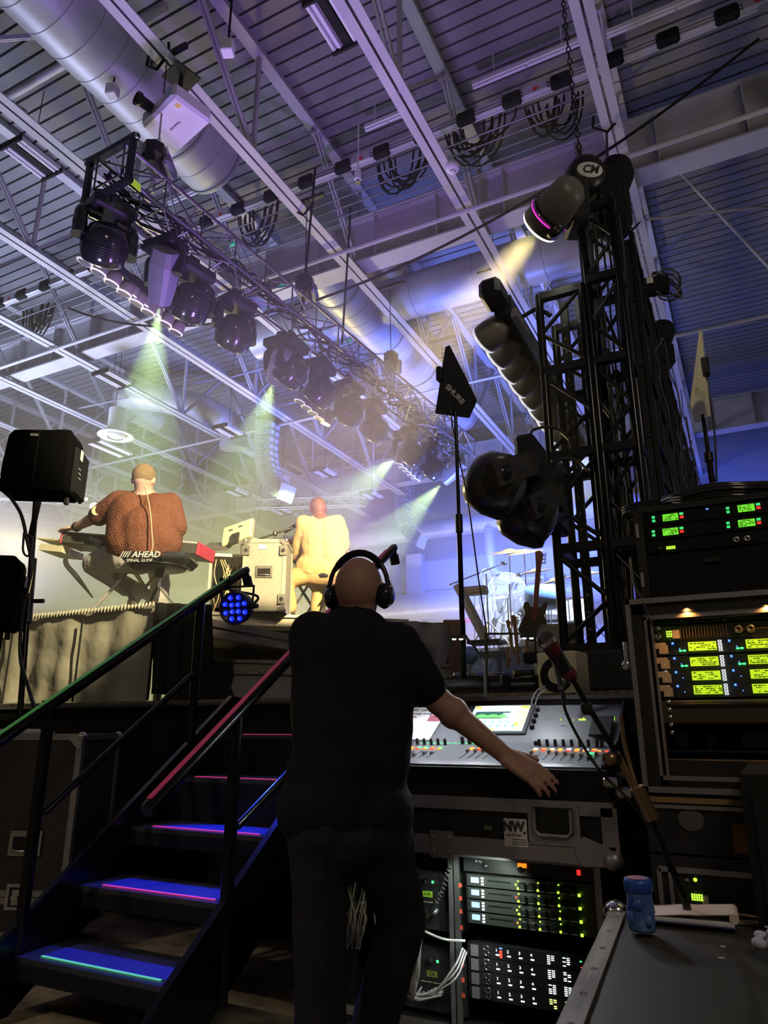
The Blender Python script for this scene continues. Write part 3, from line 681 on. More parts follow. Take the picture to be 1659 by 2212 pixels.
box_truss('lighting_truss', 'long black box truss carrying the row of moving lights', TA, TD, TS, TLen, W2, H2)
te = thing('truss_end_frame', 'black end frame with clamps at the near end of the long truss', 'frame', TA)
for s in (-1, 1): MB().box(TS*(s*.30)+Vector((0, 0, .1)), (.05, .05, .5)).build('upright', 'black_metal', te)
MB().bar(TS*-.34+Vector((0, 0, .36)), TS*.34+Vector((0, 0, .36)), .06).build('cross_bar', 'black_metal', te); MB().bar(TS*-.34+Vector((0, 0, -.12)), TS*.34+Vector((0, 0, -.12)), .05).build('cross_bar', 'black_metal', te)
MB().box(TS*.20+Vector((0, 0, .03)), (.02, .02, .05)).build('end_plate', 'black_metal', te)
for s in (-1, 1): MB().lathe([(.018, -.02), (.03, -.02), (.03, .02), (.018, .02)], TS*(s*.34)+Vector((0, 0, .36)), TS, 10).build('clamp', 'chrome', te)
tl = MB().box((0, 0, 0), (.004, .17, .08)).build('lime_tag', 'tag_lime'); tl.location = TA+TS*(W2+.03)+TD*.12+Vector((0, 0, -.02)); tag(tl, 'lime green tag on the near end of the long truss', 'tag')
def at_truss(px, py, off=0, z=None):    # point along the truss nearest image column
    best = min(((abs(k), k) for k in [0]), default=None); lo, hi = 0, TLen
    for _ in range(40):
        m1 = (lo+hi)/2; p = TA+TD*m1
        r = E2.dot(p-Vector((0, 0, CH))); x = E1.dot(p)/(r*math.cos(PITCH)+(p.z-CH)*math.sin(PITCH))*FPX+FW/2
        if x < px: lo = m1
        else: hi = m1
    return (lo+hi)/2
# moving wash head: base, yoke, round body pointing down/away
def wash_proto():
    t = thing('moving_light', 'x', 'moving light', (0, 0, 0))
    b = MB(); b.bbox((0, 0, -.05), (.34, .26, .11), .02); b.m(1).box((.171, 0, -.05), (.003, .2, .05)); b.build('base', ['fix_black', 'lens_dark'], t)
    for s in (-1, 1): b = MB(); b.ring(wig([(s*.06, 0, -.11), (s*.19, 0, -.13), (s*.205, 0, -.24), (s*.20, 0, -.36)], 5), [.045]*5+[.05]*5+[.055]*5+[.06], 12); b.build('yoke_arm', 'fix_gloss', t)
    R = TM((0, 0, -.36), (.25, .75, -.62), (1, 0, 0)); b = MB()
    b.lathe([(0, -.17), (.08, -.17), (.13, -.14), (.165, -.06), (.175, .04), (.17, .10), (.155, .115), (.14, .10), (0, .09)], n=28, T=R)
    b.m(1)
    for k in range(5): b.lathe([(.171, -.05+.02*k), (.178, -.045+.02*k), (.171, -.04+.02*k)], n=28, T=R)
    b.build('head', ['fix_gloss', 'fix_black'], t)
    b = MB(); b.lathe([(0, .105), (.13, .102), (.14, .1)], n=24, T=R); b.build('lens', 'lens_dark', t)
    b = MB(); b.ring([(.0, 0, 0), (0, 0, .09)], .012, 8); b.box((0, 0, .1), (.10, .04, .04)); b.build('clamp', 'black_metal', t)
    return t
def profile_proto():
    t = thing('moving_light', 'x', 'moving light', (0, 0, 0))
    b = MB(); b.bbox((0, 0, -.05), (.36, .28, .12), .02); b.build('base', 'fix_black', t)
    for s in (-1, 1): b = MB(); b.ring(wig([(s*.06, 0, -.11), (s*.18, 0, -.14), (s*.19, 0, -.26), (s*.175, 0, -.40)], 5), [.045]*5+[.05]*5+[.05]*5+[.05], 12); b.build('yoke_arm', 'fix_black', t)
    b = MB(); b.ring([(0, 0, 0), (0, 0, .09)], .012, 8); b.box((0, 0, .1), (.10, .04, .04)); b.build('clamp', 'black_metal', t)
    return t
def profile_head(t, d):     # long tapered head about the yoke axis, glass at +d
    R = TM((0, 0, -.36), d, (1, 0, 0)); b = MB()
    prof = [(-.26, .07, .06), (-.24, .11, .10), (-.10, .125, .12), (.06, .12, .115), (.20, .10, .10), (.27, .09, .09)]
    n = 16; vs = []; fs = []
    for z, rx, ry in prof:
        for k in range(n):
            a = 2*PI*(k+.5)/n; c_, s_ = math.cos(a), math.sin(a); p = 4; q = (abs(c_)**p+abs(s_)**p)**(-1/p); vs.append((rx*c_*q, ry*s_*q, z))
    for i in range(len(prof)-1):
        for k in range(n): fs.append((i*n+k, i*n+(k+1) % n, (i+1)*n+(k+1) % n, (i+1)*n+k))
    fs.append(tuple(range(n-1, -1, -1))); b.add(vs, fs, False, R)
    b.build('head', 'fix_head', t)
    b = MB(); b.lathe([(0, .268), (.07, .268), (.088, .262), (.092, .24)], n=24, T=R); b.build('lens', 'beam_on', t)
mat('fix_head', (.20, .19, .22), .38)
def led_bar(name, label, loc, d, n=5, z=(0, 0, -1), group=None, sc_=1):
    t = thing(name, label, 'LED bar', loc, 0, group); X = Vector(d).normalized(); T = TM((0, 0, 0), z, X)
    L = n*.165; MB().bbox((0, 0, .0), (L, .10, .09), .015, T).build('housing', 'fix_black', t)
    for i in range(n):
        x = -L/2+.0825+.165*i; o = T @ Vector((x, 0, 0))
        b = MB(); b.lathe([(0, -.02), (.05, -.02), (.072, .03), (.078, .12), (.072, .135), (.06, .125), (0, .12)], (x, 0, .04), n=20, T=T)
        b.m(1).lathe([(.0, .13), (.062, .13)], (x, 0, .04), n=20, T=T); b.m(2).lathe([(.073, .134), (.080, .13), (.080, .118)], (x, 0, .04), n=20, T=T)
        b.build('cell', ['fix_grey', 'lens_dark', 'led_ring'], t)
    return t
lb = 'row of moving lights under the long truss'
W0 = wash_proto(); W0.scale = (1.22,)*3; first = True
wash = [(262, 'black moving wash light nearest the truss end, beside the row of LED cells'), (440, 'black moving wash light just past the first green beam'), (532, 'black moving wash light hanging before the second green beam'),
        (650, 'black moving wash light just past the second green beam'), (712, 'black moving wash light in front of the half hidden round diffuser'), (772, 'black moving wash light over the chain of small LED cells mid truss'),
        (826, 'black moving wash light before the third green beam'), (905, 'black moving wash light just past the third green beam'), (948, 'black moving wash light over the last green beam')]
for px, l in wash:
    s = at_truss(px, 0); o = W0 if first else copy_tree(W0); first = False
    place(o, TA+TD*s-TS*.14+Vector((0, 0, -.12)), (0, 0, math.atan2(TD.y, TD.x)+random.uniform(-.25, .25)), l, lb)
for k, (px, l, (a, b_)) in enumerate(zip((350, 606, 872, 974), ('first lit moving head with violet body and widest green beam', 'second lit moving head with pale yellow arm and green beam', 'third lit moving head, slim blue body tilted over its green beam', 'last lit moving head at the far end of the truss'), BEAMS)):
    t = profile_proto(); d = (b_-a).normalized(); s = (a-TA).dot(TD)
    place(t, a-d*.27+Vector((0, 0, .36)), None, l, 'lit moving heads under the long truss'); profile_head(t, d); MB().bar((0, 0, .1), TA+TD*(t.location-TA).dot(TD)-TS*W2-t.location, .035).build('hanging_bracket', 'black_metal', t)
# rear body lights: violet LED marks glow on heads
b1 = led_bar('led_bar', 'row of round LED cells slung at the near end of the truss', TA+TD*.62-TS*.42+Vector((0, 0, -.48)), TD, 6, (-.35, -.1, -1))
led_bar('led_bar', 'row of round LED cells beneath the truss past the first green beam', TA+TD*(at_truss(420, 0))-TS*.45+Vector((0, 0, -.50)), TD, 5, (-.35, -.1, -1))
led_bar('led_bar', 'row of round LED cells beneath the middle of the truss', TA+TD*(at_truss(735, 0)+.1)-TS*.45+Vector((0, 0, -.48)), TD, 5, (-.35, -.1, -1))
led_bar('led_bar', 'row of round LED cells beneath the far end of the truss', TA+TD*(at_truss(930, 0)+.1)-TS*.45+Vector((0, 0, -.48)), TD, 5, (-.35, -.1, -1))
# flat strobe panel near the end
t = thing('flat_strobe', 'flat pale strobe panel facing down at the near end of the truss', 'strobe', TA+TD*.18-TS*.22+Vector((0, 0, -.20)), math.atan2(TD.y, TD.x))
MB().bbox((0, 0, .06), (.26, .46, .14), .015).build('housing', 'fix_black', t)
for s in (-1, 1): MB().box((s*.055, 0, -.013), (.095, .40, .004)).build('glass', 'panel_pale', t)  # plain pale glass, gives no light
MB().box((0, 0, -.016), (.015, .40, .006)).build('divider', 'alu', t)
# chain hoists on the truss
mat('hoist', (.03, .03, .032), .3, .3); mat('hoist_grey', (.22, .23, .25), .35, .4)
def hoist(loc, rz, label, top, sc_=1.0, txt=None):
    t = thing('chain_hoist', label, 'chain hoist', loc, rz, 'chain hoists on the long truss'); t.scale = (sc_*1.3,)*3
    MB().bbox((0, 0, 0), (.30, .17, .20), .05).build('motor_body', 'hoist', t)
    MB().bbox((.02, -.10, -.06), (.22, .06, .10), .02).build('gear_cover', 'hoist_grey', t)
    MB().box((.03, -.088, .03), (.17, .006, .09)).build('sticker', 'sticker_pink', t)
    MB().ring(arc((.2, 0, -.02), .09, -PI/2, PI/2, 10), .008, 8).build('handle', 'chrome', t)
    MB().ring([(0, 0, -.1), (0, 0, -.32)], .012, 8).build('hook', 'chrome', t)
    return t
def chain(loc, top, label, r=.011, group='hoist chains'):
    b = MB(); a = Vector(loc); e = Vector(top); L = (e-a).length; d = (e-a)/L; s, u, _ = frame(d); n = int(L/(r*3.4))
    for i in range(n):
        c = a+d*(i*r*3.4+r); q = s if i % 2 else u
        b.ring([c-d*r*1.5-q*r*.5, c-d*r*1.5+q*r*.5, c+q*r*.9, c+d*r*1.5+q*r*.5, c+d*r*1.5-q*r*.5, c-q*r*.9, c-d*r*1.5-q*r*.5], r*.36, 4, False)
    return tag(b.build('chain', 'black_metal', None, None), label, 'chain', group)
hs = [(325, 'chain hoist with pink label near the truss end'), (655, 'chain hoist with pink label at the second green beam'), (845, 'chain hoist above the middle of the truss'), (962, 'chain hoist above the far part of the truss')]
cl = ['long black chain rising from the near hoist past the projector', 'black chain rising from the hoist at the second green beam', 'thin chain rising in front of the second spiral duct', 'thin chain rising from the farthest hoist']
ck = ['near hoist chain', 'hoist chain at the second green beam', 'chain in front of the second duct', 'farthest hoist chain']
for (px, l), c_ in zip(hs, cl):
    s = at_truss(px, 0); p = TA+TD*s+Vector((0, 0, H2+.34)); hoist(p, math.atan2(TD.y, TD.x)+.5, l, None)
    xj = min([1.43-2.07*k for k in range(12)], key=lambda v: abs(v-p.x)); chain(p+Vector((0, 0, .1)), (p.x-.02, p.y, 8.0), c_)
    MB_ = MB(); MB_.bar((p.x-.25, p.y, 8.05), (p.x+.25, p.y, 8.05), .05); tag(MB_.build('chain_beam_clamp', 'black_metal'), 'black clamp bar at the top of the '+ck[hs.index((px, l))], 'clamp')
for px, y_ in ((490, 'near'), (600, 'middle'), (745, 'far')):
    s = at_truss(px, 0); o = MB().box((0, 0, 0), (.09, .04, .03)).build('green_indicator', 'tag_green'); o.location = TA+TD*s+TS*.05+Vector((0, 0, H2+.03)); tag(o, 'small green lit tag on top of the truss, %s one' % y_, 'tag')
b = MB()
for i in range(7):
    pts = [TA+TD*(TLen*k/30)+TS*random.uniform(-.14, .14)+Vector((0, 0, .03+random.uniform(0, .12))) for k in range(31)]; b.ring(wig(pts, 3), .011, 5)
tag(b.build('cable_loom', 'black_matte'), 'black cables lying inside the long truss', 'cables')
for k, (px, w_) in enumerate(((300, 'near the end'), (390, 'by the first lit head'), (470, 'before the second lit head'), (680, 'past the second lit head'))):
    s = at_truss(px, 0); o = MB().ring(wig([TA+TD*s+TS*.2+Vector((0, 0, .3)), TA+TD*(s+.05)-TS*.1+Vector((0, 0, -.12)), TA+TD*(s+.35)-TS*.2+Vector((0, 0, -.16)), TA+TD*(s+.55)+TS*.1+Vector((0, 0, .04))], 6), .009, 6).build('safety_cable', 'alu_dull'); tag(o, 'thin pale cable looped under the truss '+w_, 'cable')
# hanging feed cables behind
for px, l in ((650, 'black cable hanging by the second hoist'), (738, 'pair of black cables dropping to the truss from the roof')):
    s = at_truss(px, 0); p = TA+TD*s; tag(MB().ring(sag(p+Vector((0, 0, .3)), p+Vector((-.1, .35, 2.9)), .05, 8), .018, 6).build('cable', 'black_matte'), l, 'cable')
# ------------------------------------------------------------ line arrays
mat('array_grey', (.42, .43, .43), .5); mat('array_face', (.14, .14, .14), .6); mat('array_side', (.30, .30, .29), .5); mat('array_white', (.75, .78, .85), .4)
def line_array(loc, rz, n, label, sc_=1):
    t = thing('line_array', label, 'speaker array', loc, rz, 'hanging line arrays'); t.scale = (sc_,)*3
    MB().box((0, 0, .12), (.5, .5, .06)).build('fly_frame', 'black_metal', t)
    for s in (-1, 1): MB().cyl((s*.15, 0, .15), (s*.02, 0, .75), .012, n=6).build('sling', 'black_metal', t)
    MB().bbox((0, 0, .85), (.2, .14, .2), .03).build('motor', 'hoist', t)
    p = Vector((0, 0, 0)); ang = -.10
    for i in range(n):
        R = Matrix.Translation(p) @ Matrix.Rotation(ang, 4, 'X'); b = MB()
        h = .19; b.add([(-.31, -.16, -h), (.31, -.16, -h), (.31, -.16, 0), (-.31, -.16, 0), (-.19, .20, -h+.02), (.19, .20, -h+.02), (.19, .20, -.02), (-.19, .20, -.02)],
                       [(0, 1, 2, 3), (5, 4, 7, 6), (1, 5, 6, 2), (4, 0, 3, 7), (3, 2, 6, 7), (4, 5, 1, 0)], False, R)
        b.m(1).box((-.27, .05, -h/2), (.02, .10, .10), R); b.box((.27, .05, -h/2), (.02, .10, .10), R)
        b.m(2).box((-.08, .205, -h/2), (.12, .02, .10), R); b.box((.10, .205, -h/2), (.10, .02, .08), R); b.m(3).box((-.315, -.02, -h/2), (.012, .16, .10), R)
        b.build('cabinet', ['array_side', 'array_face', 'array_white', 'array_grey'], t)
        p = R @ Vector((0, 0, -h-.008)); ang += .03+.017*i
    b = MB(); b.box((0, .02, -.02), (.50, .40, .05), Matrix.Translation(p) @ Matrix.Rotation(ang, 4, 'X')); b.build('bottom_frame', 'array_white', t)
line_array(P(583, 915, 15.5), YAW-PI/2-.55, 11, 'bigger curved line array hanging over the keyboard players', .95)
line_array(P(872, 1052, 21.0), YAW-PI/2-.5, 11, 'smaller curved line array hanging further off', .95)
tag(MB().cyl(P(560, 800, 15.2), P(592, 925, 15.5), .015, n=6).build('steadying_line', 'white'), 'pale steadying line slanting down to the bigger line array', 'line')
# far short truss
def hang(t, L, d):
    for f in (.1, .9): o = Vector(d)*L*f; MB().cyl(o, Vector((o.x, o.y, DECK-.01-t.location.z)), .012, n=6).build('hanging_wire', 'duct_seam', t)
    return t
hang(box_truss('far_truss', 'short pale truss far off beyond the yellow jacket player', P(560, 1100, 18.5), (P(783, 1092, 17.6)-P(560, 1100, 18.5)).normalized(), Vector((.3, .95, 0)), (P(783, 1092, 17.6)-P(560, 1100, 18.5)).length, .12, .24, 'alu', .02, .01, .45), (P(783, 1092, 17.6)-P(560, 1100, 18.5)).length, (P(783, 1092, 17.6)-P(560, 1100, 18.5)).normalized())
hang(box_truss('far_truss', 'pale truss far off behind the brown shirt player carrying the front lamps', P(-40, 1075, 17), (P(330, 1102, 19)-P(-40, 1075, 17)).normalized(), Vector((.3, .95, 0)), (P(330, 1102, 19)-P(-40, 1075, 17)).length, .15, .3, 'alu', .02, .01, .5), (P(330, 1102, 19)-P(-40, 1075, 17)).length, (P(330, 1102, 19)-P(-40, 1075, 17)).normalized())
mat('front_glow', (1, .9, .6), .3, emit=(1, .88, .5), es=14)
for px, py, r_, l in ((203, 1094, .10, 'brightest yellow front lamp, at the raised arm of the brown shirt'), (102, 1076, .10, 'bright front lamp peeking below the covered speaker'), (2, 1040, .14, 'bright front lamp at the edge behind the covered speaker'), (387, 1103, .06, 'small front lamp at the elbow of the brown shirt'), (186, 1078, .04, 'small dim front lamp above the brightest one')):
    c = P(px, py, 17.3); d = (Vector((0, 0, 1.5))-c).normalized(); t = thing('front_lamp', l, 'stage lamp', c, 0, 'front lamps on the far truss'); look(t, d); MB().cyl((0, 0, -.1), t.rotation_euler.to_matrix().inverted() @ Vector((0, 0, DECK-.01-c.z)), .012, n=6).build('drop_pole', 'duct_seam', t)
    MB().lathe([(0, -.35), (r_, -.33), (r_*1.2, -.02), (r_*1.2, .02), (r_, .02)], n=16).build('housing', 'fix_black', t); MB().lathe([(0, .03), (r_*.6, .025), (r_, .01)], n=16).build('lens', 'front_glow', t)
# ============================================================ black tower, wall of screens seen from behind, tower lights
TY = 4.0; tl_ = PY(1190, 1000, TY); tr_ = PY(1291, 1000, TY); ZB = 1.50
xl, xr = tl_.x, tr_.x
def vframe(name, label, x0, x1, y0, y1, z0, z1, bay, holes=True):
    t = thing(name, label, 'truss tower', (x0, y0, z0)); W = x1-x0; D = y1-y0; H = z1-z0
    for x in (0, W):
        for y in (0, D): MB().cyl((x, y, 0), (x, y, H), .026, n=14).build('chord', 'black_tube', t)
    n = int(round(H/bay))
    for y in (0, D):
        for i in range(n):
            a, c = H*i/n, H*(i+1)/n
            MB().bar((0, y, a+.02), (W, y, a+.02), .05).build('rung', 'black_metal', t)
            b = MB(); p, q = ((0, W) if i % 2 else (W, 0)); m_ = (a+c)/2
            b.cyl((q, y, a+.05), (p, y, m_), .013, n=8); b.cyl((p, y, m_), (q, y, c-.02), .013, n=8); b.build('brace', 'black_metal', t)
        MB().bar((0, y, H-.02), (W, y, H-.02), .05).build('rung', 'black_metal', t)
    for x in (0, W):
        for i in range(n): MB().bar((x, 0, H*i/n+.02), (x, D, H*i/n+.02), .045).build('side_rung', 'black_metal', t)
    if holes:
        for fx in (.40, .78):
            b = MB(); b.box((W*fx, D*.55, H/2), (.05, .04, H+.1)); b.m(1)
            for k in range(int(H/.1)): b.box((W*fx-.001, D*.55-.021, .05+k*.1), (.008, .002, .012))
            b.build('slotted_rail', ['black_metal', 'alu'], t)
    return t
vframe('truss_tower', 'shorter black truss tower frame with slotted rails, beside the row of LED cells', xl, xr, TY, TY+.42, ZB, 3.78, .56)
xt = xr+.03
vframe('truss_tower', 'tall black truss tower reaching up to the lit moving light', xt, xt+.20, TY+.02, TY+.30, ZB, 4.36, .57, False)
t = thing('tower_dolly', 'black base plate and dolly under the truss towers', 'base', ((xl+xr)/2+.1, TY+.25, SZ))
MB().bbox((0, 0, .11), (.78, .72, .22), .02).build('dolly_body', 'case_face', t)
for sx in (-1, 1): b = MB(); b.box((sx*.33, -.37, .13), (.09, .02, .09)); b.cyl((sx*.33, -.385, .13), (sx*.33, -.37, .13), .014, n=10); b.build('foot_plate', 'black_metal', t)
for k, (px, py, z1, l) in enumerate(((1330, 1000, 4.3, 'thin steel pole standing behind the tall tower'), (1352, 1000, 3.5, 'steel pole with collar beside the wall of hung cables'), (1312, 1100, 3.0, 'short steel pole with a wing bolt inside the tower group'))):
    p = P(px, py, 4.35+.12*k); t = thing('steel_pole', l, 'pole', (p.x, p.y, SZ)); MB().cyl((0, 0, 0), (0, 0, z1-SZ), .022, n=12).build('tube', 'black_tube', t); MB().cyl((0, 0, z1-SZ-1.1), (0, 0, z1-SZ-1.0), .032, n=12).build('collar', 'chrome', t)
def rod(a, b_, r, label, m='black_tube'): return tag(MB().cyl(a, b_, r, n=8).build('stay_bar', m), label, 'bar')
rod(P(1282, 852, 4.0), P(1358, 950, 4.1), .014, 'pale stay bar slanting down between the towers', 'alu'); rod(P(1380, 930, 4.3), P(1308, 1070, 4.0), .014, 'black stay bar crossing the pole beside the towers')
rod(P(1355, 940, 4.3), P(1460, 1080, 4.4), .010, 'thin black bar slanting down to the upper rack'); rod(P(1290, 640, 4.1), P(1405, 900, 4.5), .010, 'thin black bar high beside the tall tower')
# wall of screens from behind with hung cables
wx = xt+.26; wt = thing('screen_wall', 'tall dark wall of stage screens seen edge-on from behind with hung cables', 'video wall', (wx, 4.5, SZ+.1))
WL, WH = 6.0, 3.0
mat('cable_sheen', (.06, .06, .055), .3); mat('wall_back', (.022, .022, .022), .45, .3)
b = MB()
for i in range(12):
    for j in range(6): b.box((-.05, .25+.5*i, .25+.5*j), (.08, .49, .49))
b.build('panel_backs', 'wall_back', wt)
b = MB()
for i in range(13): b.box((.0, .5*i, WH/2), (.03, .03, WH+.1))
for j in range(7): b.box((.0, WL/2, .5*j), (.025, WL, .025))
b.build('support_grid', 'black_metal', wt)
rnd = random.Random(3)
for k in range(46):
    y = rnd.uniform(0, WL); z0 = rnd.uniform(.0, WH-.8); z1 = min(WH, z0+rnd.uniform(.5, 1.6)); b = MB()
    b.ring([Vector((.04+rnd.uniform(0, .05), y+rnd.uniform(-.05, .05)*q+.06*math.sin(q*2), z0+(z1-z0)*q/6)) for q in range(7)], rnd.uniform(.004, .009), 5); b.build('hung_cable', 'cable_sheen', wt)

# cables down the tall tower
b = MB()
for k in range(12):
    x = xt+.10+rnd.uniform(-.09, .14); b.ring([Vector((x+.02*math.sin(q+k), TY+.1+rnd.uniform(0, .12), 4.5-q*.42)) for q in range(8)], .007, 5)
tag(b.build('tower_cables', 'cable_sheen'), 'bundle of black cables running down the tall tower', 'cables')
# chains and hoist of the tower
hp = P(1258, 388, 3.95); t = thing('chain_hoist', 'black chain hoist with white oval badge on top of the tall tower', 'chain hoist', hp, YAW+.1)
b = MB(); b.lathe([(0, -.13), (.10, -.13), (.125, -.10), (.13, 0), (.125, .10), (.10, .125), (0, .125)], (0, 0, 0), (0, 1, .25), 24); b.build('motor_body', 'hoist', t)
TT = TM((0, -.128, -.034), (0, -1, -.25), (1, 0, 0)); b = MB(); b.lathe([(0, .003), (.085, .003), (.088, 0)], n=24, T=TT @ Matrix.Diagonal((1, .6, 1, 1))); b.build('badge', 'white', t)
text('CM', .075, 'black_plastic', t, TT @ Matrix.Translation((0, .0, .004)), bold=.003, shear=.25)
MB().ring([(0, 0, .1), (0, 0, .25)], .012, 8).build('hook', 'black_metal', t); MB().bbox((.16, .05, -.1), (.18, .22, .42), .02).build('chain_box', 'black_matte', t)
chain(hp+Vector((0, 0, .15)), (hp.x-.02, hp.y-.05, 8.6), 'chain rising from the tower hoist past the joist', .016, 'tower chains')
jx = -.64
c2 = P(1318, 470, 4.5); chain(c2, PZ(1310, 285, 8.0)+Vector((0, 0, 0)), 'chain hanging from the joist sling right above the tower', .014, 'tower chains')
c3 = P(1418, 742, 6.5); chain(c3, PZ(1368, 500, 8.0), 'chain hanging from the joist sling over the wall of cables', .014, 'tower chains')
for px, py, l in ((1312, 285, 'black sling hugging the joist above the tower'), (1368, 495, 'black sling hugging the joist over the wall of cables'), (655, 465, 'black sling hugging the joist beside the girder'), (338, 150, 'black sling hugging the joist above the near hoist chain')):
    c = PZ(px, py, 7.92); b = MB()
    for s in (-1, 1): b.ring([c, c+Vector((s*.16, 0, .14)), c+Vector((s*.14, 0, .3))], .016, 6)
    tag(b.build('sling', 'black_matte'), l, 'sling', 'slings on the joists')
for px, py, D, l in ((1325, 450, 4.15, 'black lamp body hung high behind the tall tower'), (1428, 770, 6.6, 'black rounded motor half way along the wall of cables')):
    c = P(px, py, D); t = thing('hoist_motor', l, 'motor', c, .4); b = MB(); b.bbox((0, 0, 0), (.24, .22, .30) if D > 5 else (.20, .24, .46), .05); b.build('motor_body', 'black_matte', t); MB().lathe([(0, .0), (.11, 0), (.13, .1), (.10, .2), (0, .2)], (0.02, 0, .18), (.2, 0, 1), 16).build('chain_bag', 'black_matte', t)
c = P(1395, 622, 4.9); t = thing('lamp_bracket', 'black bracket with coiled cable at the top of the wall of cables', 'bracket', c, .2)
MB().box((0, 0, 0), (.34, .10, .12)).build('bracket_body', 'black_matte', t); MB().box((.03, -.052, .03), (.05, .004, .05)).build('label', 'tape_white', t)
b = MB()
for k in range(4): b.ring([Vector((.16+.10*math.cos(a*.6+k), -.03+.02*k, .0+.13*math.sin(a*.6))) for a in range(12)], .008, 6)
b.build('cable_coil', 'cable_sheen', t)
# lit moving head on the tower
def V3(*a): return Vector(a)
mat('fix_soft', (.035, .035, .033), .28, coat=.3); mat('lens_pale', (.35, .38, .45), .08, .2); mat('fix_grey2', (.33, .31, .27), .35); mat('cell_face', (.9, .9, .95), .3, emit=(.9, .92, 1), es=.7); mat('tower_body', (.16, .16, .14), .4); mat('magenta_glow', (.9, .1, .8), .3, emit=(1, .05, .8), es=.8)
hd = (P(640, 1130, 7.2)-TOWER_HEAD).normalized(); hc = TOWER_HEAD-hd*.17
base = P(1243, 450, 3.85); t = thing('moving_light', 'lit moving head on the tower throwing the pale yellow beam', 'moving light', base); h_ = hc-base; HT = TM(h_, hd, (0, 0, 1))
b = MB(); b.lathe([(0, -.20), (.06, -.20), (.10, -.16), (.115, -.05), (.125, .06), (.128, .12), (.118, .13)], n=28, T=HT); b.build('head', 'tower_body', t)
b = MB(); b.lathe([(0, .125), (.113, .128), (.122, .135), (.128, .12)], n=28, T=HT); b.build('lens', 'beam_hot', t)
b = MB(); b.lathe([(.129, .0), (.134, .005), (.134, .02), (.129, .025)], n=28, T=HT); b.build('trim_ring', 'fix_gloss', t)
b = MB(); b.lathe([(.131, .035), (.134, .04), (.131, .045)], n=28, T=HT); b.build('glow_ring', 'magenta_glow', t)
b = MB(); b.bbox((0, 0, 0), (.13, .24, .34), .02, Matrix.Rotation(YAW, 4, 'Z')); b.m(1).box((-.066, -.1, -.10), (.004, .05, .14), Matrix.Rotation(YAW, 4, 'Z')); b.build('base', ['fix_black', 'tape_white'], t)
for s in (-1, 1): MB().ring(wig([V3(-.06, 0, .04*s), h_/2+V3(0, 0, s*.14+.03), h_+V3(0, 0, s*.145), h_+hd*.04+V3(0, 0, s*.14)], 5), .032, 10).build('yoke_arm', 'fix_black', t)
# row of LED cells reaching back from the tower
a = P(1078, 672, 3.95); e = Vector((a.x, a.y+2.6, a.z)); zc = Vector((-.88, .30, -.30)).normalized()
t = thing('led_bar', 'long row of glowing round LED cells reaching back from the tower', 'LED bar', a)
MB().bar((.03, -.02, .02), (.03, 2.55, .02), .11, .13).build('housing', 'fix_black', t); MB().bar((.10, -.02, -.05), (.10, 2.5, -.05), .04, .06).build('rail', 'alu_dull', t)
for i in range(10):
    T = TM((-.03, .10+.25*i, -.05), zc, (.3, 1, 0)); b = MB(); b.lathe([(0, -.05), (.05, -.05), (.085, .0), (.10, .07), (.102, .14), (.095, .15)], n=22, T=T); b.m(1).lathe([(0, .145), (.088, .147), (.098, .15), (.103, .14), (.103, .132)], n=22, T=T); b.build('cell', ['fix_grey2', 'cell_face'], t)
MB().bbox((.0, -.10, .06), (.14, .22, .14), .03).build('end_box', 'fix_black', t); MB().ring([(.05, .2, .03), (.2, .2, .08), (.28, .2, .0)], .015, 8).build('clamp', 'black_metal', t)
# two dark moving heads low on the tower
def big_head(px, py, D, bx, by, ax, label, r=.155):
    c = P(px, py, D); bs = P(bx, by, D+.15); t = thing('moving_light', label, 'moving light', c, 0, 'unlit moving heads low on the tower'); R = TM((0, 0, 0), ax, (0, 0, 1)); b = MB()
    n = 20; prof = [(-.16, .05), (-.15, .10), (-.10, .145), (0, .165), (.09, .155), (.13, .135)]
    vs = []; fs = []
    for z, q in prof:
        for k in range(n):
            a_ = 2*PI*k/n; w_ = 1+.10*abs(math.cos(a_))**3; vs.append((q*w_*math.cos(a_), q*math.sin(a_), z))
    for i in range(len(prof)-1):
        for k in range(n): fs.append((i*n+k, i*n+(k+1) % n, (i+1)*n+(k+1) % n, (i+1)*n+k))
    fs.append(tuple(range(n-1, -1, -1))); b.add(vs, fs, True, R)
    b.m(1)
    for k in range(6): b.box((0, .165*math.sin(2*PI*k/6), 0), (.03, .01, .08), R)
    b.build('head', ['fix_soft', 'fix_black'], t); b = MB(); b.lathe([(0, .155), (.05, .15), (.10, .135), (.125, .125)], n=24, T=R); b.build('lens', 'lens_pale', t)
    bo = bs-c
    for s in (-1, 1):
        b = MB(); n_ = E2*(-.185*s); b.bar(n_-(bo.normalized())*.07, n_*.95+bo*.72, .05, .13); b.bar(n_*.95+bo*.66, bo*.9, .12, .12); b.build('yoke_arm', 'fix_soft', t)
        MB().lathe([(0, .03), (.05, .028), (.055, 0)], tuple(n_), tuple(n_), 16).build('pivot_cap', 'fix_gloss', t)
    MB().bbox(tuple(bo), (.11, .30, .36), .02).build('base', 'fix_black', t)
    b = MB(); b.ring(wig([bo+Vector((0, 0, .17)), bo+Vector((.02, 0, .25)), bo+Vector((.14, 0, .24)), bo+Vector((.22, 0, .15))], 5), .008, 6); b.build('power_cord', 'cable_sheen', t)
    return t

big_head(1072, 1047, 3.55, 1150, 1020, (.75, .25, -.45), 'upper of the two unlit moving heads low on the tower')
big_head(1143, 1112, 3.75, 1195, 1085, (.75, .25, -.35), 'lower of the two unlit moving heads low on the tower', .14)
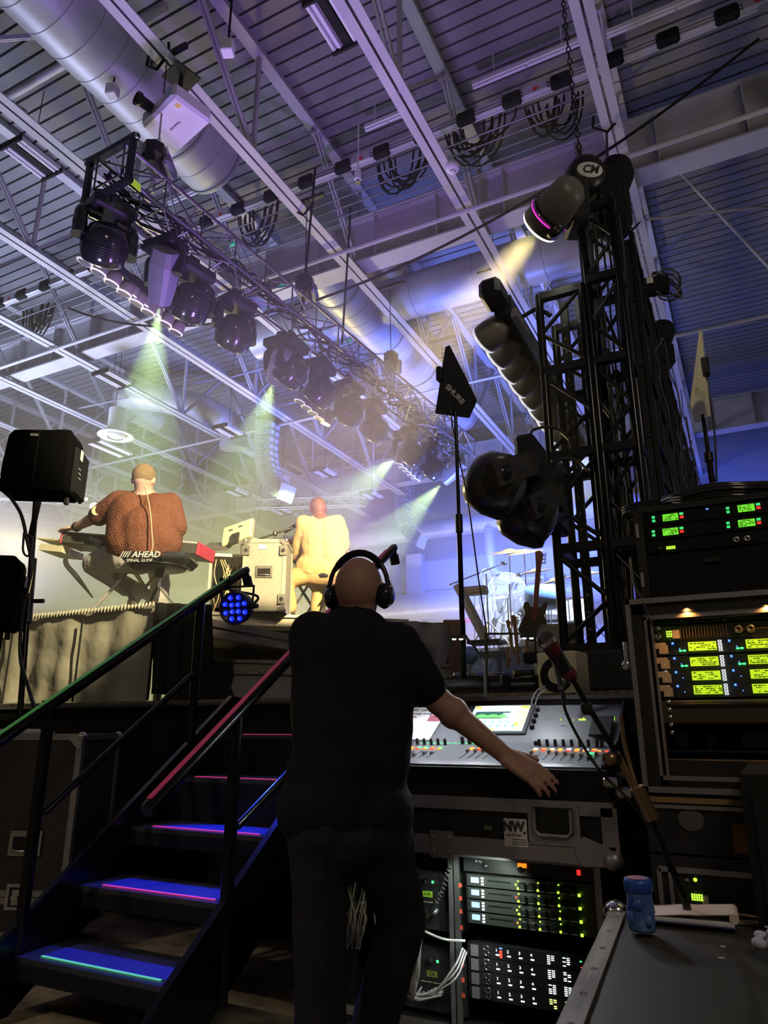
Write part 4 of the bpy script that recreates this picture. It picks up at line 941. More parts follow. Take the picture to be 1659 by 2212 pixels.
# ============================================================ mixing console and its case
mat('lcd_blue', (.3, .45, .8), .3, emit=(.35, .55, 1), es=1.1); mat('desk_grey', (.13, .135, .15), .38, .2); mat('desk_dark', (.03, .03, .034), .4); mat('screen_bg', (.65, .8, .75), .2, emit=(.52, .74, .72), es=.75, coat=1); mat('scr_dark', (.02, .06, .05), .3, emit=(.03, .14, .12), es=.6)
mat('scr_green', (.1, .8, .1), .3, emit=(.12, .8, .08), es=1); mat('scr_orange', (1, .6, .05), .3, emit=(1, .55, .05), es=1); mat('scr_yel', (.6, .75, .3), .3, emit=(.42, .62, .22), es=.8); mat('scr_white', (.9, .95, .95), .3, emit=(.85, .95, .95), es=1.1)
mat('led_g', (.1, .9, .2), .3, emit=(.05, 1, .25), es=1.8); mat('led_r', (1, .1, .05), .3, emit=(1, .06, .03), es=1.6); mat('led_o', (1, .4, .05), .3, emit=(1, .30, .05), es=1.5); mat('led_lime', (.6, 1, .1), .3, emit=(.45, 1, .05), es=2); mat('led_b', (.1, .3, 1), .3, emit=(.08, .25, 1), es=2); mat('led_w', (1, 1, 1), .3, emit=(.85, .92, 1), es=1.5)
mat('lcd_lime', (.6, .9, .05), .3, emit=(.50, .80, .02), es=.9); mat('lcd_green', (.3, .9, .1), .3, emit=(.16, .80, .03), es=.9); mat('lcd_ink', (.10, .16, .01), .5); mat('paper', (.72, .72, .74), .7); mat('ink', (.05, .05, .06), .8); mat('ink_red', (.35, .10, .14), .8)
cx1 = PY(1345, 1530, 3.1).x; CWD = 1.053; cx0 = cx1-CWD; CY = 2.57
con = thing('mixing_console', 'wide grey digital mixing console with lit touch screen', 'mixing console', (cx0, CY, .86))
prof = [(0, 0), (0, .115), (.03, .125), (.30, .185), (.33, .20), (.53, .335), (.56, .335), (.58, 0)]
b = MB(); b.prism([(y, z) for y, z in prof], CWD, TM((0, 0, 0), (1, 0, 0), (0, 1, 0))); b.build('desk_body', 'desk_grey', con)
for x in (-.008, CWD+.0): b = MB(); b.prism([(-.01, -.0), (-.01, .125), (.03, .14), (.30, .20), (.53, .35), (.58, .345), (.59, 0)], .010, TM((x, 0, 0), (1, 0, 0), (0, 1, 0))); b.build('side_cheek', 'desk_dark', con)
LP = TM((0, .03, .1255), (0, -(.185-.125), .27), (1, 0, 0))      # fader panel plane: x along desk, y up the slope
UP = TM((0, .33, .2005), (0, -.135, .20), (1, 0, 0))             # screen panel plane
def lx(px, py=1640): return PY(px, py, CY+.15).x-cx0
# centre screen
sx0, sx1 = PY(1015, 1570, CY+.43).x-cx0, PY(1137, 1570, CY+.43).x-cx0; sc0 = (sx0+sx1)/2; sw = sx1-sx0
b = MB(); b.bbox((sc0, .135, .003), (sw+.035, .215, .008), .003, UP); b.build('screen_bezel', 'desk_dark', con)
scr = MB().box((sc0, .135, .0085), (sw, .185, .002), UP).build('touch_screen', 'screen_bg', con)
b = MB(); b.box((sc0-.12*sw, .155, .0105), (sw*.62, .05, .001), UP); b.m(1)
for i in range(12): h = .012+.012*abs(math.sin(i*.7)); b.box((sc0-.40*sw+.045*sw*i, .135+h/2, .0115), (.045*sw, h, .001), UP)
b.m(2); b.box((sc0+.42*sw, .215, .0108), (sw*.14, .014, .001), UP); b.box((sc0-.42*sw, .213, .0108), (sw*.1, .014, .001), UP); b.box((sc0-.05*sw, .050, .0108), (sw*.12, .010, .001), UP); b.box((sc0+.36*sw, .09, .0108), (sw*.08, .014, .001), UP)
b.m(3)
for i in range(8): b.box((sc0+.36*sw, .195-.02*i, .0106), (sw*.085, .012, .0008), UP); b.box((sc0+.455*sw, .195-.02*i, .0106), (sw*.085, .012, .0008), UP)
b.m(4)
for i in range(5):
    b.lathe([(0, .001), (.006, .001)], UP @ Vector((sc0-.32*sw+.13*sw*i, .105, .0105)), UP.to_3x3() @ Vector((0, 0, 1)), 10); b.lathe([(0, .001), (.006, .001)], UP @ Vector((sc0-.2*sw+.13*sw*i, .075, .0105)), UP.to_3x3() @ Vector((0, 0, 1)), 10)
b.m(5); b.box((sc0+.18*sw, .135, .0106), (sw*.22, .07, .0008), UP); b.box((sc0-.1*sw, .222, .0106), (sw*.6, .004, .0008), UP)
b.build('screen_graphics', ['scr_dark', 'scr_green', 'scr_orange', 'scr_yel', 'teal', 'scr_white'], scr) if mat('teal', (.05, .45, .45), .4, emit=(.05, .4, .4), es=.6) else 0
text('YAMAHA', .017, 'white', con, UP @ Matrix.Translation((sc0+.01, .238, .002)), 'lettering')
b = MB(); b.lathe([(.006, 0), (.008, .001), (.006, .001)], UP @ Vector((sc0-.055, .238, .001)), UP.to_3x3() @ Vector((0, 0, 1)), 12); b.build('round_emblem', 'white', con)
# knobs beside the screen
def knob(parent, T, x, y, r=.008, h=.014, m='desk_knob', name='knob'):
    b = MB(); b.lathe([(0, h), (r*.8, h), (r, h*.8), (r*1.05, 0)], T @ Vector((x, y, 0)), T.to_3x3() @ Vector((0, 0, 1)), 10); return b.build(name, m, parent)
mat('desk_knob', (.012, .012, .014), .5)
for i in range(4): knob(con, UP, sc0+sw*.5+.035, .20-.042*i, .010, .018)
for i in range(5):
    knob(con, UP, sc0-sw*.5-.035, .20-.022*i, .008); knob(con, UP, sc0-sw*.5-.065, .20-.022*i, .008)
for i in range(5): knob(con, LP, lx(975)+.03*i, .255, .008, .03)
# meter block upper right
b = MB(); mx0 = sc0+sw*.5+.075
for i in range(26):
    for j in range(11): b.box((mx0+.0075*i+(.004 if i > 12 else 0), .135+.0085*j, .001), (.0022, .004, .001), UP)
b.build('meter_scale', 'meter_dim', con) if mat('meter_dim', (.35, .35, .36), .6) else 0
b = MB()
for i, h in ((9, 2), (14, 1), (16, 1), (19, 2), (20, 2), (21, 3), (22, 2), (36, 3), (37, 4), (41, 2)):
    for j in range(h): b.box((mx0+.0075*i, .128+.006*j, .0015), (.004, .004, .001), UP)
b.build('meter_light', 'led_lime', con)
text('DIGITAL MIXING CONSOLE', .006, 'meter_dim', con, UP @ Matrix.Translation((CWD-.19, .09, .001)), 'lettering'); text('CL', .022, 'white', con, UP @ Matrix.Translation((CWD-.095, .092, .001)), 'lettering')
# dark tablet leaning on right end
tb = MB(); tb.bbox((CWD-.06, .06, .018), (.085, .13, .012), .004, UP); o = tb.build('tablet', 'black_plastic'); o.location = (cx0, CY, .86); tag(o, 'black tablet leaning at the end of the mixing console', 'tablet')
# faders, buttons and channel knobs on the lower panel
def fader_bank(x0, n, dx, kn, btn, kz=.235):
    for i in range(n):
        x = x0+dx*i
        if kn: knob(con, LP, x, kz, .0065, .026)
        b = MB(); b.box((x, .085, .0006), (.003, .10, .001), LP); b.build('fader_slot', 'desk_knob', con)
        y = .06+random.choice((.0, .03, .055, .07)); b = MB(); b.bbox((x, y, .007), (.011, .022, .012), .003, LP); b.m(1).box((x, y, .0135), (.011, .002, .001), LP); b.build('fader_cap', ['fader_cap', 'white'], con)
        for j, m_ in enumerate(btn):
            b = MB(); b.box((x, .165+.018*j, .002), (.016, .007, .004), LP); b.build('button', m_[i % len(m_)], con)
mat('fader_cap', (.28, .28, .30), .3, .3)
fader_bank(lx(1150), 8, .031, True, (('led_o', 'led_r', 'led_o'), ('led_w', 'led_o')))
fader_bank(lx(1290), 2, .03, True, (('led_o', 'led_r'),))
b = MB(); b.box((lx(1278), .13, .002), (.018, .01, .004), LP); b.build('button', 'led_g', con)
fader_bank(lx(1010), 4, .031, False, (('led_o', 'led_r'), ('led_o',)))
fader_bank(lx(720), 16, .031, True, (('led_r', 'led_o'), ('led_g', 'led_g', 'led_o')))
b = MB(); b.box((lx(1143), .25, .008), (.02, .02, .016), LP); b.build('button', 'desk_knob', con)
b = MB()
for i in range(10): b.box((lx(885)+.028*i, .262, .001), (.02, .004, .001), LP)
b.build('light_strip', 'led_g', con)
# papers leaning on the screen panel
ps = MB(); px0, px1 = PY(872, 1570, CY+.43).x-cx0, PY(950, 1570, CY+.43).x-cx0; b = MB(); b.box(((px0-.12+px1)/2, .115, .006), (px1-px0+.12, .24, .0015), UP @ Matrix.Rotation(-.05, 4, 'Z')); o = b.build('paper_sheet', 'paper'); o.location = (cx0, CY, .86); tag(o, 'white sheet with handwriting lying on the mixing console screen panel', 'paper')
def ondesk(o): o.parent = None; o.location = (cx0, CY, .86); return o
hw = text('mic  OR 5   vox', .022, 'ink', None, UP @ Matrix.Translation((px1-.09, .20, .0072)) @ Matrix.Rotation(-.1, 4, 'Z'), 'handwriting', shear=.3); hw2 = text('(using) (using)', .018, 'ink', None, UP @ Matrix.Translation((px1-.10, .175, .0072)), 'handwriting', shear=.3)
b = MB(); b.box((px1-.035, .15, .0073), (.06, .045, .0005), UP @ Matrix.Rotation(-.05, 4, 'Z')); b.box((px1-.13, .15, .0073), (.02, .01, .0005), UP); dr = b.build('drawing', 'ink_red')
for x_ in (hw, hw2, dr): x_.parent = o
# console sits in an open flight case
case = thing('console_case', 'long black flight case with silver trim under the mixing console', 'flight case', (cx0-.06, CY-.10, .70))
CL_ = CWD+.10
MB().box((CL_/2, .42, .08), (CL_-.01, .82, .158)).build('case_body', 'case_face', case)
b = MB()
b.box((CL_/2, .005, .155), (CL_, .02, .042)); b.box((CL_/2, .005, .020), (CL_, .02, .055)); b.box((CL_-.012, .003, .08), (.05, .016, .16)); b.box((CL_-.004, .42, .155), (.012, .84, .04)); b.box((CL_-.004, .42, .02), (.012, .84, .05)); b.build('edge_trim', 'alu_dull', case)
b = MB(); b.cyl((0, .0, .172), (CL_, .0, .172), .005, n=8); b.build('tongue_bead', 'chrome', case)
b = MB(); b.box((CL_/2, .03, .22), (CL_-.02, .05, .10)); b.box((CL_/2, .012, .195), (CL_*.9, .01, .010)); b.build('foam_rim', 'black_matte', case)
def hx(px, py=1760): return PY(px, py, CY-.1).x-(cx0-.06)
b = MB(); b.bbox((hx(1195, 1750), -.006, .105), (.17, .006, .13), .002); b.m(1).box((hx(1195), -.006, .115), (.13, .008, .08)); b.m(0).ring([Vector((hx(1195)+a_, -.016, z_)) for a_, z_ in ((-.06, .15), (-.06, .085), (-.045, .07), (.045, .07), (.06, .085), (.06, .15))], .007, 8)
for a_ in (-.075, -.025, .025, .075): b.lathe([(0, .004), (.005, .001)], (hx(1195)+a_, -.009, .052), (0, -1, 0), 8)
b.build('recessed_handle', ['alu_dull', 'black_metal'], case)
b = MB(); b.box((hx(955), -.006, .02), (.085, .008, .085))
for a_ in (-.03, .03): b.lathe([(0, .004), (.005, .001)], (hx(955)+a_, -.010, .0), (0, -1, 0), 8); b.lathe([(0, .004), (.005, .001)], (hx(955)+a_, -.010, .045), (0, -1, 0), 8)
b.build('latch_plate', 'alu_dull', case)
b = MB(); b.prism([(0, 0), (-.11, .0), (-.13, .05), (-.10, .085), (-.03, .06), (0, .04)], .008, TM((CL_+.004, -.004, -.01), (0, -1, 0), (1, 0, 0))); b.ell((CL_-.01, .0, .01), (.032, .032, .03)); b.build('ball_corner', 'alu_dull', case)
st_ = MB().box((0, 0, 0), (.078, .002, .085)).build('nw_sticker', 'tape_white') ; st_.name = 'white_sticker'
st_.location = (cx0-.06+hx(1113), CY-.10-.012+.006, .70+.072); tag(st_, 'square white sticker with bold black NW on the console case front', 'sticker')
text('NW', .040, 'ink', st_, TM((-.006, -.0015, .018), (0, -1, 0), (1, 0, 0)), bold=.0025); text('.', .045, 'ink', st_, TM((.031, -.0015, .012), (0, -1, 0), (1, 0, 0)), bold=.002); text('NORTHWEST', .009, 'ink', st_, TM((-.006, -.0015, -.008), (0, -1, 0), (1, 0, 0)))
b = MB()
for i in range(3): b.box((.012, -.0015, -.02-.007*i), (.045, .0006, .002))
b.build('small_print', 'ink', st_)
gt = MB().box((0, 0, 0), (.028, .002, .012)).build('green_tape', 'tape_dimgreen') if mat('tape_dimgreen', (.10, .20, .07), .6) else 0
gt.location = (cx0-.06+hx(1055, 1775), CY-.112+.006, .70+.082); tag(gt, 'small green tape label on the console case front', 'label')
# foil packets on the case
mat('foil', (.6, .45, .35), .15, .9, bump=('noise', 40, .8, .01)); mat('foil_blue', (.08, .25, .5), .25, .5)
p = PZ(1255, 1722, .875); b = MB(); b.ell((0, 0, .008), (.05, .02, .009)); o = b.build('foil_packet', 'foil'); o.location = p+Vector((0, .015, 0)); tag(o, 'shiny copper foil wrapper lying on the console case edge', 'wrapper')
p = PZ(1300, 1722, .875); b = MB(); b.bbox((0, 0, .008), (.10, .03, .014), .004); o = b.build('foil_packet', 'foil_blue'); o.location = p+Vector((0, .015, 0)); tag(o, 'blue foil wrapper lying at the end of the console case edge', 'wrapper')
# dolly with two rack bays under the console
RY = 2.72; rk = thing('console_rack', 'black double rack frame with silver edging under the mixing console', 'equipment rack', (cx0-.05, RY, 0))
RW = CWD+.09; RZT = .70; xd = PY(982, 1950, RY).x-(cx0-.05); xe = PY(1290, 1880, RY).x-(cx0-.05)
b = MB(); b.box((RW/2, .65, .36), (RW, .02, .60)); b.box((RW/2, .33, .07), (RW, .66, .06)); b.box((RW/2, .33, .685), (RW, .66, .03)); b.box((RW-.01, .33, .36), (.02, .66, .6)); b.box((.01, .33, .36), (.02, .66, .6)); b.build('rack_body', 'case_face', rk)
b = MB(); b.box(((xd+xe)/2, -.004, .655), (xe-xd, .01, .022)); b.box((xe, -.004, .38), (.022, .01, .57)); b.box((xd/2, -.004, .655), (xd-.03, .01, .016)); b.build('edge_trim', 'alu_dull', rk)
b = MB(); b.box((xd-.012, 0, .36), (.016, .014, .60)); b.m(1).box((xd+.012, 0, .36), (.018, .016, .60)); b.build('divider', ['alu_dull', 'alu'], rk)
b = MB(); b.box((RW/2, -.004, .085), (RW, .012, .03)); b.build('bottom_trim', 'alu', rk)
for sx in (.15, RW-.15): b = MB(); b.lathe([(0, -.02), (.04, -.02), (.042, .02), (0, .02)], (sx, .1, .043), (1, 0, 0), 16); b.build('caster', 'rubber', rk)
def gear(name, label, cat, px, py, wd, h, Y, z=None, m='case_face', group=None, dpt=.3):
    c = PY(px, py, Y); t = thing(name, label, cat, (c.x, Y, c.z if z is None else z), 0, group)
    MB().box((wd/2, dpt/2+.004, h/2), (wd, dpt, h)).build('chassis', m, t); return t
def pbox(t, name, m, x, z, w_, h_, dy=.003, y=0): return MB().box((x, y-dy/2, z), (w_, dy, h_)).build(name, m, t)
mat('unit_black', (.035, .038, .035), .35, .3); mat('unit_front', (.09, .10, .09), .35, .5)
bw = xe-xd-.05; bx = cx0-.05+xd+.035
# battery charger rows and stage boxes in the larger bay
U = .0445
for k in range(4):
    z = PY(1100, 1917+27.5*k, RY).z-.012; t = thing('receiver_unit', ('topmost', 'second', 'third', 'lowest')[k]+' of the four charger rows lit by the rack lamp', 'rack unit', (bx, RY+.02, z), 0, 'four lit charger rows'); t.scale = (1.17, 1, 1)
    MB().box((bw/2.34, .15, .02), (bw/1.17, .28, .040)).build('chassis', 'unit_black', t); pbox(t, 'panel', 'unit_front', .15, .02, .28, .036)
    pbox(t, 'display', 'led_b' if 0 else 'lcd_blue', .035, .022, .026, .018, .002, -.003)
    for i in range(3): pbox(t, 'button', 'led_w', .060, .010+.010*i, .008, .006, .002, -.003)
    pbox(t, 'slot', 'black_matte', .115, .024, .075, .004, .002, -.003)
    for i in range(3):
        for j in range(2): b = MB(); xx = .190+.062*i+.028*j; b.bbox((xx, -.008, .018), (.022, .016, .024), .005); b.m(1).box((xx, -.017, .008), (.016, .002, .003)); b.build('battery', ['desk_knob', 'alu'], t)
        pbox(t, 'led', 'led_lime', .174+.062*i, .008, .006, .007, .003, -.003); pbox(t, 'led', 'led_lime', .176+.062*i, .032, .004, .004, .003, -.003)
    pbox(t, 'led', 'led_lime', .36, .006, .008, .009, .003, -.003)
    pbox(t, 'led', 'led_r' if k == 1 else 'led_o' if k == 3 else 'led_lime', .168, .02, .004, .006, .003, -.003)
for k in range(4):
    z = PY(1100, 2068+31*k, RY).z-.02; t = thing('stage_box', ('topmost', 'second', 'third', 'lowest')[k]+' of the four black stage boxes with channel numbers', 'stage box', (bx, RY+.02, z), 0, 'four numbered stage boxes'); t.scale = (1.28, 1, 1)
    MB().box((bw/2.56, .15, .021), (bw/1.28, .28, .042)).build('chassis', 'black_matte', t)
    for n_ in range(4): text(str(n_+1), .013, 'led_w', t, TM((.085+.033*n_, -.001+.01, .028), (0, -1, 0), (1, 0, 0)), 'number'); pbox(t, 'mute_key', 'led_w', .088+.033*n_, .014, .010, .004, .002, .01)
    b = MB(); b.lathe([(.006, 0), (.011, .004), (.011, 0)], (.055, .01, .03), (0, -1, 0), 14); b.lathe([(.005, 0), (.009, .004), (.009, 0)], (.057, .01, .012), (0, -1, 0), 14); b.build('jack', 'chrome', t)
    pbox(t, 'handle', 'alu_dull', .022, .02, .022, .036, .01, .01)
    b = MB()
    for i in range(5):
        for j in range(4):
            if random.random() < .8: b.box((.232+.011*j+(.02 if j > 1 else 0), .008, .010+.006*i), (.008, .002, .0025))
    b.build('display', 'led_w' if k < 3 else 'scr_yel2', t) if mat('scr_yel2', (.9, .9, .4), .3, emit=(.9, .9, .3), es=1.4) else 0
    pbox(t, 'led', 'led_g' if k % 2 == 0 else 'led_r', .318, .03, .006, .003, .002, .01); pbox(t, 'led', 'led_r', .32, .012, .005, .003, .002, .01)
    if k == 0:
        b = MB()
        for i in range(5): b.box((.098, .008, .008+.005*i), (.007, .002, .003))
        b.build('meter_light', 'led_r', t); pbox(t, 'led', 'led_b', .098, .036, .008, .004, .002, .01)
t = gear('power_conditioner', 'black rack unit with glowing orange and red switches', 'rack unit', 990, 1880, bw, .05, RY+.01); t.location.x = bx
b = PY(1126, 1866, RY); pbox(t, 'orange_switch', 'led_oo', b.x-bx, .035, .032, .014, .004) if mat('led_oo', (1, .35, 0), .3, emit=(1, .22, .01), es=1.6) else 0
b = PY(1248, 1876, RY); pbox(t, 'red_switch', 'led_rr', b.x-bx, .028, .012, .016, .004) if mat('led_rr', (1, .03, .02), .3, emit=(1, .03, .02), es=1.4) else 0
text('SP 4x', .012, 'meter_dim', t, TM((.06, -.001, .036), (0, -1, 0), (1, 0, 0)))
for x_ in (.085, .22): b = MB(); b.lathe([(0, .006), (.010, .004), (.013, 0)], (x_, 0, .022), (0, -1, 0), 14); b.build('gooseneck_socket', 'black_plastic', t)
# red flags of tape along the bay edge
for k in range(7):
    z = PY(992, (1912, 1940, 1968, 2002, 2082, 2115, 2148)[k], RY).z; o = MB().box((0, 0, 0), (.016, .004, .014)).build('red_tag', 'tag_red') if mat('tag_red', (.75, .10, .06), .5) else 0
    o.location = (bx-.012, RY-.004, z); o.rotation_euler = (0, random.uniform(-.4, .4), 0); tag(o, 'red tape tag %s on the rack rail' % ('topmost', 'second from the top', 'third from the top', 'tilted, fourth from the top', 'fifth from the top', 'second lowest', 'lowest')[k], 'tag', 'red tape tags on the rack rail')
# small mixers in the narrow bay
def small_mixer(px0, py0, label, gl):
    c = PY(px0, py0, RY+.02); t = thing('preamp_unit', label, 'rack unit', (c.x, RY+.03, c.z), 0, 'two preamps in the narrow bay')
    MB().box((.02, .15, .09), (.25, .28, .20)).build('chassis', 'unit_black', t); pbox(t, 'panel', 'desk_dark', .03, .09, .22, .19)
    pbox(t, 'led', 'led_g', .038, .155, .008, .008, .003, -.003); pbox(t, 'tape_label', gl, .015, .112, .042, .020, .002, -.003)
    text('3-M' if gl == 'lcd_tape' else '5-8', .016, 'ink', t, TM((.015, -.0055, .112), (0, -1, 0), (1, 0, 0)), 'handwriting')
    for i in range(4): b = MB(); b.lathe([(0, .03), (.009, .03), (.010, 0)], (-.02+.024*i, -.003, .045+.006*i), (0, -1, -.3), 12); b.build('plug', 'alu_dull', t); pbox(t, 'label_strip', 'tape_white', -.02+.024*i, .085, .020, .003, .002, -.003)
    b = MB(); b.lathe([(0, .012), (.010, .012), (.011, 0)], (.008, -.003, .155), (0, -1, 0), 12); b.build('knob', 'desk_knob', t)
mat('lcd_tape', (.45, .80, .05), .5, emit=(.3, .6, .02), es=.15); mat('tape_olive', (.22, .32, .06), .5)
small_mixer(915, 2003, 'upper preamp with bright lime tape label in the narrow bay', 'lcd_tape'); small_mixer(925, 2180, 'lower preamp with dull olive tape label in the narrow bay', 'tape_olive')
# cables in the rack
mat('cable_grey', (.42, .43, .44), .4); mat('cable_black', (.03, .03, .03), .35)
b = MB()
a_, e_ = PY(978, 1850, RY-.03), PY(918, 1985, RY-.05); m_ = a_.lerp(e_, .55)+Vector((.015, -.02, -.015)); pl = wig([a_, m_, e_], 60); pts = []
for i, p in enumerate(pl): d = (pl[min(i+1, len(pl)-1)]-pl[max(i-1, 0)]).normalized(); s_, u_, _ = frame(d); pts.append(p+(s_*math.cos(i*1.05)+u_*math.sin(i*1.05))*.009)
tag(MB().ring(pts, .0028, 5).build('coiled_cable', 'cable_sheen'), 'coiled black cord hanging across the rack divider', 'cable')
b = MB()
for k in range(10):
    s0 = PY(random.uniform(890, 915), random.uniform(2015, 2040), RY-.12); m1 = PY(random.uniform(868, 905), random.uniform(2080, 2140), RY-.14); e1 = PY(random.uniform(905, 960), random.uniform(2130, 2155), RY-.05); b.ring(wig([s0, m1, PY(900+random.uniform(-10, 10), 2160, RY-.10), e1], 6), .0035, 6)
for k in range(3): b.ring(wig([PY(1000+4*k, 2048+4*k, RY-.03), PY(980, 2090+14*k, RY-.08), PY(930-10*k, 2150, RY-.10), PY(885, 2140, RY-.08)], 6), .0035, 6)
tag(b.build('patch_cables', 'cable_grey'), 'tangle of grey patch cables hanging in front of the lower preamp', 'cables')
tag(MB().ring(wig([PY(898, 2000, RY-.10), PY(930, 2018, RY-.08), PY(965, 2030, RY-.05), PY(1005, 2032, RY-.03)], 6), .0045, 6).build('white_cable', 'white'), 'single white cable crossing the rack divider', 'cable')
b = MB()
for k in range(16):
    x_ = random.uniform(745, 800); b.ring(wig([PY(x_, 1900+random.uniform(0, 60), RY-.02), PY(x_+random.uniform(-20, 25), 1980+random.uniform(0, 40), RY-.08), PY(x_+random.uniform(-25, 10), 2050, RY-.04)], 5), .003, 5)
tag(b.build('patch_cables', 'cable_brass'), 'tangle of thin cables glimpsed between the legs of the man in headphones', 'cables') if mat('cable_brass', (.35, .33, .25), .35) else 0
# rack lamps
light('SPOT', 'rack_lamp', PY(1062, 1880, RY-.14), PY(1055, 1960, RY), 2.6, (.85, 1, .85), .01, 120, .6); light('SPOT', 'rack_lamp', PY(1040, 2040, RY-.10), PY(1010, 2150, RY), 1.0, (.9, 1, .95), .01, 130, .8); light('SPOT', 'rack_lamp', PY(1000, 1870, RY-.12), PY(985, 1990, RY), 1.2, (.85, 1, .9), .01, 120, .6)
# gooseneck lamps
mat('goose_led', (1, 1, 1), .3, emit=(.92, .95, 1), es=9)
def gooseneck(pts, D, label, pw=1.5):
    pw *= 3
    t = thing('gooseneck_lamp', label, 'lamp', P(pts[0][0], pts[0][1], D), 0, 'gooseneck console lamps'); o0 = t.location.copy(); w_ = [P(x, y, D)-o0 for x, y in pts]
    MB().ring(wig(w_, 8), .0055, 8).build('stem', 'black_plastic', t); e = w_[-1]; d = (w_[-1]-w_[-2]); d.z = 0; d.normalize()
    b = MB(); b.bbox((0, 0, 0), (.075, .032, .016), .006, TM(e+d*.03, (0, 0, 1), d)); b.build('lamp_head', 'black_plastic', t)
    b = MB()
    for s in (-1, 1): b.ell(e+d*(.035+.015*s)-Vector((0, 0, .009)), (.009, .009, .004), nu=10, nv=6)
    b.build('led', 'goose_led', t); light('SPOT', 'gooseneck_light', o0+e+d*.035-Vector((0, 0, .02)), o0+e+d*.02+Vector((0, -.18, -.5)), pw, (.9, .95, 1), .01, 150, 1)
gooseneck([(947, 1512), (938, 1440), (922, 1400), (903, 1383)], 3.1, 'gooseneck lamp nearest the man in headphones', 3.5)
gooseneck([(1049, 1505), (1046, 1450), (1030, 1405), (1006, 1376)], 3.05, 'gooseneck lamp crossing the antenna pole', 3.5)
gooseneck([(1210, 1490), (1195, 1430), (1180, 1390), (1158, 1374)], 3.0, 'gooseneck lamp beside the vocal microphone', 2.5)
# black case behind the console, things on it
zt = PY(1100, 1505, 3.30).z; bk = thing('side_case', 'low black case between the console and the stage edge', 'case', (cx0+.85, 3.42, 0)); MB().box((0, 0, zt/2), (1.9, .42, zt-.01)).build('case_body', 'case_face', bk); MB().box((0, -.21, zt-.01), (1.9, .01, .018)).build('edge_trim', 'alu_dull', bk)
def antenna(px_top, py_c, px_b, py_b, D, label, m, word, pw_, flip=1, base=True, ln=None, zb=None):
    bt = P(px_b, py_b, D); bt.z = zb or bt.z; tp = P(px_top, py_c, D); t = thing('antenna_stand', label, 'antenna', (bt.x, bt.y, bt.z), 0); H = tp.z-bt.z
    if base: b = MB(); b.lathe([(0, .04), (.05, .038), (.11, .02), (.125, .0), (0, 0)], n=28); b.build('round_base', 'black_matte', t)
    MB().cyl((0, 0, 0), (0, 0, H*.55), .0125, n=12).build('lower_tube', 'black_tube', t); MB().cyl((0, 0, H*.5), (0, 0, H*.56), .018, n=12).build('clutch', 'black_plastic', t); MB().cyl((0, 0, H*.55), (0, 0, H-.10), .009, n=12).build('upper_tube', 'black_tube', t)
    T = TM((0, 0, H), pw_, (0, 0, 1)) @ Matrix.Rotation(.12, 4, 'Z'); b = MB(); L = .34
    b.prism([(-.13, -.09*flip), (-.10, .10*flip), (.0, .13*flip), (.02, .12*flip), (L*.75, -.07*flip), (L*.7, -.09*flip)], .006, T); b.build('paddle', m, t)
    text(word, .042, 'tape_white', t, T @ Matrix.Translation((.0, .0, -.001)) @ Matrix.Rotation(PI, 4, 'X') @ Matrix.Rotation(.0, 4, 'Z') @ Matrix.Rotation(-2.1, 4, 'Z'), bold=.0015)
    MB().bbox(tuple(T @ Vector((.08, -.10*flip, 0))), (.03, .04, .08), .006).build('amplifier', 'black_plastic', t)
    if ln: q = [P(x, y, D)-bt for x, y in ln]; MB().ring(wig(q, 8), .004, 6).build('antenna_cable', 'black_plastic', t)
    return t
antenna(984, 852, 1003, 1487, 3.3, 'black shark-fin antenna on a round-based stand behind the console', 'black_plastic', 'SHURE', (-.70, .62, .12), 1, True, [(968, 860), (985, 960), (1010, 1080), (1035, 1260), (1052, 1380), (1050, 1480)])
antenna(1507, 850, 1540, 1050, 2.75, 'pale edge-on antenna on a stand above the upper rack', 'tape_white', 'SHURE', (.95, .35, 0), -1, False, [(1524, 800), (1540, 900), (1545, 960), (1548, 1040)], P(1366, 1100, 2.42).z+.0)
# folded stand, box fan, heater
mat('beige', (.62, .56, .36), .5); mat('beige_light', (.66, .62, .48), .5)
p = P(1220, 1499, 3.3); t = thing('monitor_speaker', 'small beige speaker box with round black cone on the side case', 'speaker', (p.x, p.y, zt), -.15)
MB().bbox((0, 0, .095), (.185, .16, .19), .008).build('cabinet', 'beige', t); b = MB(); b.lathe([(0, .0), (.03, -.003), (.066, .004), (.072, .008), (.077, .002), (.077, 0)], (0, -.081, .088), (0, -1, 0), 28); b.build('cone', 'black_matte', t)
p = P(1212, 1420, 4.7); t = thing('space_heater', 'cream heater with rounded top and wire grille behind the tower foot', 'heater', (p.x, p.y, SZ), .1); t.scale = (.85, 1, 1.45)
b = MB(); b.prism([(-.17, 0), (.17, 0), (.17, .27)]+[(.17-.06+.06*math.cos(a*PI/10), .27+.06*math.sin(a*PI/10)) for a in range(6)]+[(-.11-.06*math.sin(a*PI/10), .27+.06*math.cos(a*PI/10)) for a in range(6)]+[(-.17, .27)], .10, TM((0, .05, 0), (0, -1, 0), (1, 0, 0))); b.build('heater_body', 'beige_light', t)
b = MB()
for i in range(8): b.box((.03+.016*i, -.054, .17), (.003, .006, .22))
for i in range(10): b.box((.085, -.056, .07+.022*i), (.12, .004, .003))
b.build('grille', 'chrome', t); MB().box((.085, -.0505, .17), (.13, .002, .24)).build('grille_back', 'grille_buff', t) if mat('grille_buff', (.45, .40, .26), .5) else 0  # plain buff backing behind the grille, no emission
a_, e_ = P(1062, 1483, 3.4), P(1172, 1478, 3.35); t = thing('folded_stand', 'folded black tripod stand lying on the side case', 'tripod', (0, 0, 0))
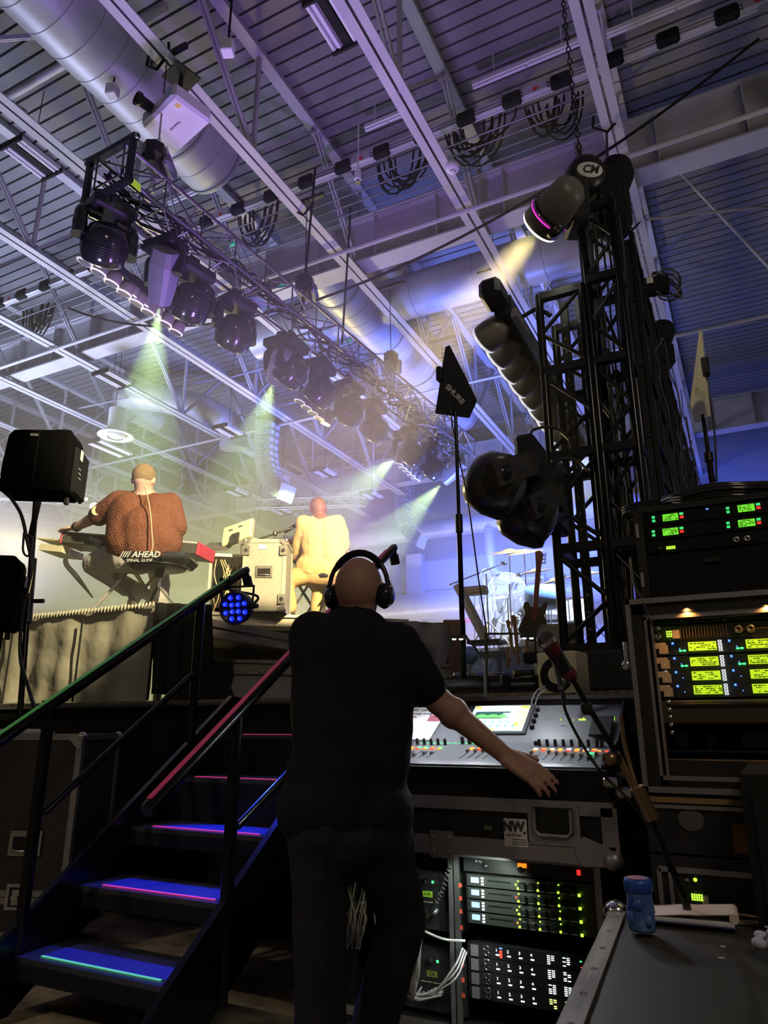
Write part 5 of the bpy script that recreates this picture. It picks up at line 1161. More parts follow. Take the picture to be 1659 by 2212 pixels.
for k, (u0, u1, r_, dz) in enumerate(((0, .5, .013, .0), (.3, 1, .022, .0), (.2, 1, .016, .035), (.45, 1, .018, .055))): MB().cyl(a_.lerp(e_, u0)+Vector((0, 0, dz)), a_.lerp(e_, u1)+Vector((0, .02*k, dz)), r_, n=10).build('leg', 'black_plastic', t)
MB().bbox(tuple(a_.lerp(e_, .30)+Vector((0, 0, .02))), (.05, .05, .07), .01).build('hinge', 'black_metal', t); MB().bbox(tuple(a_.lerp(e_, .92)+Vector((0, 0, .12))), (.12, .08, .05), .01).build('head_plate', 'black_matte', t); MB().cyl(a_.lerp(e_, .92)+Vector((0, 0, .04)), a_.lerp(e_, .92)+Vector((0, 0, .1)), .02).build('neck', 'chrome', t)
for l, q in (('pale cable looping down behind the console by the speaker box', [(1178, 1482), (1160, 1492), (1150, 1510), (1148, 1530)]), ('second pale cable looping down behind the console', [(1180, 1490), (1165, 1500), (1158, 1515), (1156, 1530)])): tag(MB().ring(wig([P(x, y, 3.2) for x, y in q], 6), .003, 6).build('loose_cable', 'cable_grey'), l, 'cable')
# ============================================================ radio racks backstage
mat('amber_metal', (.10, .08, .05), .3, .6); mat('wood_edge', (.30, .19, .08), .5)
rq = P(1349, 1297, 2.22); RX, RYY, RT = rq.x, rq.y, rq.z; RBt = P(1385, 1712, 2.2).z; RWD = .66; RH = RT-RBt
t = thing('radio_rack', 'tall black rack case with silver edging holding the wireless receivers', 'equipment rack', (RX, RYY, RBt))
b = MB(); b.box((.01, .3, RH/2), (.02, .6, RH)); b.box((RWD-.01, .3, RH/2), (.02, .6, RH)); b.box((RWD/2, .3, .01), (RWD, .6, .02)); b.box((RWD/2, .3, RH-.01), (RWD, .6, .02)); b.box((RWD/2, .59, RH/2), (RWD, .02, RH)); b.build('rack_body', 'case_face', t)
b = MB()
b.box((RWD/2, -.004, RH-.008), (RWD, .012, .016)); b.box((.008, -.004, RH/2), (.014, .012, RH)); b.box((RWD/2, -.004, .008), (RWD, .012, .016)); b.build('outer_trim', 'alu_dull', t)
b = MB(); b.box((RWD/2, .012, RH-.055), (RWD-.085, .012, .018)); b.box((.052, .012, RH/2-.01), (.012, .012, RH-.09)); b.box((.070, .03, RH/2-.01), (.006, .03, RH-.09)); b.box((RWD/2, .012, .040), (RWD-.085, .012, .012)); b.build('inner_trim', 'alu_dull', t)
b = MB(); b.box((.032, .006, RH/2), (.035, .01, RH-.03)); b.box((RWD/2, .006, RH-.032), (RWD-.04, .01, .032)); b.build('face_band', 'case_face', t)
b = MB(); b.cyl((-.01, .0, RH-.20), (-.01, .0, RH-.13), .008, n=8); b.ell((-.012, -.004, RH-.20), (.014, .012, .016)); b.build('latch', 'chrome', t)
b = MB()
for i in range(10): b.lathe([(0, .004), (.006, .001)], (.093, .035, RH-.20-.022*i), (0, -1, 0), 8)
b.build('rack_screws', 'chrome', t)
FY = RYY+.035
def rr_loc(px, py): return PY(px, py, FY)
x_l = rr_loc(1408, 1400).x; UW = .46
def lcd(t, x, z, w_, h_, m, y=-.003, dens=1, nm='display'):
    o = MB().box((x, y, z), (w_, .002, h_)).build(nm, m, t); b = MB()
    for r_ in range(4):
        cx_ = x-w_/2+.004
        while cx_ < x+w_/2-.008:
            l_ = random.choice((.003, .005, .009))
            if random.random() < .62: b.box((cx_+l_/2, y-.0012, z+h_*(.33-.22*r_)), (l_, .0006, h_*.11))
            cx_ += l_+.002
    b.build('display_text', 'lcd_ink', o)
def wireless(z, label, k, grn):
    t = thing('wireless_receiver', label, 'receiver', (x_l, FY, z), 0, 'four wireless receivers with lime displays')
    MB().box((UW/2, .16, .0205), (UW, .3, .041)).build('chassis', 'unit_black', t)
    b = MB(); b.box((.025, -.001, .028), (.034, .003, .018)); b.box((.034, -.002, .016), (.026, .003, .026)); b.build('paper_label', 'tape_cream', t)
    for c_ in (0, 1):
        x0 = .062+.157*c_
        pbox(t, 'blue_led', 'led_b', x0, .033, .006, .006, .004, -.003); pbox(t, 'blue_led', 'led_b', x0+.018, .016, .003, .003, .003, -.003)
        b = MB()
        if grn[c_]: b.ell((x0+.02, -.003, .010), (.005, .002, .003)); b.ell((x0+.031, -.003, .010), (.005, .002, .003)); b.build('green_led', 'led_g', t)
        lcd(t, x0+.082, .021, .078, .026, 'lcd_lime')
        b = MB()
        for i in range(4): b.box((x0+.131, -.003, .008+.0085*i), (.010, .003, .006))
        b.m(1)
        for i in range(4): b.box((x0+.131, -.0046, .008+.0085*i), (.006, .001, .003))
        b.build('key_column', ['led_w', 'black_plastic'], t)
    pbox(t, 'green_key', 'led_g', .405, .030, .016, .011, .004, -.003); pbox(t, 'red_key', 'led_rr', .406, .014, .016, .010, .004, -.003)
    b = MB()
    for i in range(3): b.box((.425, -.003, .030-.006*i), (.006, .003, .003))
    b.build('meter_light', 'led_lime', t)
mat('tape_cream', (.62, .48, .32), .7)
zz = [rr_loc(1450, y).z-.021 for y in (1399, 1431.5, 1461.5, 1491.5)]
for k, (z, g) in enumerate(zip(zz, ((1, 1), (1, 1), (0, 0), (0, 0)))): wireless(z, ('topmost', 'second', 'third', 'lowest')[k]+' of the four wireless receivers with lime displays', k, g)
# amber lit distribution unit above them
zt_ = rr_loc(1450, 1368).z; t = thing('antenna_distributor', 'amber lit rack unit with vents and three round connectors', 'rack unit', (x_l, FY, zt_-.022))
MB().box((UW/2, .16, .0225), (UW, .3, .045)).build('chassis', 'amber_metal', t)
b = MB()
for i in range(16): b.box((.088+.0085*i, -.002, .022), (.0018, .004, .032))
b.build('vent_slots', 'brass', t) if mat('brass', (.8, .55, .28), .3, .9) else 0
for x_ in (.248, .280, .360): b = MB(); b.lathe([(.004, .001), (.006, .008), (.011, .006), (.013, 0)], (x_, 0, .024), (0, -1, 0), 16); b.build('connector', 'brass', t)
MB().box((.30, -.001, .023), (.11, .002, .0015)).build('line', 'brass', t)
b = MB()
for i in range(4):
    for j in range(3): b.box((.049+.006*i, -.003, .013+.007*j), (.004, .003, .004))
b.build('level_light', 'led_lime', t); pbox(t, 'paper_label', 'tape_cream', .075, .018, .020, .026, .003, -.002)
pbox(t, 'top_label', 'tape_white', .018, .040, .03, .012, .003, -.002); MB().lathe([(0, .012), (.008, .011), (.010, 0)], (.022, 0, .014), (0, -1, 0), 14).build('knob', 'chrome', t)
light('SPOT', 'rack_amber', (x_l+.115, FY-.04, zt_+.065), (x_l+.12, FY+.01, zt_-.02), 1.0, (1, .42, .10), .008, 120, .6); light('SPOT', 'rack_amber', (x_l+.33, FY-.035, zt_+.06), (x_l+.32, FY+.01, zt_-.02), 1.0, (1, .42, .10), .008, 130, .6)
t = thing('blank_unit', 'dark top panel with thin zigzag line in the receiver rack', 'rack panel', (x_l, FY+.01, zt_+.03)); MB().box((UW/2, .02, .025), (UW, .04, .055)).build('panel_face', 'unit_black', t)
b = MB(); b.ring([(.12, -.001, .012), (.205, -.001, .012), (.21, -.001, .022), (.215, -.001, -.0), (.219, -.001, .012), (.32, -.001, .014)], .0012, 4); b.build('zigzag', 'alu', t); pbox(t, 'paper_label', 'tape_white', .365, .012, .022, .03, .002, -.001)
for x_ in (.105, .33): MB().lathe([(0, .018), (.018, .014), (.022, 0)], (x_, 0, .018), (0, -1, 0), 16).build('lamp_socket', 'black_plastic', t)
# blank drawer and open shelf with clutter
z_ = rr_loc(1450, 1535).z; t = thing('drawer_unit', 'brown lit blank drawer below the receivers', 'rack drawer', (x_l, FY+.004, z_-.03)); MB().bbox((UW/2, .12, .025), (UW, .24, .07), .006).build('drawer_front', 'amber_panel', t) if mat('amber_panel', (.09, .07, .05), .35, .4) else 0
MB().bbox((.22, -.003, .045), (.38, .006, .012), .003).build('lip', 'black_metal', t)
z_ = rr_loc(1450, 1622).z; t = thing('shelf_unit', 'open shelf with dark clutter in the lower part of the receiver rack', 'shelf', (x_l, FY+.01, z_)); MB().box((UW/2, .15, 0), (UW, .3, .006)).build('shelf_board', 'black_metal', t)
for x_, w__ in ((.05, .05), (.13, .03), (.25, .09)): MB().bbox((x_, .08, .03), (w__, .05, .055), .01).build('item', 'unit_black', t)
z_ = rr_loc(1450, 1672).z; t = thing('drawer_unit', 'large black drawer front at the bottom of the receiver rack', 'rack drawer', (x_l, FY+.006, z_-.035)); MB().bbox((UW/2, .12, .035), (UW, .24, .085), .004).build('drawer_front', 'case_face', t)
# microphone cable running over the rack
b = MB(); tag(b.ring(wig([P(1362, 1205, 2.26), P(1368, 1255, 2.24), P(1385, 1290, 2.20), P(1405, 1340, 2.16), P(1424, 1372, 2.18)], 8), .004, 6).build('antenna_lead', 'cable_black'), 'black lead dropping from the upper rack into the amber lit unit', 'cable')
# upper soft rack
uq = P(1366, 1283, 2.42); UXc, UYc = RX+.03, uq.y; UZ = RT; UH = P(1366, 1100, 2.42).z-RT
t = thing('soft_rack', 'black soft-cornered rack with small green displays on top of the tall rack', 'equipment rack', (UXc, UYc, UZ))
UWD = .62; MB().bbox((UWD/2, .2, UH/2), (UWD, .40, UH), .03).build('rack_body', 'black_matte', t)
b = MB(); b.box((.012, -.002, UH/2), (.03, .012, UH*.9)); b.box((UWD/2, -.002, UH-.015), (UWD*.94, .012, .02)); b.build('bezel', 'fix_gloss', t)
for z_ in (.10, UH-.09): MB().box((.006, -.012, z_), (.010, .01, .05)).build('latch', 'alu', t)
MB().bbox((.23, -.005, .15), (.05, .006, .018), .002).build('pull_slot', 'black_plastic', t)
def iem(py, label, bl):
    z = PY(1450, py, UYc).z-.02; xx = PY(1404, py, UYc).x; t = thing('ear_monitor_transmitter', label, 'transmitter', (xx, UYc-.006, z), 0, 'two transmitters with green displays')
    MB().box((.215, .10, .02), (.44, .2, .040)).build('chassis', 'black_matte', t)
    for c_ in (0, 1):
        x0 = .012+.235*c_; b = MB(); b.box((x0, -.002, .028), (.010, .003, .008)); b.box((x0, -.002, .015), (.010, .003, .008)); b.build('green_key', 'led_g2', t)
        lcd(t, x0+.055, .021, .050, .024, 'lcd_green'); pbox(t, 'green_key', 'led_g2', x0+.091, .029, .012, .008, .003, -.001); pbox(t, 'red_key', 'led_rr', x0+.091, .017, .012, .008, .003, -.001)
    if bl: pbox(t, 'blue_led', 'led_b', .185, .034, .008, .004, .003, -.001)
mat('led_g2', (.1, .8, .3), .3, emit=(.06, .8, .22), es=.9)
iem(1119, 'upper transmitter with green displays and a blue light', True); iem(1150, 'lower transmitter with green displays', False)
z = PY(1450, 1182, UYc).z-.015; t = thing('antenna_distributor', 'dark unit with two round connectors and a tiny row of green lights', 'rack unit', (PY(1404, 1180, UYc).x, UYc-.006, z)); MB().box((.215, .1, .015), (.44, .2, .035)).build('chassis', 'black_matte', t)
b = MB()
for i in range(5):
    for j in range(2): b.box((.055+.006*i, -.002, .009+.006*j), (.004, .003, .004))
b.build('level_light', 'led_lime', t)
for x_ in (.270, .302): MB().lathe([(.003, .001), (.005, .006), (.010, .004), (.012, 0)], (x_, 0, .016), (0, -1, 0), 14).build('connector', 'chrome', t)
MB().lathe([(0, .010), (.009, .009), (.011, 0)], (.03, 0, .01), (0, -1, 0), 14).build('knob', 'black_plastic', t)
# cable coils on top of it
ct = UZ+UH
b = MB()
for k in range(9):
    r_ = .15+.012*random.random()*3; b.ring([Vector((r_*1.25*math.cos(2*PI*i/28), r_*.8*math.sin(2*PI*i/28), .012+.011*(k % 5)+.004*math.sin(i))) for i in range(29)], .008, 6)
o = b.build('cable_coil', 'fix_gloss'); o.location = (UXc+.27, UYc+.17, ct); tag(o, 'big coil of glossy black cable on the upper rack', 'cable')
b = MB()
for k in range(3): b.ring([Vector((.10*math.cos(2*PI*i/20)*1.3, .07*math.sin(2*PI*i/20), .008+.010*k)) for i in range(21)], .006, 6)
b.m(1).cyl((.02, -.085, .012), (.05, -.11, .012), .013, n=12)
o = b.build('cable_coil', ['fix_gloss', 'chrome']); o.location = (UXc+.08, UYc+.10, ct); tag(o, 'small coil of cable with a metal plug on the edge of the upper rack', 'cable')
for k, (px, py, l) in enumerate(((1502, 1083, 'scrap of brown cardboard stuck under the cable coil'), (1600, 1052, 'second brown cardboard scrap by the cable coil'))):
    p = P(px, py, 2.55); o = MB().bbox((0, 0, 0), (.045, .03, .016), .005).build('cardboard_scrap', 'cardboard') if mat('cardboard', (.42, .24, .12), .8) else 0
    o.location = (p.x, p.y-.06, ct+.02+.01*k); o.rotation_euler = (.2, .3, .4); tag(o, l, 'cardboard')
p = P(1655, 1065, 2.6); t = thing('plastic_chair', 'white curved plastic edge of a chair peeking over the upper rack', 'chair', (p.x+.05, p.y, ct-.02)); MB().bbox((0, 0, .06), (.05, .2, .12), .03).build('seat_edge', 'white', t); MB().bbox((.03, .05, .12), (.05, .2, .16), .03).build('backrest', 'white', t)
# middle case and low rack
mz1 = RBt-.004; lowt = P(1420, 1868, 2.2).z; mzb = lowt+.03
t = thing('drawer_case', 'black case with brown edge strip supporting the tall rack', 'case', (RX, RYY, mzb)); MH = mz1-mzb
MB().box((RWD/2, .3, MH/2), (RWD, .6, MH-.004)).build('case_body', 'case_face', t); b = MB(); b.box((RWD/2, -.006, MH-.014), (RWD, .014, .014)); b.build('edge_strip', 'wood_edge', t); MB().box((RWD/2, -.004, MH-.032), (RWD, .01, .010)).build('edge_trim', 'alu_dull', t)
pbox(t, 'orange_tape', 'tape_orange', PY(1612, 1812, RYY).x-RX, PY(1612, 1812, RYY).z-mzb, .065, .075) if mat('tape_orange', (.26, .10, .03), .7) else 0
b = MB()
for k in range(9): b.box((.085+.012*k, -.003, .145-.002*k), (.008, .002, .016))
b.ell((.12, -.003, .09), (.035, .002, .03)); b.build('worn_sticker', 'sticker_grey', t) if mat('sticker_grey', (.10, .095, .09), .7) else 0
t = thing('low_rack', 'low rack with silver frame and yellow-green lights under the drawer case', 'equipment rack', (RX, RYY, .1)); LH = mzb-.105
MB().box((RWD/2, .3, LH/2), (RWD, .6, LH)).build('rack_body', 'case_face', t); b = MB(); xq = PY(1424, 1880, RYY).x-RX; b.box(((xq+RWD)/2, -.004, LH-.035), (RWD-xq, .01, .014)); b.box((xq, -.004, LH/2-.02), (.012, .01, LH-.03)); b.box((.05, -.004, LH/2), (.010, .01, LH)); b.build('inner_trim', 'alu_dull', t)
for px, py, w_, m_ in ((1502, 1900, .005, 'led_lime'), (1484, 1902, .006, 'chrome')): q = PY(px, py, RYY); MB().lathe([(0, .004), (w_, .002)], (q.x-RX, -.002, q.z-.1), (0, -1, 0), 10).build('light', m_, t)
q = PY(1506, 1938, RYY); b = MB()
for i in range(5):
    for j in range(3): b.box((q.x-RX-.012+.006*i, -.003, q.z-.1-.006+.006*j), (.004, .003, .004))
b.build('level_light', 'led_lime', t); q = PY(1524, 1945, RYY); pbox(t, 'paper_label', 'tape_cream', q.x-RX, q.z-.1, .016, .024)
for sx in (.1, RWD-.1): MB().lathe([(0, -.02), (.045, -.02), (.047, .02), (0, .02)], (sx, .1, -.05), (1, 0, 0), 16).build('caster', 'rubber', t)
p = P(1650, 1830, 1.95); t = thing('upright_case', 'dark narrow case edge standing at the border beside the small case', 'case', (p.x+.12, p.y+.1, 0)); MB().bbox((0, 0, .52), (.30, .3, .98), .02).build('case_body', 'case_face', t); MB().box((-.148, -.148, .5), (.012, .012, .9)).build('edge_trim', 'black_metal', t)
# ------------------------------------------------------------ vocal microphone on boom stand
mat('mic_grille', (.12, .115, .11), .35, .8, bump=('voronoi', 400, 1, .003)); mat('red_band', (.10, .006, .012), .45)
m0, m1 = P(1180, 1383, 1.95), P(1226, 1452, 1.98); md = (m1-m0).normalized()
t = thing('vocal_microphone', 'silver-grilled vocal microphone with red bands on the boom stand', 'microphone', m0); look(t, -md)
b = MB(); b.ell((0, 0, 0), (.0255, .0255, .027), nu=20, nv=14); b.build('grille', 'mic_grille', t); MB().lathe([(.0255, .003), (.027, 0), (.0265, -.008), (.023, -.012)], n=20).build('collar_ring', 'chrome', t)
b = MB(); b.lathe([(.023, -.012), (.021, -.045)], n=18); b.build('red_wrap', 'red_band', t); MB().lathe([(.021, -.045), (.0165, -.13), (.012, -.135), (0, -.135)], n=18).build('body', 'black_plastic', t); MB().lathe([(.0195, -.10), (.021, -.102), (.020, -.125), (.018, -.127)], n=18).build('red_wrap', 'red_band', t)
s1, s2, s3, s4 = P(1238, 1470, 1.99), P(1330, 1625, 2.02), P(1405, 1762, 2.0), P(1480, 1945, 2.0)
t = thing('boom_stand', 'microphone boom stand slanting down past the console', 'microphone stand', (s4.x, s4.y, s4.z))
MB().cyl(s1-s4, s2-s4, .008, n=10).build('boom', 'black_tube', t); MB().cyl(s2-s4, P(1402, 1762, 2.0)-s4, .0105, n=12).build('boom_sleeve', 'brass_dark', t) if mat('brass_dark', (.30, .20, .10), .3, .8) else 0
MB().cyl(P(1375, 1700, 2.0)-s4, P(1410, 1770, 2.0)-s4, .019, n=12).build('counterweight', 'brass_dark', t); MB().cyl(P(1395, 1745, 2.0)-s4, Vector((0, 0, 0)), .008, n=10).build('lower_tube', 'black_tube', t)
MB().cyl(Vector((0, 0, 0)), Vector((.10, .03, -s4.z+.02)), .010, n=10).build('column', 'black_tube', t); MB().lathe([(0, .0), (.12, 0), (.11, .02), (0, .03)], (.10, .03, -s4.z), (0, 0, 1), 24).build('round_base', 'black_matte', t)
for x, y in ((1268, 1530), (1330, 1640)): MB().bbox(tuple(P(x, y, 2.0)-s4), (.03, .03, .035), .008).build('clutch', 'black_plastic', t)
MB().lathe([(0, -.01), (.017, -.01), (.017, .01), (0, .01)], P(1318, 1640, 1.98)-s4, (0, -1, 0), 14).build('knob', 'brass_dark', t)
b = MB(); b.ring(wig([m1, P(1215, 1500, 1.97), P(1232, 1560, 2.0), P(1292, 1660, 2.02), P(1360, 1730, 2.02), P(1440, 1840, 2.02), P(1475, 1930, 2.02)], 8), .0045, 6); tag(b.build('microphone_cable', 'cable_black'), 'black cable hanging from the vocal microphone along its stand', 'cable')
b = MB(); b.ring(wig([P(1340, 1545, 2.2), P(1352, 1620, 2.2), P(1372, 1690, 2.18), P(1390, 1745, 2.16)], 8), .006, 6); tag(b.build('amber_cable', 'brass_dark'), 'brownish cable hanging down between console and tall rack', 'cable')
b = MB(); tag(b.ring(wig([P(1190, 1395, 1.97), P(1204, 1440, 1.97), P(1222, 1520, 2.0)], 8), .0045, 6).build('light_cord', 'cable_black'), 'second black cord behind the vocal microphone', 'cable')
for k, (x, y) in enumerate(((1322, 1690), (1350, 1712))): p = P(x, y, 2.3); t = thing('stand_clamp', ('upper', 'lower')[k]+' metal stand clamp with knobs beside the console corner', 'clamp', p); MB().bbox((0, 0, 0), (.05, .03, .03), .006).build('jaw', 'chrome', t); MB().lathe([(0, -.012), (.014, -.012), (.014, .012), (0, .012)], (.03, -.01, .02), (0, -1, 0), 12).build('knob', 'black_plastic', t)
# ------------------------------------------------------------ front case with cup, notebook and scraps
FZ = .64; c0 = PZ(1322, 1962, FZ); c1 = PZ(1208, 2212, FZ); cdv = (c1-c0); cdv.z = 0; cdv.normalize(); ang = math.atan2(-cdv.x, cdv.y)  # edge direction
ex = Vector((-cdv.y, cdv.x, 0));
if ex.x < 0: ex = -ex
fc = thing('front_case', 'flat-topped black flight case with worn alloy edge in front of the racks', 'flight case', c0.lerp(c0, 0)-Vector((0, 0, FZ))); fc.rotation_euler = (0, 0, math.atan2(ex.y, ex.x))
mat('case_top', (.040, .036, .030), .55, bump=('noise', 120, .3, .001), noise=(2.5, (.050, .046, .036)))
LX, LYY = 1.0, 1.1
MB().box((LX/2, -LYY/2, FZ/2-.004), (LX-.01, LYY-.01, FZ-.008)).build('case_body', 'case_top', fc)
b = MB(); b.box((.018, -LYY/2, FZ-.002), (.038, LYY, .006)); b.box((-.002, -LYY/2, FZ-.02), (.006, LYY, .04)); b.box((LX/2, -.014, FZ-.002), (LX, .026, .006)); b.box((LX/2, .002, FZ-.02), (LX, .006, .04)); b.build('edge_trim', 'alu_worn', fc)
for i in range(6): MB().lathe([(0, .004), (.006, .002), (.007, 0)], (.018, -.09-.15*i, FZ+.001), (0, 0, 1), 10).build('rivet', 'alu_dull', fc)
b = MB(); b.ell((.012, -.012, FZ-.004), (.034, .034, .028)); b.box((.05, -.012, FZ+.003), (.06, .03, .004)); b.build('ball_corner', 'chrome', fc)
for x_ in (.05, .92):
    for y_ in (-.05, -1.0): MB().box((x_, y_, .02), (.06, .06, .04)).build('foot', 'rubber', fc)
mat('cup_blue', (.02, .07, .38), .35, noise=(22, (.16, .30, .62)), coat=.3); mat('cup_lid', (.03, .10, .48), .3)
cp = PZ(1388, 2010, FZ+.002); t = thing('toy_jar', 'small blue jar with rounded lid standing on the front case corner', 'jar', cp)
prof = [(0, 0), (.028, 0), (.031, .006), (.032, .025), (.030, .034), (.033, .042), (.031, .056), (.029, .066), (.0295, .078), (.030, .082)]
MB().lathe(prof, n=24).build('jar_body', 'cup_blue', t); MB().lathe([(.029, .082), (.033, .088), (.034, .104), (.031, .112), (.0, .114)], n=24).build('jar_lid', 'cup_lid', t); b = MB(); b.lathe([(0, .1146), (.022, .1146), (.026, .1135)], n=20); b.build('lid_picture', 'lid_pale', t) if mat('lid_pale', (.35, .32, .50), .4, noise=(40, (.6, .1, .12))) else 0
b = MB(); b.ell((.0, -.033, .06), (.012, .006, .012)); b.ell((-.02, -.028, .03), (.010, .006, .014)); b.ell((.02, -.028, .028), (.010, .006, .012)); b.build('moulded_relief', 'cup_blue', t)
nb = PZ(1492, 1985, FZ+.003); t = thing('notebook', 'small notepad with its pages curled over on the front case', 'notepad', nb, math.atan2(ex.y, ex.x)-.02)
vs = []; fs = []; n = 14
for i in range(n+1):
    u_ = i/n; zc = .012+.010*math.sin(u_*PI*.9)**2+(.02*(u_-.6)*2.2 if u_ > .6 else 0)
    for y_ in (-.060, .060): vs.append((-.10+.20*u_, y_, zc))
for i in range(n): fs.append((2*i, 2*i+2, 2*i+3, 2*i+1))
b = MB(); b.add(vs, fs, True); b.add([(x, y, z-.002) for x, y, z in vs], [f[::-1] for f in fs], True); b.build('top_page', 'note_paper', t) if mat('note_paper', (.78, .66, .58), .7, bump=('wave', 60, .2, .002)) else 0
MB().bbox((0, 0, .006), (.20, .120, .010), .002).build('page_block', 'paper', t); MB().box((0, 0, .001), (.205, .128, .002)).build('back_cover', 'cover_violet', t) if mat('cover_violet', (.12, .10, .22), .5) else 0
MB().cyl((.10, -.060, .020), (.10, .060, .020), .011, n=14).build('curled_edge', 'note_paper', t)
for k, (px, py, l, s_) in enumerate(((1600, 1977, 'torn pale paper scrap beside the notepad', .030), (1562, 2047, 'tiny pale chip on the case top, nearer the notepad', .007), (1558, 2072, 'tiny cream chip on the case top, lower one', .008), (1655, 2057, 'white crumpled tissue at the border of the front case', .035), (1662, 2005, 'small white paper shred above the crumpled tissue', .012))):
    p = PZ(px, py, FZ+.003); b = MB()
    if k == 0: b.prism([(-.045, .0), (-.02, .012), (.015, .010), (.045, -.005), (.03, -.014), (.0, -.010), (-.03, -.012)], .002)
    elif k == 3:
        for q in range(8): b.ell((random.uniform(-.02, .02), random.uniform(-.02, .02), random.uniform(.01, .04)), (.016, .013, .012), nu=7, nv=5)
    else: b.bbox((0, 0, .002), (s_*1.6, s_, .003), .001)
    o = b.build('paper_scrap', 'tape_cream' if k in (0, 2) else 'tissue') if mat('tissue', (.62, .60, .72), .8) else 0
    o.location = p; tag(o, l, 'scrap')
# ============================================================ people
mat('skin', (.36, .20, .15), .55, noise=(60, (.42, .24, .18)), spec=.3); mat('skin_pale', (.62, .40, .32), .5, noise=(30, (.68, .46, .38))); mat('skin_brown', (.20, .09, .05), .5)
mat('hair_short', (.22, .14, .08), .9, noise=(160, (.42, .30, .18)), bump=('noise', 300, 1, .004)); mat('stubble', (.11, .055, .035), .8, noise=(200, (.18, .09, .06)))
mat('knit_brown', (.24, .095, .06), .85, spec=.15, noise=(70, (.16, .06, .038)), bump=('voronoi', 70, .9, .006)); mat('jacket', (.60, .42, .22), .75, spec=.2, bump=('noise', 5, .25, .02)); mat('trouser_tan', (.58, .38, .20), .75)
mat('jean_pale', (.55, .52, .50), .8, noise=(9, (.48, .46, .46)), bump=('noise', 8, .5, .02)); mat('shoe_white', (.75, .70, .66), .6)
def V(*a): return Vector(a)
def head(b, c, r, face):      # cranium, jaw, nose, ears; face = facing direction
    f = Vector(face).normalized(); z = V(0, 0, 1); s = f.cross(z).normalized(); u = s.cross(f); R = Matrix((s, f, u)).transposed()
    b.ell(c, (r*.78, r*.96, r*.98), R, 24, 16); b.ell(c+f*r*.30-u*r*.55, (r*.56, r*.58, r*.62), R, 18, 12)
    b.ell(c+f*r*.98-u*r*.22, (r*.12, r*.20, r*.22), R, 10, 8); b.ell(c+f*r*.86-u*r*.66, (r*.26, r*.12, r*.08), R, 10, 8); b.ell(c+f*r*.72-u*r*1.0, (r*.26, r*.22, r*.2), R, 10, 8); b.ell(c+f*r*.80+u*r*.05, (r*.50, r*.14, r*.12), R, 12, 8)
    for q in (-1, 1): b.ell(c+s*q*r*.80-u*r*.18-f*r*.05, (r*.10, r*.20, r*.28), R, 10, 8); b.ell(c+s*q*r*.86-u*r*.10-f*r*.12, (r*.07, r*.10, r*.2), R, 8, 6)
def hand(b, w, d, pn, side, curl=.35, sc_=1.0, spread=.16):
    # w wrist, d pointing to fingers, pn palm normal (down), side = +1 thumb on d x pn side
    d = d.normalized(); pn = (pn-d*pn.dot(d)).normalized(); s = d.cross(pn)*side
    k = sc_
    for q in (-.030, -.012, .008, .027): b.cap(w+d*.01*k+s*q*.6*k, w+d*.085*k+s*q*k, .017*k, .0125*k, 10)
    b.ell(w+d*.05*k, (.001,)*3)
    for i, (q, L) in enumerate(((.031, .070), (.011, .080), (-.010, .074), (-.030, .058))):
        p = w+d*.088*k+s*q*k; dd = (d+s*q*spread*25*.25).normalized(); a = curl*(.7+.18*i)
        for j, f_ in enumerate((.48, .30, .24)):
            dd = (dd*math.cos(a)+pn*math.sin(a)).normalized(); e = p+dd*L*f_*k; r = (.0098-.0011*j)*k; b.cap(p, e, r, r*.9, 8); p = e
    p = w+d*.022*k+s*.028*k; dd = (d*.75+s*.75+pn*.35).normalized(); b.cap(w+d*.01*k+s*.012*k, p, .016*k, .014*k, 10)
    for L, r in ((.036, .0125), (.030, .0105)): e = p+dd*L*k; b.cap(p, e, r*k, r*.88*k, 8); p = e; dd = (dd+d*.35).normalized()
# ---------------------------------------------- man in headphones, standing at the console
o = G(742, 2.50); Rt = E1; Fw = E2        # his right (screen) and facing
mn = thing('person', 'person in black polo and headphones standing at the mixing console, reaching to it', 'person', o)
def L_(x, y, z): return E1*x+E2*y+V(0, 0, z)
def px2(x, y, D): return P(x, y, D)-o
hip = L_(.01, .0, .86); cst = L_(-.01, .0, 1.22); sh_y = 1.42
shL, shR = px2(678, 1368, 2.52), px2(862, 1395, 2.48)
hc = px2(775, 1268, 2.50); hr = .108
elR = px2(945, 1512, 2.52); wrR = px2(1092, 1632, 2.50); elL = px2(665, 1520, 2.78); wrL = px2(700, 1600, 2.92)
kR = px2(868, 1985, 2.62); kL = px2(690, 1960, 2.50); aR = L_(.13, .12, .09); aL = L_(-.08, .0, .09); aL = px2(700, 2212, 2.5); aR = px2(790, 2190, 2.72)
aL.z = .09; aR.z = .09
hL, hR_ = px2(688, 1770, 2.5), px2(820, 1770, 2.5)
b = MB(); head(b, hc, hr, E2*1+E1*.22+V(0, 0, -.18)); nk = px2(768, 1348, 2.50)
b.cap(hc-V(0, 0, .05)-E2*.01, nk, .062, .066); b.cap(nk, (shL+shR)/2-V(0, 0, .03), .064, .07)
b.cap(shR, elR, .060, .048); b.cap(elR, wrR, .049, .030); b.ell(elR.lerp(wrR, .24), (.055, .052, .055)); b.cap(shL, elL, .058, .045); b.cap(elL, wrL, .046, .028)
b.cap(nk-V(0, 0, .08), hip, .10, .12); b.cap(hL, kL, .07, .055); b.cap(hR_, kR, .07, .055); b.cap(kL, aL, .055, .04); b.cap(kR, aR, .055, .04)
for a_ in (aL, aR): b.cap(a_-V(0, 0, .04), a_+E2*.15-V(0, 0, .05), .04, .035)
hd_ = (px2(1150, 1668, 2.46)-wrR).normalized(); pn = (V(0, 0, -.75)+E2*.65)
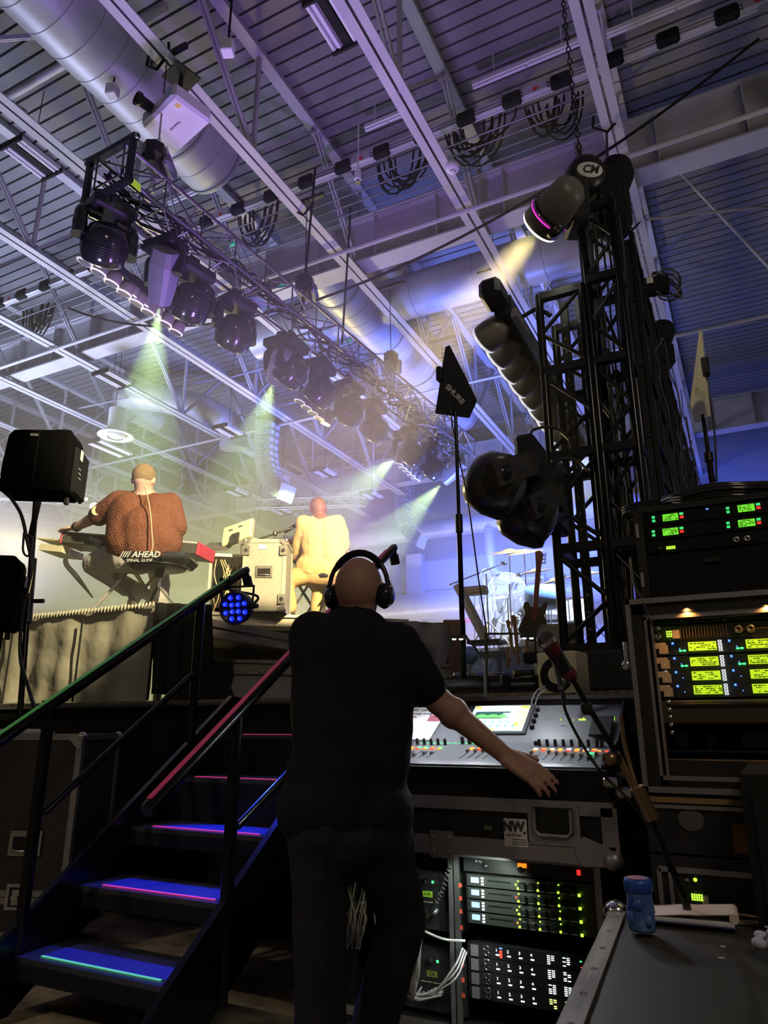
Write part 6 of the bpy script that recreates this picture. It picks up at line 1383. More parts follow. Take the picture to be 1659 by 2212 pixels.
hand(b, wrR, hd_, pn, 1, .26, 1.15, .34); hand(b, wrL, (E2*.8-V(0, 0, .3)), V(0, 0, -1), 1, .3)
remesh(b, 'body', 'skin', mn, .0055, 4)
# shirt
b = MB(); b.cap(shL+V(0, 0, -.01), shR+V(0, 0, -.02), .088, .088, 16)
cl, cr = px2(690, 1430, 2.5), px2(850, 1440, 2.5); b.cap(shL-V(0, 0, .03)+E1*.02, px2(700, 1640, 2.5), .105, .105, 16); b.cap(shR-V(0, 0, .03)-E1*.04, px2(812, 1650, 2.5), .110, .112, 16)
b.cap(px2(760, 1400, 2.5), px2(755, 1660, 2.51), .15, .15, 18); b.cap(px2(680, 1655, 2.5), px2(668, 1738, 2.5), .095, .085, 14); b.cap(px2(815, 1640, 2.5), px2(815, 1745, 2.5), .10, .095, 14); b.cap(px2(750, 1650, 2.5), px2(748, 1738, 2.5), .145, .14, 16); b.cap(px2(680, 1748, 2.5), px2(812, 1748, 2.5), .125, .125, 16)
b.cap(px2(765, 1352, 2.5), px2(765, 1372, 2.5), .085, .12, 14); b.cap(shR, shR.lerp(elR, .74), .085, .074, 14); b.cap(shL, shL.lerp(elL, .72), .082, .070, 14)
b.cap(nk-E1*.01, px2(768, 1385, 2.52), .070, .11, 14)
remesh(b, 'polo_shirt', 'shirt_black', mn, .011, 5, (.22, .028))
b = MB(); b.ring([px2(720, 1335, 2.49), px2(740, 1318, 2.46), px2(770, 1312, 2.44), px2(800, 1322, 2.46), px2(812, 1338, 2.5)], .014, 8); remesh(b, 'collar', 'shirt_black', mn, .006, 3)
# trousers
b = MB(); b.cap(px2(695, 1790, 2.5), px2(805, 1790, 2.5), .118, .118, 16); b.cap(px2(690, 1770, 2.5), kL+E1*.0, .108, .085, 16); b.cap(px2(815, 1770, 2.5), kR, .112, .082, 16); b.cap(kL, aL-V(0, 0, .02), .085, .082, 14); b.cap(kR, aR-V(0, 0, .02), .082, .075, 14); b.cap(px2(750, 1770, 2.5), px2(750, 1820, 2.5), .12, .11)
remesh(b, 'trousers', 'jean_black', mn, .012, 5, (.15, .022))
for a_ in (aL, aR): b = MB(); b.cap(a_-V(0, 0, .045)-E2*.03, a_+E2*.17-V(0, 0, .055), .045, .036); remesh(b, 'shoe', 'rubber', mn, .01, 3)
# headphones: a thing of their own, worn
f_ = (E2+E1*.22).normalized(); s_ = f_.cross(V(0, 0, 1)).normalized(); hw_ = o+hc
t = thing('headphones', 'black over-ear headphones worn by the man at the console', 'headphones', hw_)
pts = []
for i in range(17):
    a = PI*(-.02+1.04*i/16); pts.append(s_*math.cos(a)*.108+V(0, 0, 1)*(math.sin(a)*.138-.01)-f_*.005)
b = MB(); b.ring(pts, .0085, 8); b.build('headband', 'black_plastic', t); b = MB(); b.ring([p*1.0-f_*.0+(-p.normalized())*.004 for p in pts[3:14]], [.006]+[.013]*9+[.006], 8); b.build('band_pad', 'black_matte', t)
for q in (-1, 1):
    c = s_*q*.098-V(0, 0, .035); b = MB(); b.lathe([(0, .024), (.028, .024), (.036, .016), (.038, .002), (.034, -.002)], tuple(c), tuple(s_*q+V(0, 0, -.05)-f_*.25), 22); b.build('ear_cup', 'fix_gloss', t)
    b = MB(); b.lathe([(.018, -.022), (.040, -.02), (.047, -.008), (.042, .004), (.03, .006)], tuple(c), tuple(s_*q-f_*.25), 22); b.build('ear_pad', 'black_matte', t)
    MB().ring([s_*q*.108+V(0, 0, .02), s_*q*.122+V(0, 0, -.01), s_*q*.124-V(0, 0, .035)], .005, 8).build('hinge', 'chrome' if q > 0 else 'black_plastic', t)
# ---------------------------------------------- seated keyboard player, brown shirt
o1 = G(312, 6.0, RZ); p1 = thing('person', 'person in brown knit shirt and pale jeans seated at the long keyboard', 'person', o1)
def q1(x, y, D): return P(x, y, D)-o1
hc1 = q1(311, 1036, 5.95); b = MB(); head(b, hc1, .122, E2-V(0, 0, .45)+E1*.03); b.cap(hc1-V(0, 0, .05)-E2*.02, q1(312, 1078, 6.0), .075, .085)
sL1, sR1 = q1(258, 1085, 6.0), q1(366, 1092, 6.0); eL1 = q1(205, 1118, 6.1); wL1 = q1(162, 1140, 6.25); eR1 = q1(383, 1140, 5.95); wR1 = q1(386, 1162, 6.4)
b.cap(sL1, eL1, .07, .055); b.cap(eL1, wL1, .058, .036); b.cap(sR1, eR1, .07, .055); b.cap(eR1, wR1, .055, .036); b.cap(q1(312, 1080, 6), q1(312, 1190, 6), .12, .15)
kL1 = q1(203, 1218, 6.2); fL1 = q1(300, 1270, 6.15); kR1 = q1(345, 1225, 6.55); fR1 = q1(345, 1325, 6.55); hL1, hR1 = q1(272, 1200, 6.0), q1(345, 1202, 6.0)
for a_, c_, e_ in ((hL1, kL1, fL1), (hR1, kR1, fR1)): b.cap(a_, c_, .08, .06); b.cap(c_, e_, .06, .04)
hand(b, wL1, (q1(140, 1143, 6.3)-wL1), V(0, 0, -1), 1, .25, 1.1); hand(b, wR1, E2*.6-V(0, 0, .1)-E1*.3, V(0, 0, -1), -1, .3, 1.1)
remesh(b, 'body', 'skin_pale', p1, .010, 3)
b = MB(); fd = (E2-V(0, 0, .45)).normalized(); b.ell(hc1-fd*.012+V(0, 0, .022), (.102, .118, .118), Matrix((E1, E2, V(0, 0, 1))).transposed(), 22, 14); o_ = remesh(b, 'hair', 'hair_short', p1, .009, 2)
b = MB(); b.cap(sL1+V(0, 0, -.01)+E1*.03, sR1-E1*.03-V(0, 0, .01), .115, .115, 18); b.cap(q1(285, 1110, 6.0), q1(285, 1170, 5.98), .20, .22, 18); b.cap(q1(342, 1110, 6.0), q1(342, 1170, 5.98), .19, .21, 18); b.cap(q1(315, 1150, 5.97), q1(315, 1180, 5.97), .25, .23, 18)
b.cap(sL1, sL1.lerp(eL1, .82), .115, .098, 14); b.cap(sR1, sR1.lerp(eR1, .95), .12, .095, 14); b.cap(q1(312, 1062, 6), q1(312, 1095, 6), .085, .16, 16)
remesh(b, 'knit_shirt', 'knit_brown', p1, .014, 6, (.25, .03))
b = MB(); b.cap(hL1+V(0, 0, -.01), hR1, .155, .155, 16); b.cap(hL1, kL1, .145, .105, 16); b.cap(kL1, fL1-E1*.10, .105, .075, 14); b.cap(hR1, kR1, .14, .10, 16); b.cap(kR1, fR1, .10, .075, 14)
remesh(b, 'jeans', 'jean_pale', p1, .013, 5, (.12, .03))
b = MB(); b.cap(fL1-E1*.02-V(0, 0, .0), fL1+E1*.14-V(0, 0, .10), .055, .045); b.cap(fL1+E1*.0-V(0, 0, .04), fL1-V(0, 0, .13)-E1*.04, .05, .05); remesh(b, 'shoe', 'shoe_white', p1, .01, 3)
b = MB(); b.cap(fR1+V(0, 0, .02), fR1+E1*.06+E2*.16-V(0, 0, .01), .06, .05); remesh(b, 'shoe', 'shoe_white', p1, .01, 3)
b = MB(); b.lathe([(.040, -.018), (.046, -.015), (.046, .015), (.040, .018)], tuple(wL1.lerp(eL1, .1)), tuple(eL1-wL1), 16); b.build('watch', 'black_metal', p1)
tag_ = MB(); back = -E2*.005; tag_.ring(wig([q1(313, 1052, 5.80), q1(316, 1062, 5.77), q1(322, 1090, 5.72), q1(326, 1120, 5.70), q1(328, 1150, 5.70), q1(330, 1180, 5.70), q1(322, 1205, 5.72), q1(322, 1225, 5.75)], 6), .006, 6); tag_.build('ear_monitor_cable', 'cable_pale', p1) if mat('cable_pale', (.6, .42, .28), .5) else 0
b = MB(); c_ = sL1.lerp(eL1, .75)-E2*.10; b.lathe([(0, .0), (.045, 0)], tuple(c_-E2*.0), tuple(-E2), 16); b.build('sleeve_print', 'print_pale', p1) if mat('print_pale', (.75, .72, .4), .6) else 0
# throne stools
mat('vinyl', (.025, .025, .028), .25, coat=.3)
def stool(loc, label, word, rs=.21, h=.50, saddle=True):
    t = thing('drum_throne', label, 'stool', loc, YAW)
    b = MB()
    if saddle: b.bbox((-.12, 0, h), (.30, .34, .12), .05); b.bbox((.15, 0, h), (.28, .34, .12), .05)
    else: b.lathe([(0, -.04), (rs*.9, -.04), (rs, -.01), (rs*.97, .04), (0, .05)], (0, 0, h), n=28)
    b.build('seat', 'vinyl', t)
    if saddle: MB().lathe([(0, -.075), (.2, -.07), (.25, -.055), (0, -.05)], (0, 0, h), n=24).build('seat_base', 'black_metal', t); text('//// AHEAD', .07, 'white', t, TM((-.12, -.172, h+.02), (0, -1, 0), (1, 0, 0)), shear=.2, bold=.001); text('SPINAL GLIDE', .035, 'white', t, TM((-.12, -.172, h-.03), (0, -1, 0), (1, 0, 0)))
    MB().cyl((0, 0, .2), (0, 0, h-.06), .018, n=14).build('post', 'chrome', t); MB().cyl((0, 0, h-.14), (0, 0, h-.05), .04, n=14).build('post_sleeve', 'black_metal', t)
    for k in range(3):
        a = 2*PI*k/3+.5; MB().bar((.02*math.cos(a), .02*math.sin(a), .27), (.26*math.cos(a), .26*math.sin(a), .015), .028, .012).build('leg', 'chrome', t); MB().bar((.02*math.cos(a), .02*math.sin(a), .10), (.15*math.cos(a), .15*math.sin(a), .13), .018, .01).build('strut', 'chrome', t)
        MB().ell((.26*math.cos(a), .26*math.sin(a), .02), (.025, .025, .02)).build('foot', 'rubber', t)
    return t
stool(G(313, 5.85, RZ), 'black split-seat drum throne with white lettering under the brown shirt player', 'AHEAD', h=.50)
# ---------------------------------------------- seated keyboard player, yellow jacket
R2 = 2.22; o2 = G(690, 7.75, R2); p2 = thing('person', 'person in pale yellow jacket and trousers seated at the keyboards', 'person', o2)
def q2(x, y, D): return P(x, y, D)-o2
hc2 = q2(687, 1097, 7.75); b = MB(); head(b, hc2, .120, E2-E1*.35-V(0, 0, .2)); b.cap(hc2-V(0, 0, .05), q2(690, 1122, 7.75), .07, .08)
sL2, sR2 = q2(657, 1132, 7.7), q2(730, 1132, 7.75); eL2 = q2(648, 1178, 7.8); wL2 = q2(634, 1203, 7.9); eR2 = q2(741, 1180, 7.8); wR2 = q2(735, 1205, 8.1)
b.cap(sL2, eL2, .06, .05); b.cap(eL2, wL2, .05, .034); b.cap(sR2, eR2, .06, .05); b.cap(eR2, wR2, .05, .034); b.cap(q2(692, 1130, 7.75), q2(695, 1225, 7.75), .12, .14)
kL2, fL2 = q2(616, 1255, 7.7), q2(628, 1325, 7.65); kR2, fR2 = q2(690, 1262, 7.95), q2(683, 1328, 7.9); hL2, hR2 = q2(670, 1238, 7.75), q2(712, 1242, 7.75)
for a_, c_, e_ in ((hL2, kL2, fL2), (hR2, kR2, fR2)): b.cap(a_, c_, .08, .06); b.cap(c_, e_, .06, .04)
for e_ in (fL2, fR2): b.cap(e_, e_+E2*.14-V(0, 0, .03), .04, .035)
hand(b, wL2, -E1*.7+E2*.4+V(0, 0, .0), V(0, 0, -1), 1, .3, 1.05); hand(b, wR2, E2-E1*.2, V(0, 0, -1), -1, .3, 1.05); remesh(b, 'body', 'skin_brown', p2, .010, 3)
b = MB(); b.ell(hc2+V(0, 0, .014)-E2*.008, (.098, .112, .112), Matrix((E1, E2, V(0, 0, 1))).transposed(), 22, 14); remesh(b, 'hair', 'stubble', p2, .009, 2)
b = MB(); b.cap(sL2+E1*.03-V(0, 0, .01), sR2-E1*.03-V(0, 0, .01), .10, .10, 16); b.cap(q2(678, 1150, 7.75), q2(682, 1205, 7.75), .165, .165, 16); b.cap(q2(714, 1150, 7.75), q2(716, 1205, 7.75), .16, .165, 16); b.cap(q2(670, 1225, 7.75), q2(722, 1232, 7.75), .17, .17, 16); b.cap(q2(660, 1228, 7.75), q2(640, 1240, 7.72), .10, .05)
b.cap(sL2, eL2, .10, .085, 14); b.cap(eL2, wL2.lerp(eL2, .12), .080, .058, 14); b.cap(sR2, eR2, .10, .085, 14); b.cap(eR2, wR2.lerp(eR2, .1), .08, .058, 14); b.cap(q2(690, 1118, 7.75), q2(692, 1135, 7.75), .085, .13, 14)
remesh(b, 'jacket', 'jacket', p2, .014, 4, (.16, .045))
b = MB(); b.cap(hL2, hR2, .14, .14); b.cap(hL2, kL2, .13, .095, 14); b.cap(kL2, fL2+V(0, 0, .06), .095, .07, 14); b.cap(hR2, kR2, .12, .09, 14); b.cap(kR2, fR2+V(0, 0, .06), .09, .065, 14); remesh(b, 'trousers', 'trouser_tan', p2, .013, 5, (.12, .02))
for e_ in (fL2, fR2): b = MB(); b.cap(e_-V(0, 0, .02), e_+E2*.16-V(0, 0, .03), .05, .04); remesh(b, 'shoe', 'rubber', p2, .01, 3)
stool(G(697, 7.8, R2), 'round black-topped stool with chrome post under the yellow jacket player', '', .20, .50, False)
# ============================================================ keyboards, mixer case, monitors
mat('key_white', (.75, .75, .78), .4); mat('kb_body', (.10, .095, .09), .45); mat('kb_red', (.65, .05, .08), .45); mat('kb_cream', (.80, .76, .55), .5); mat('stand_alu', (.40, .38, .36), .4, .7)
def keyboard(name, label, a, b_, depth, h, end_m, keys=True, body='kb_body'):
    a, b_ = Vector(a), Vector(b_); d = b_-a; L = d.length; d.normalize(); t = thing(name, label, 'keyboard', a); t.rotation_euler = (0, -math.asin(d.z), math.atan2(d.y, d.x))
    MB().bbox((L/2, depth/2, h/2), (L, depth, h), .008).build('body', body, t)
    for x in (.008, L-.008): MB().bbox((x, depth/2, h/2+.004), (.022, depth+.01, h+.016), .006).build('end_cheek', end_m, t)
    if keys:
        b = MB(); n = int((L-.06)/.0235)
        for i in range(n): b.box((.03+.0235*(i+.5), .08, h+.006), (.0225, .15, .012))
        b.build('white_keys', 'key_white', t); b = MB()
        for i in range(n):
            if i % 7 in (0, 1, 3, 4, 5): b.box((.03+.0235*(i+1), .105, h+.016), (.012, .095, .014))
        b.build('black_keys', 'desk_knob', t)
    MB().box((L/2, depth-.06, h+.012), (L-.05, .11, .02)).build('control_panel', body, t)
    return t
ka, kb = P(128, 1172, 6.30), P(426, 1198, 6.05); K1 = keyboard('stage_piano', 'long dark keyboard with red ends in front of the brown shirt player', ka, kb, .34, .10, 'kb_red')
t = K1; MB().box((-.14, .2, .03), (.26, .36, .012)).build('end_flap', 'kb_cream', t); MB().box((-.10, .2, -.05), (.24, .34, .06)).build('lower_box', 'kb_cream', t)
def xstand(name, label, pts_, w, m='stand_alu', r=.035):
    t = thing(name, label, 'keyboard stand', pts_[0]); o = pts_[0]
    (a, b_, c, d) = pts_
    for s in (0, 1): off = V(0, w*s, 0); MB().bar(a-o+off, b_-o+off, r, r*.7).build('leg', m, t); MB().bar(c-o+off*.92, d-o+off*.92, r, r*.7).build('leg', 'black_metal' if m != 'stand_alu' else m, t)
    for e in (a, b_, c, d): MB().cyl(e-o+V(0, -.05, 0), e-o+V(0, w+.05, 0), .016, n=10).build('cross_tube', m, t); MB().cyl(e-o+V(0, -.08, 0), e-o+V(0, -.05, 0), .022, n=10).build('end_cap', 'rubber', t)
    return t
z0_ = RZ+.02
def at_z(px, D, z): g = G(px, D, 0); return V(g.x, g.y, z)
xstand('keyboard_stand', 'silver cross-braced stand under the long keyboard', (at_z(150, 5.95, z0_), at_z(305, 6.1, ka.z-.02), at_z(290, 5.95, z0_), at_z(155, 6.15, ka.z-.02)), .30)
b = MB()
for k in range(3): b.ring(wig([P(150, 1186, 6.1), P(138+4*k, 1215, 6.05), P(160+5*k, 1245, 6.05), P(200, 1290, 6.05)], 6), .007, 6)
tag(b.build('keyboard_cables', 'cable_black'), 'black cables looping under the long keyboard', 'cables')
k2a, k2b = P(572, 1196, 8.05), P(668, 1210, 7.95); keyboard('synthesizer', 'black synthesizer beside the mixer case at the yellow jacket player', k2a, k2b+E1*.5, .32, .09, 'kb_body'); 
k3a = P(590, 1172, 8.3); k3 = keyboard('upper_synthesizer', 'upper small keyboard with a row of knobs and red strip', k3a, P(700, 1180, 8.2), .28, .06, 'kb_body', False)
MB().box((.35, -.004, .03), (.62, .006, .03)).build('red_strip', 'kb_red', k3); b = MB()
for i in range(14): b.lathe([(0, .05), (.008, .05), (.009, .0)], (.1+.035*i, .08, .07), n=8)
b.build('knobs', 'chrome', k3)
xstand('keyboard_stand', 'black cross-braced stand under the synthesizers', (at_z(605, 7.95, 2.24), at_z(700, 8.0, k2a.z-.02), at_z(690, 7.95, 2.24), at_z(590, 8.1, k2a.z-.02)), .30, 'black_metal')
# mixer flight case with monitor
mat('case_grey', (.34, .34, .34), .5, noise=(40, (.26, .26, .26))); mat('case_alu', (.72, .70, .62), .35, .6)
c0_ = P(496, 1322, 7.05); mcx = road_case('mixer_case', 'grey flight case with bright corners carrying the monitor', (c0_.x+.18, c0_.y+.36, 2.22), (.44, .50, .74), YAW+.0, ((.0, .40),), (), None, 'case_grey', 'case_alu', ew=.035)
MB().box((-.03, -.252, .66), (.08, .004, .05)).build('label', 'white', mcx)
for z_ in (.12, .62):
    for s in (-1, 1): b = MB(); b.box((s*.19, -.262, z_), (.07, .012, .10)); b.m(1).cyl((s*.19, -.275, z_), (s*.19, -.262, z_), .02, n=10); b.build('latch', ['alu', 'chrome'], mcx)
rs_ = thing('open_rack', 'open cable-filled rack with pale wooden top beside the mixer case', 'equipment rack', G(478, 7.5, 2.22), YAW+.2)
MB().box((0, 0, .62), (.46, .5, .03)).build('top_board', 'kb_cream', rs_); MB().box((-.21, 0, .3), (.03, .5, .62)).build('side_panel', 'case_grey', rs_); MB().box((0, .22, .3), (.42, .03, .6)).build('back_panel', 'black_matte', rs_)
b = MB(); rnd = random.Random(5)
for k in range(14): x_ = rnd.uniform(-.17, .17); b.ring(wig([V(x_, -.2, .58), V(x_+rnd.uniform(-.08, .08), -.25, .40), V(x_+rnd.uniform(-.06, .06), -.26, .2), V(x_, -.2, .02)], 5), .006, 5)
b.build('patch_cables', 'cable_pale', rs_)
mo = P(513, 1150, 7.35); t = thing('computer_monitor', 'tilted computer monitor seen from behind on the mixer case', 'monitor', mo); look(t, (-E2*.72+E1*-.35+V(0, 0, .35)), (E1*.9+E2*-.4+V(0, 0, .25)))
MB().bbox((0, 0, 0), (.36, .26, .03), .008).build('screen_back', 'kb_cream', t); MB().bbox((0, 0, -.02), (.38, .28, .018), .004).build('bezel', 'case_grey', t); b = MB(); b.box((-.08, .05, .017), (.05, .02, .003)); b.box((.04, .06, .017), (.05, .02, .003)); b.build('vent', 'black_plastic', t); MB().bbox((0, -.12, .03), (.10, .16, .03), .008).build('stand', 'black_plastic', t)
p = P(472, 1180, 7.4); t = thing('dark_tablet', 'dark slim panel tilted behind the open rack', 'panel', p); look(t, V(.2, -.5, .85), E1-V(0, 0, .35)); MB().bbox((0, 0, 0), (.30, .22, .02), .006).build('panel_face', 'kb_body', t)
cp_ = P(585, 1188, 7.3); t = thing('plastic_bag', 'crumpled clear wrap over a box beside the mixer case', 'bag', cp_, YAW); b = MB(); b.bbox((0, 0, 0), (.22, .3, .09), .03); remesh(b, 'wrap', 'wrap_pale', t, .012, 2, (.05, .04)) if mat('wrap_pale', (.6, .6, .55), .2) else 0
for px, py, l in ((545, 1175, 'yellow folder standing behind the mixer case'),): p = P(px+15, py+3, 7.6); o = MB().bbox((0, 0, 0), (.20, .02, .14), .004).build('folder', 'kb_cream'); o.location = p; o.rotation_euler = (0, .2, YAW); tag(o, l, 'folder')
# boom microphone of the yellow jacket player
bs0, bs1 = P(520, 1178, 7.6), P(638, 1138, 7.75); t = thing('boom_stand', 'thin boom reaching up to the mouth of the yellow jacket player', 'microphone stand', bs0)
MB().cyl((0, 0, 0), bs1-bs0, .011, n=8).build('boom', 'black_tube', t); MB().cyl((0, 0, 0), (0, 0, -(bs0.z-2.24)), .012, n=8).build('column', 'black_tube', t); MB().lathe([(0, 0), (.10, 0), (.08, .02), (0, .03)], (0, 0, -(bs0.z-2.24)), n=16).build('round_base', 'black_metal', t); MB().bbox(tuple((bs1-bs0)*.62), (.05, .05, .05), .01).build('clutch', 'black_plastic', t)
m_ = P(640, 1134, 7.75); t = thing('stage_microphone', 'pale-tipped microphone at the yellow jacket player', 'microphone', m_); look(t, (E1*.75+V(0, 0, .5)))
MB().ell((0, 0, 0), (.028, .028, .03)).build('grille', 'chrome', t); MB().lathe([(.022, -.02), (.018, -.16), (0, -.16)], n=14).build('body', 'black_metal', t)
# ------------------------------------------------------------ covered speakers on stands
mat('cover_black', (.004, .004, .0045), .95, spec=.03, bump=('noise', 60, .2, .003)); mat('cover_edge', (.010, .010, .011), .9, spec=.1)
def covered(name, label, c, rz, pole_to, base, mark):
    t = thing(name, label, 'speaker', c, rz); b = MB(); W_, H_, D_ = .42, .44, .26
    prof_ = [(-W_/2, -H_/2), (W_/2, -H_/2), (W_/2, H_/2-.04), (W_/2-.02, H_/2), (-W_/2+.04, H_/2-.015), (-W_/2+.01, H_/2-.06)]
    b.prism(prof_, D_, TM((0, D_/2, 0), (0, -1, 0), (1, 0, 0))); remesh(b, 'padded_cover', 'cover_black', t, .012, 4, (.3, .012))
    MB().bbox((W_/2+.008, .06, -.04), (.05, .26, .34), .022).build('side_pocket', 'cover_edge', t); MB().box((W_/2+.034, .0, .08), (.002, .05, .07)).build('logo_patch', 'tape_white' if mark else 'cover_edge', t); b = MB()
    for k in range(3): b.box((W_/2+.034, -.01+.01*k, -.02-.03*k), (.002, .05, .006))
    b.build('print', 'tape_grey', t) if mat('tape_grey', (.3, .3, .32), .7) else 0
    MB().box((0, -D_/2-.004, 0), (.012, .004, H_*.9)).build('centre_seam', 'cover_edge', t); MB().box((-.03, -D_/2-.006, H_/2-.055), (.05, .004, .018)).build('tag', 'tape_grey', t)
    for x_ in (-W_/2+.0, W_/2-.02): MB().bbox((x_, -.02, .10 if x_ < 0 else -H_/2-.03), (.03, .03, .05), .006).build('buckle', 'black_plastic', t)
    MB().bar((.03, -.05, -H_/2), (.015, -.07, -H_/2-.34), .008, .035).build('strap', 'black_cloth', t)
    return t
sc_c = P(92, 1006, 4.45); covered('covered_speaker', 'speaker in black padded cover high on a stand before the brown shirt player', sc_c, YAW+.12, None, None, True)
sc2 = P(-42, 1282, 4.25); t = covered('covered_speaker', 'lower speaker in black padded cover, partly outside the frame', sc2, YAW+.25, None, None, True)
bz = rc.location.z+.98
pb = P(42, 1572, 4.3); t = thing('speaker_stand', 'black pole stand holding the covered speaker, based on the road case', 'speaker stand', (sc_c.x-.02, sc_c.y, 0))
bb = V(pb.x-t.location.x, pb.y-t.location.y, bz); 
MB().cyl(bb, V(0, 0, sc_c.z-.2), .0175, n=12).build('pole', 'black_tube', t); MB().cyl(bb.lerp(V(0, 0, sc_c.z), .38), bb.lerp(V(0, 0, sc_c.z), .62), .024, n=12).build('sleeve', 'black_plastic', t)
MB().lathe([(0, .03), (.10, .028), (.19, .012), (.2, .0), (0, 0)], tuple(bb), n=32).build('round_base', 'grey_base', t) if mat('grey_base', (.30, .30, .32), .4) else 0
MB().cyl(bb.lerp(V(0, 0, sc_c.z), .46), bb.lerp(V(0, 0, sc_c.z), .46)+E1*.09, .014, n=10).build('knob', 'black_plastic', t)
tag(MB().ring(wig([P(20, 1070, 4.3), P(45, 1110, 4.3), P(58, 1165, 4.3), P(68, 1230, 4.3), P(48, 1330, 4.3), P(44, 1420, 4.3), P(60, 1480, 4.2), P(78, 1540, 4.1)], 8), .011, 7).build('speaker_cable', 'cable_black'), 'black cable hanging from the covered speaker down its stand', 'cable')
tag(MB().ring(wig([P(52, 1150, 4.28), P(50, 1190, 4.28), P(62, 1200, 4.28), P(70, 1165, 4.28), P(60, 1155, 4.28)], 6), .007, 6).build('cable_loop', 'cable_black'), 'small loop of cable tied to the speaker pole', 'cable')
p = P(-20, 1500, 4.25); tag(MB().cyl((p.x, p.y, bz), (p.x, p.y, sc2.z-.2), .018, n=10).build('stand_pole', 'black_tube'), 'pole under the lower covered speaker at the border', 'pole')
# ============================================================ drums and guitars on the far platform
DZ = 2.06; dc = G(1108, 8.9, DZ)
fl = thing('stage_extension', 'low raised strip of stage floor in front of the drum platform', 'platform', G(1090, 8.2, SZ)); MB().box((.3, .9, .16), (3.4, 2.6, .30)).build('platform_deck', 'stage_deck', fl); MB().box((.3, -.405, .27), (3.4, .01, .06)).build('edge_rail', 'stage_fascia', fl)
t = thing('drum_platform', 'black skirted platform carrying the drum kit', 'drum riser', (dc.x, dc.y, SZ+.3)); HZ = DZ-SZ-.3; MB().box((-.1, .9, HZ-.02), (1.95, 2.0, .04)).build('platform_deck', 'stage_deck', t); MB().box((-.1, .9, HZ/2-.02), (1.9, 1.95, HZ-.06)).build('skirt', 'skirt_gloss', t) if mat('skirt_gloss', (.05, .05, .06), .3, bump=('noise', 5, .6, .04)) else 0
mat('drum_white', (.85, .83, .78), .3); mat('drum_shell', (.75, .70, .62), .3, .2); mat('cymbal', (.95, .62, .22), .35, .6); mat('clear_plastic', (.8, .85, 1), .05, spec=.6, alpha=.10)
DY = dc.y+.9; dX = dc.x-.1
kit = thing('drum_kit', 'pale drum kit with many chrome stands on the black platform', 'drum kit', (dX, DY, DZ)); kit.rotation_euler = (0, 0, -.35)
def drum(x, y, z, r, h, ax=(0, 0, 1), nm='tom'):
    T = TM((x, y, z), ax); b = MB(); b.lathe([(r, -h/2), (r, h/2)], n=24, T=T); o_ = b.build(nm, 'drum_shell', kit); b = MB(); b.lathe([(0, h/2+.004), (r*.96, h/2+.004)], n=24, T=T); b.lathe([(0, -h/2-.004), (r*.96, -h/2-.004)], n=24, T=T); b.build('drum_head', 'drum_white', o_)
    b = MB()
    for s in (-1, 1): b.ring([T @ V(r*1.03*math.cos(2*PI*k/24), r*1.03*math.sin(2*PI*k/24), s*h/2) for k in range(25)], .008, 6)
    for k in range(8): a = 2*PI*k/8; b.cyl(T @ V(r*1.04*math.cos(a), r*1.04*math.sin(a), -h/2), T @ V(r*1.04*math.cos(a), r*1.04*math.sin(a), h/2), .006, n=5)
    b.build('hoop_and_lugs', 'chrome', o_)
drum(0, 0, .29, .28, .42, (.1, 1, 0), 'bass_drum'); drum(-.2, -.02, .72, .14, .2, (.1, -.4, .9)); drum(.14, -.02, .72, .15, .22, (-.1, -.4, .9)); drum(.55, .3, .42, .2, .38, nm='floor_tom'); drum(-.48, .35, .5, .18, .15, (.1, -.1, 1), 'snare_drum'); drum(.42, .05, .75, .15, .2, (-.2, -.3, .9)); drum(.85, .1, .5, .19, .3, nm='floor_tom')
def cym(x, y, z, r, tilt=(0, -.2, 1)):
    MB().lathe([(r, 0), (r*.3, .025), (r*.16, .045), (0, .05)], (x, y, z), tilt, 30).build('cymbal', 'cymbal', kit); MB().cyl((x, y, 0.02), (x, y, z+.06), .010, n=8).build('cymbal_stand', 'chrome', kit)
    for k in range(3): a = 2*PI*k/3+x; MB().cyl((x, y, .35), (x+.26*math.cos(a), y+.26*math.sin(a), .01), .009, n=6).build('stand_leg', 'chrome', kit)
cym(-.05, -.1, 1.42, .30, (.12, -.28, 1)); cym(.22, -.12, 1.36, .27, (.1, -.3, 1)); cym(.34, -.05, 1.08, .24); cym(.60, .0, .92, .27, (-.1, -.25, 1)); cym(-.62, .2, .90, .2); cym(.95, .3, 1.0, .24)
for k in range(14): x_ = -.62+.125*k; MB().cyl((x_, -.25-.05*(k % 2), .02), (x_+.05*(k % 3), -.2, .9-.1*(k % 3)), .008, n=6).build('microphone_stand', 'chrome', kit); b = MB(); b.ell((x_+.05*(k % 3), -.2, .92-.1*(k % 3)), (.025, .04, .025), nu=8, nv=6); b.build('drum_microphone', 'chrome', kit)
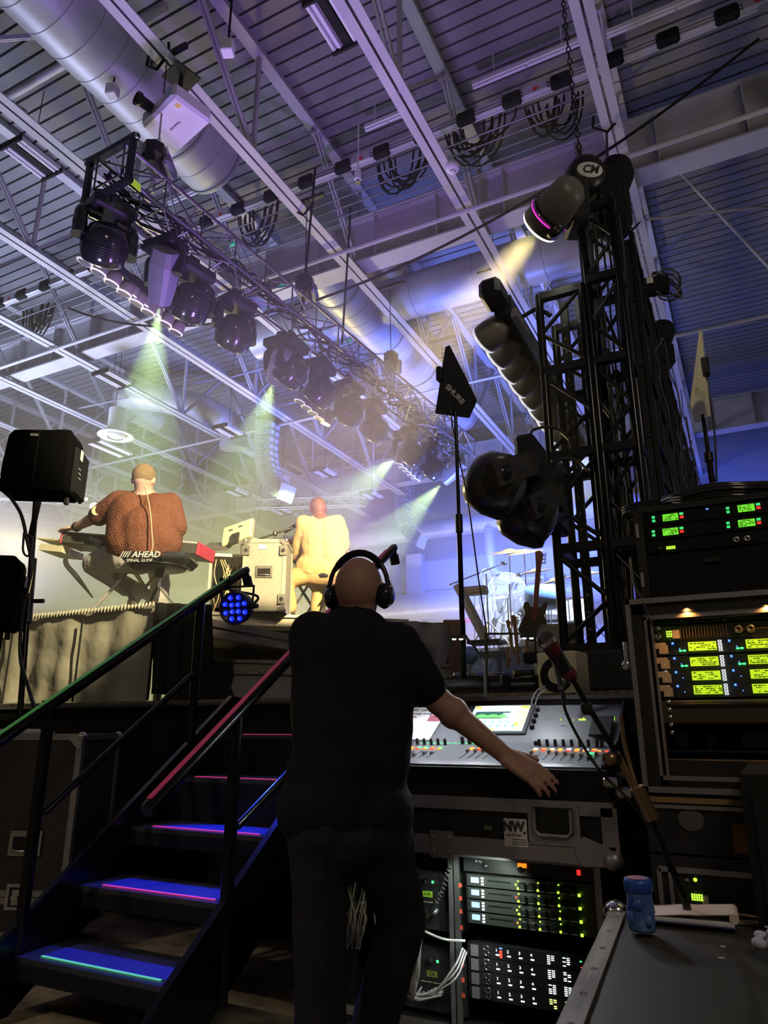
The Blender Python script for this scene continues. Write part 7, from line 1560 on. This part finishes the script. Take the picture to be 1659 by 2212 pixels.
for (px, py, rx_, rz_, l) in ((1096, 1292, .27, .34, 'bigger clear round sound shield in front of the cymbals'), (1052, 1285, .13, .34, 'narrow clear sound shield seen almost edge-on')):
    c = P(px, py, 8.9); t = thing('clear_shield', l, 'sound shield', (c.x, c.y, DZ)); q = c.z-DZ; a_ = YAW if rx_ > .2 else YAW+1.05; X_ = V(math.cos(a_), math.sin(a_), 0)
    b = MB(); T = TM((0, 0, q), (-X_.y, X_.x, 0), X_); b.lathe([(0, -.002), (.30, -.002), (.30, .002), (0, .002)], n=36, T=T @ Matrix.Diagonal((.9, 1.1, 1, 1))); b.build('disc', 'clear_plastic', t)
    b = MB(); b.ring([T @ V(.27*math.cos(2*PI*k/36), .33*math.sin(2*PI*k/36), 0) for k in range(37)], .006, 6); b.build('rim', 'shield_rim', t) if mat('shield_rim', (.8, .85, 1), .15, spec=.8) else 0
    MB().cyl((0, 0, .02), (0, 0, q), .011, n=8).build('stand', 'chrome', t)
# overhead mic stands
for (a0, a1, a2, l) in (((1050, 1240), (1088, 1217), (1090, 1390), 'overhead microphone boom reaching left to right over the drum kit'), ((1100, 1262), (1122, 1242), (1128, 1390), 'second overhead microphone boom near the big shield')):
    c = P(*a0, 8.7); bt = P(*a2, 8.9); t = thing('overhead_boom', l, 'microphone stand', (bt.x, bt.y, DZ)); o = t.location; tp = P(*a1, 8.8); lo = P(a0[0]-80 if 'left' in l else a0[0], a0[1]+24, 8.7)
    MB().cyl(V(c.x, c.y, 0)-V(o.x, o.y, 0)+V(0, 0, .02), c-o, .011, n=8).build('column', 'chrome', t); MB().cyl(lo-o, tp-o, .009, n=8).build('boom', 'chrome', t); b = MB(); b.ell(tp-o, (.05, .03, .03), nu=10, nv=6); b.build('microphone_head', 'chrome', t)
    for k in range(3): a = 2*PI*k/3; q_ = V(c.x-o.x, c.y-o.y, .3); MB().cyl(q_, q_+V(.25*math.cos(a), .25*math.sin(a), -.28), .009, n=6).build('leg', 'chrome', t)
# slanted keyboard and stand at drums
a_, e_ = P(988, 1262, 8.3), P(1052, 1388, 8.5); t = thing('column_stand', 'slanted white column stand with a small pale keyboard at the drums', 'keyboard stand', a_); MB().bar((0, 0, 0), e_-a_, .10, .07).build('column', 'white', t); MB().bbox(tuple(P(1022, 1278, 8.35)-a_), (.34, .18, .08), .02).build('keyboard_shelf', 'kb_cream', t); MB().box(tuple(P(1026, 1270, 8.35)-a_), (.28, .14, .02)).build('panel', 'kb_red', t); MB().box(tuple(e_-a_), (.4, .3, .04)).build('foot', 'black_metal', t)
# guitars
def guitar(px, py, D, zt_, label, body_m, neck_m='wood_neck', tilt=.12, s=1.0, up=True):
    c = P(px, py, D); t = thing('electric_guitar', label, 'guitar', c, YAW+random.uniform(-.5, .5)); t.rotation_euler[1] = tilt; t.scale = (s,)*3
    f = 1 if up else -1
    poly = [(0, .20), (.06, .21), (.10, .27), (.13, .25), (.12, .18), (.10, .12), (.14, .04), (.16, -.06), (.12, -.15), (0, -.18), (-.12, -.15), (-.16, -.06), (-.13, .04), (-.10, .12), (-.13, .19), (-.12, .24), (-.08, .25), (-.05, .20)]
    MB().prism([(x, y*f) for x, y in poly][::f], .045, TM((0, 0, 0), (0, -1, 0), (1, 0, 0))).build('guitar_body', body_m, t); MB().box((0, -.055, .36*f), (.055, .025, .60)).build('neck', neck_m, t); b = MB(); b.prism([(-.03, 0), (.03, 0), (.045, .14*1), (.0, .18), (-.05, .16)], .02, TM((0, -.04, .66*f), (0, -1, 0), (1, 0, 0)) @ Matrix.Scale(f, 4, (0, 1, 0))); b.build('headstock', neck_m, t)
    for k in range(6): MB().cyl((.035+.02*(k % 2), -.06, (.70+.022*k)*f), (.075, -.06, (.70+.022*k)*f), .008, n=6).build('tuner', 'chrome', t)
    return t
mat('wood_neck', (.50, .25, .12), .45); mat('gtr_dark', (.05, .02, .02), .3, coat=.5); mat('gtr_blue', (.55, .65, .85), .3); mat('gtr_red', (.35, .03, .03), .3, coat=.5)
guitar(1152, 1352, 6.6, 0, 'dark-bodied guitar standing upright with red-brown neck beside the tower foot', 'gtr_dark', 'gtr_red', .14, .85)
guitar(1120, 1440, 7.3, 0, 'pale blue guitar hung neck-up in front of the drum platform', 'gtr_blue', 'wood_neck', -.06, .62); guitar(1138, 1442, 7.25, 0, 'second pale guitar on the rack, near the tower', 'gtr_blue', 'wood_neck', .05, .60); guitar(1109, 1428, 7.35, 0, 'wooden guitar body on the guitar rack', 'wood_neck', 'wood_neck', -.1, .5)
p = P(1152, 1352, 6.6); t = thing('guitar_stand', 'small black stand holding the dark upright guitar', 'guitar stand', (p.x, p.y+.03, SZ)); MB().cyl((0, 0, 0), (0, 0, p.z-SZ-.05), .014, n=8).build('post', 'black_metal', t)
for k in range(3): MB().cyl((0, 0, .25), (.22*math.cos(2.1*k), .22*math.sin(2.1*k), 0), .010, n=6).build('leg', 'black_metal', t)
p = G(1126, 7.2, SZ+.0); t = thing('guitar_rack', 'low black guitar rack in front of the drum platform', 'guitar rack', p, YAW); MB().box((0, 0, .03), (.6, .3, .04)).build('base', 'black_metal', t); MB().cyl((-.3, .1, .0), (-.3, .1, .75), .012).build('upright', 'black_metal', t); MB().cyl((.3, .1, .0), (.3, .1, .75), .012).build('upright', 'black_metal', t); MB().cyl((-.3, .1, .75), (.3, .1, .75), .012).build('rest_bar', 'black_metal', t)
p = G(1196, 9.4, SZ+.3); t = thing('guitar_amplifier', 'dark guitar amplifier stack behind the upright guitar', 'amplifier', p, YAW); MB().bbox((0, 0, .42), (.6, .4, .84), .03).build('cabinet', 'gtr_amp', t) if mat('gtr_amp', (.07, .07, .08), .6) else 0
MB().bbox((0, 0, .97), (.56, .32, .24), .03).build('amp_head', 'gtr_amp', t); MB().box((0, -.162, .97), (.4, .006, .05)).build('control_strip', 'tape_grey', t)
p = P(1175, 1290, 8.6); t = thing('bass_keyboard', 'blue-lit round drum shell hung behind the upright guitar', 'drum', p); MB().lathe([(0, -.12), (.22, -.12), (.24, 0), (.22, .12), (0, .12)], n=24).build('shell', 'drum_blue', t) if mat('drum_blue', (.25, .45, .85), .3) else 0
t.name = 'hanging_drum'; MB().cyl((0, 0, -.12), (0, 0, -(p.z-DZ)), .012).build('stand', 'chrome', t)
p = P(1015, 1415, 8.0); t = thing('floor_fan', 'small round blue-white fan standing at the drum platform side', 'fan', p); b = MB(); b.lathe([(0, -.05), (.09, -.04), (.10, .0), (.09, .04), (0, .05)], ax=(-.3, -1, .2), n=20); b.build('housing', 'drum_blue', t); MB().cyl((0, 0, -.08), (0, 0, -(p.z-SZ-.3)), .02).build('stem', 'white', t)
p = G(985, 8.3, SZ+.3); t = thing('side_cabinet', 'dark red speaker cabinet beside the drum platform', 'cabinet', p, YAW); MB().bbox((0, 0, .36), (.26, .3, .72), .015).build('cabinet', 'cab_red', t) if mat('cab_red', (.14, .03, .03), .5) else 0
p = G(1035, 7.6, SZ+.3); t = thing('pedal_board', 'flat pedal board with small chrome boxes on the raised stage strip', 'pedal board', p, YAW); MB().box((0, 0, .02), (.7, .3, .04)).build('board', 'black_metal', t)
for k in range(8): MB().bbox((-.3+.085*k, 0, .06), (.06, .12, .05), .008).build('pedal', ('chrome', 'drum_blue', 'drum_white')[k % 3], t)
haze()
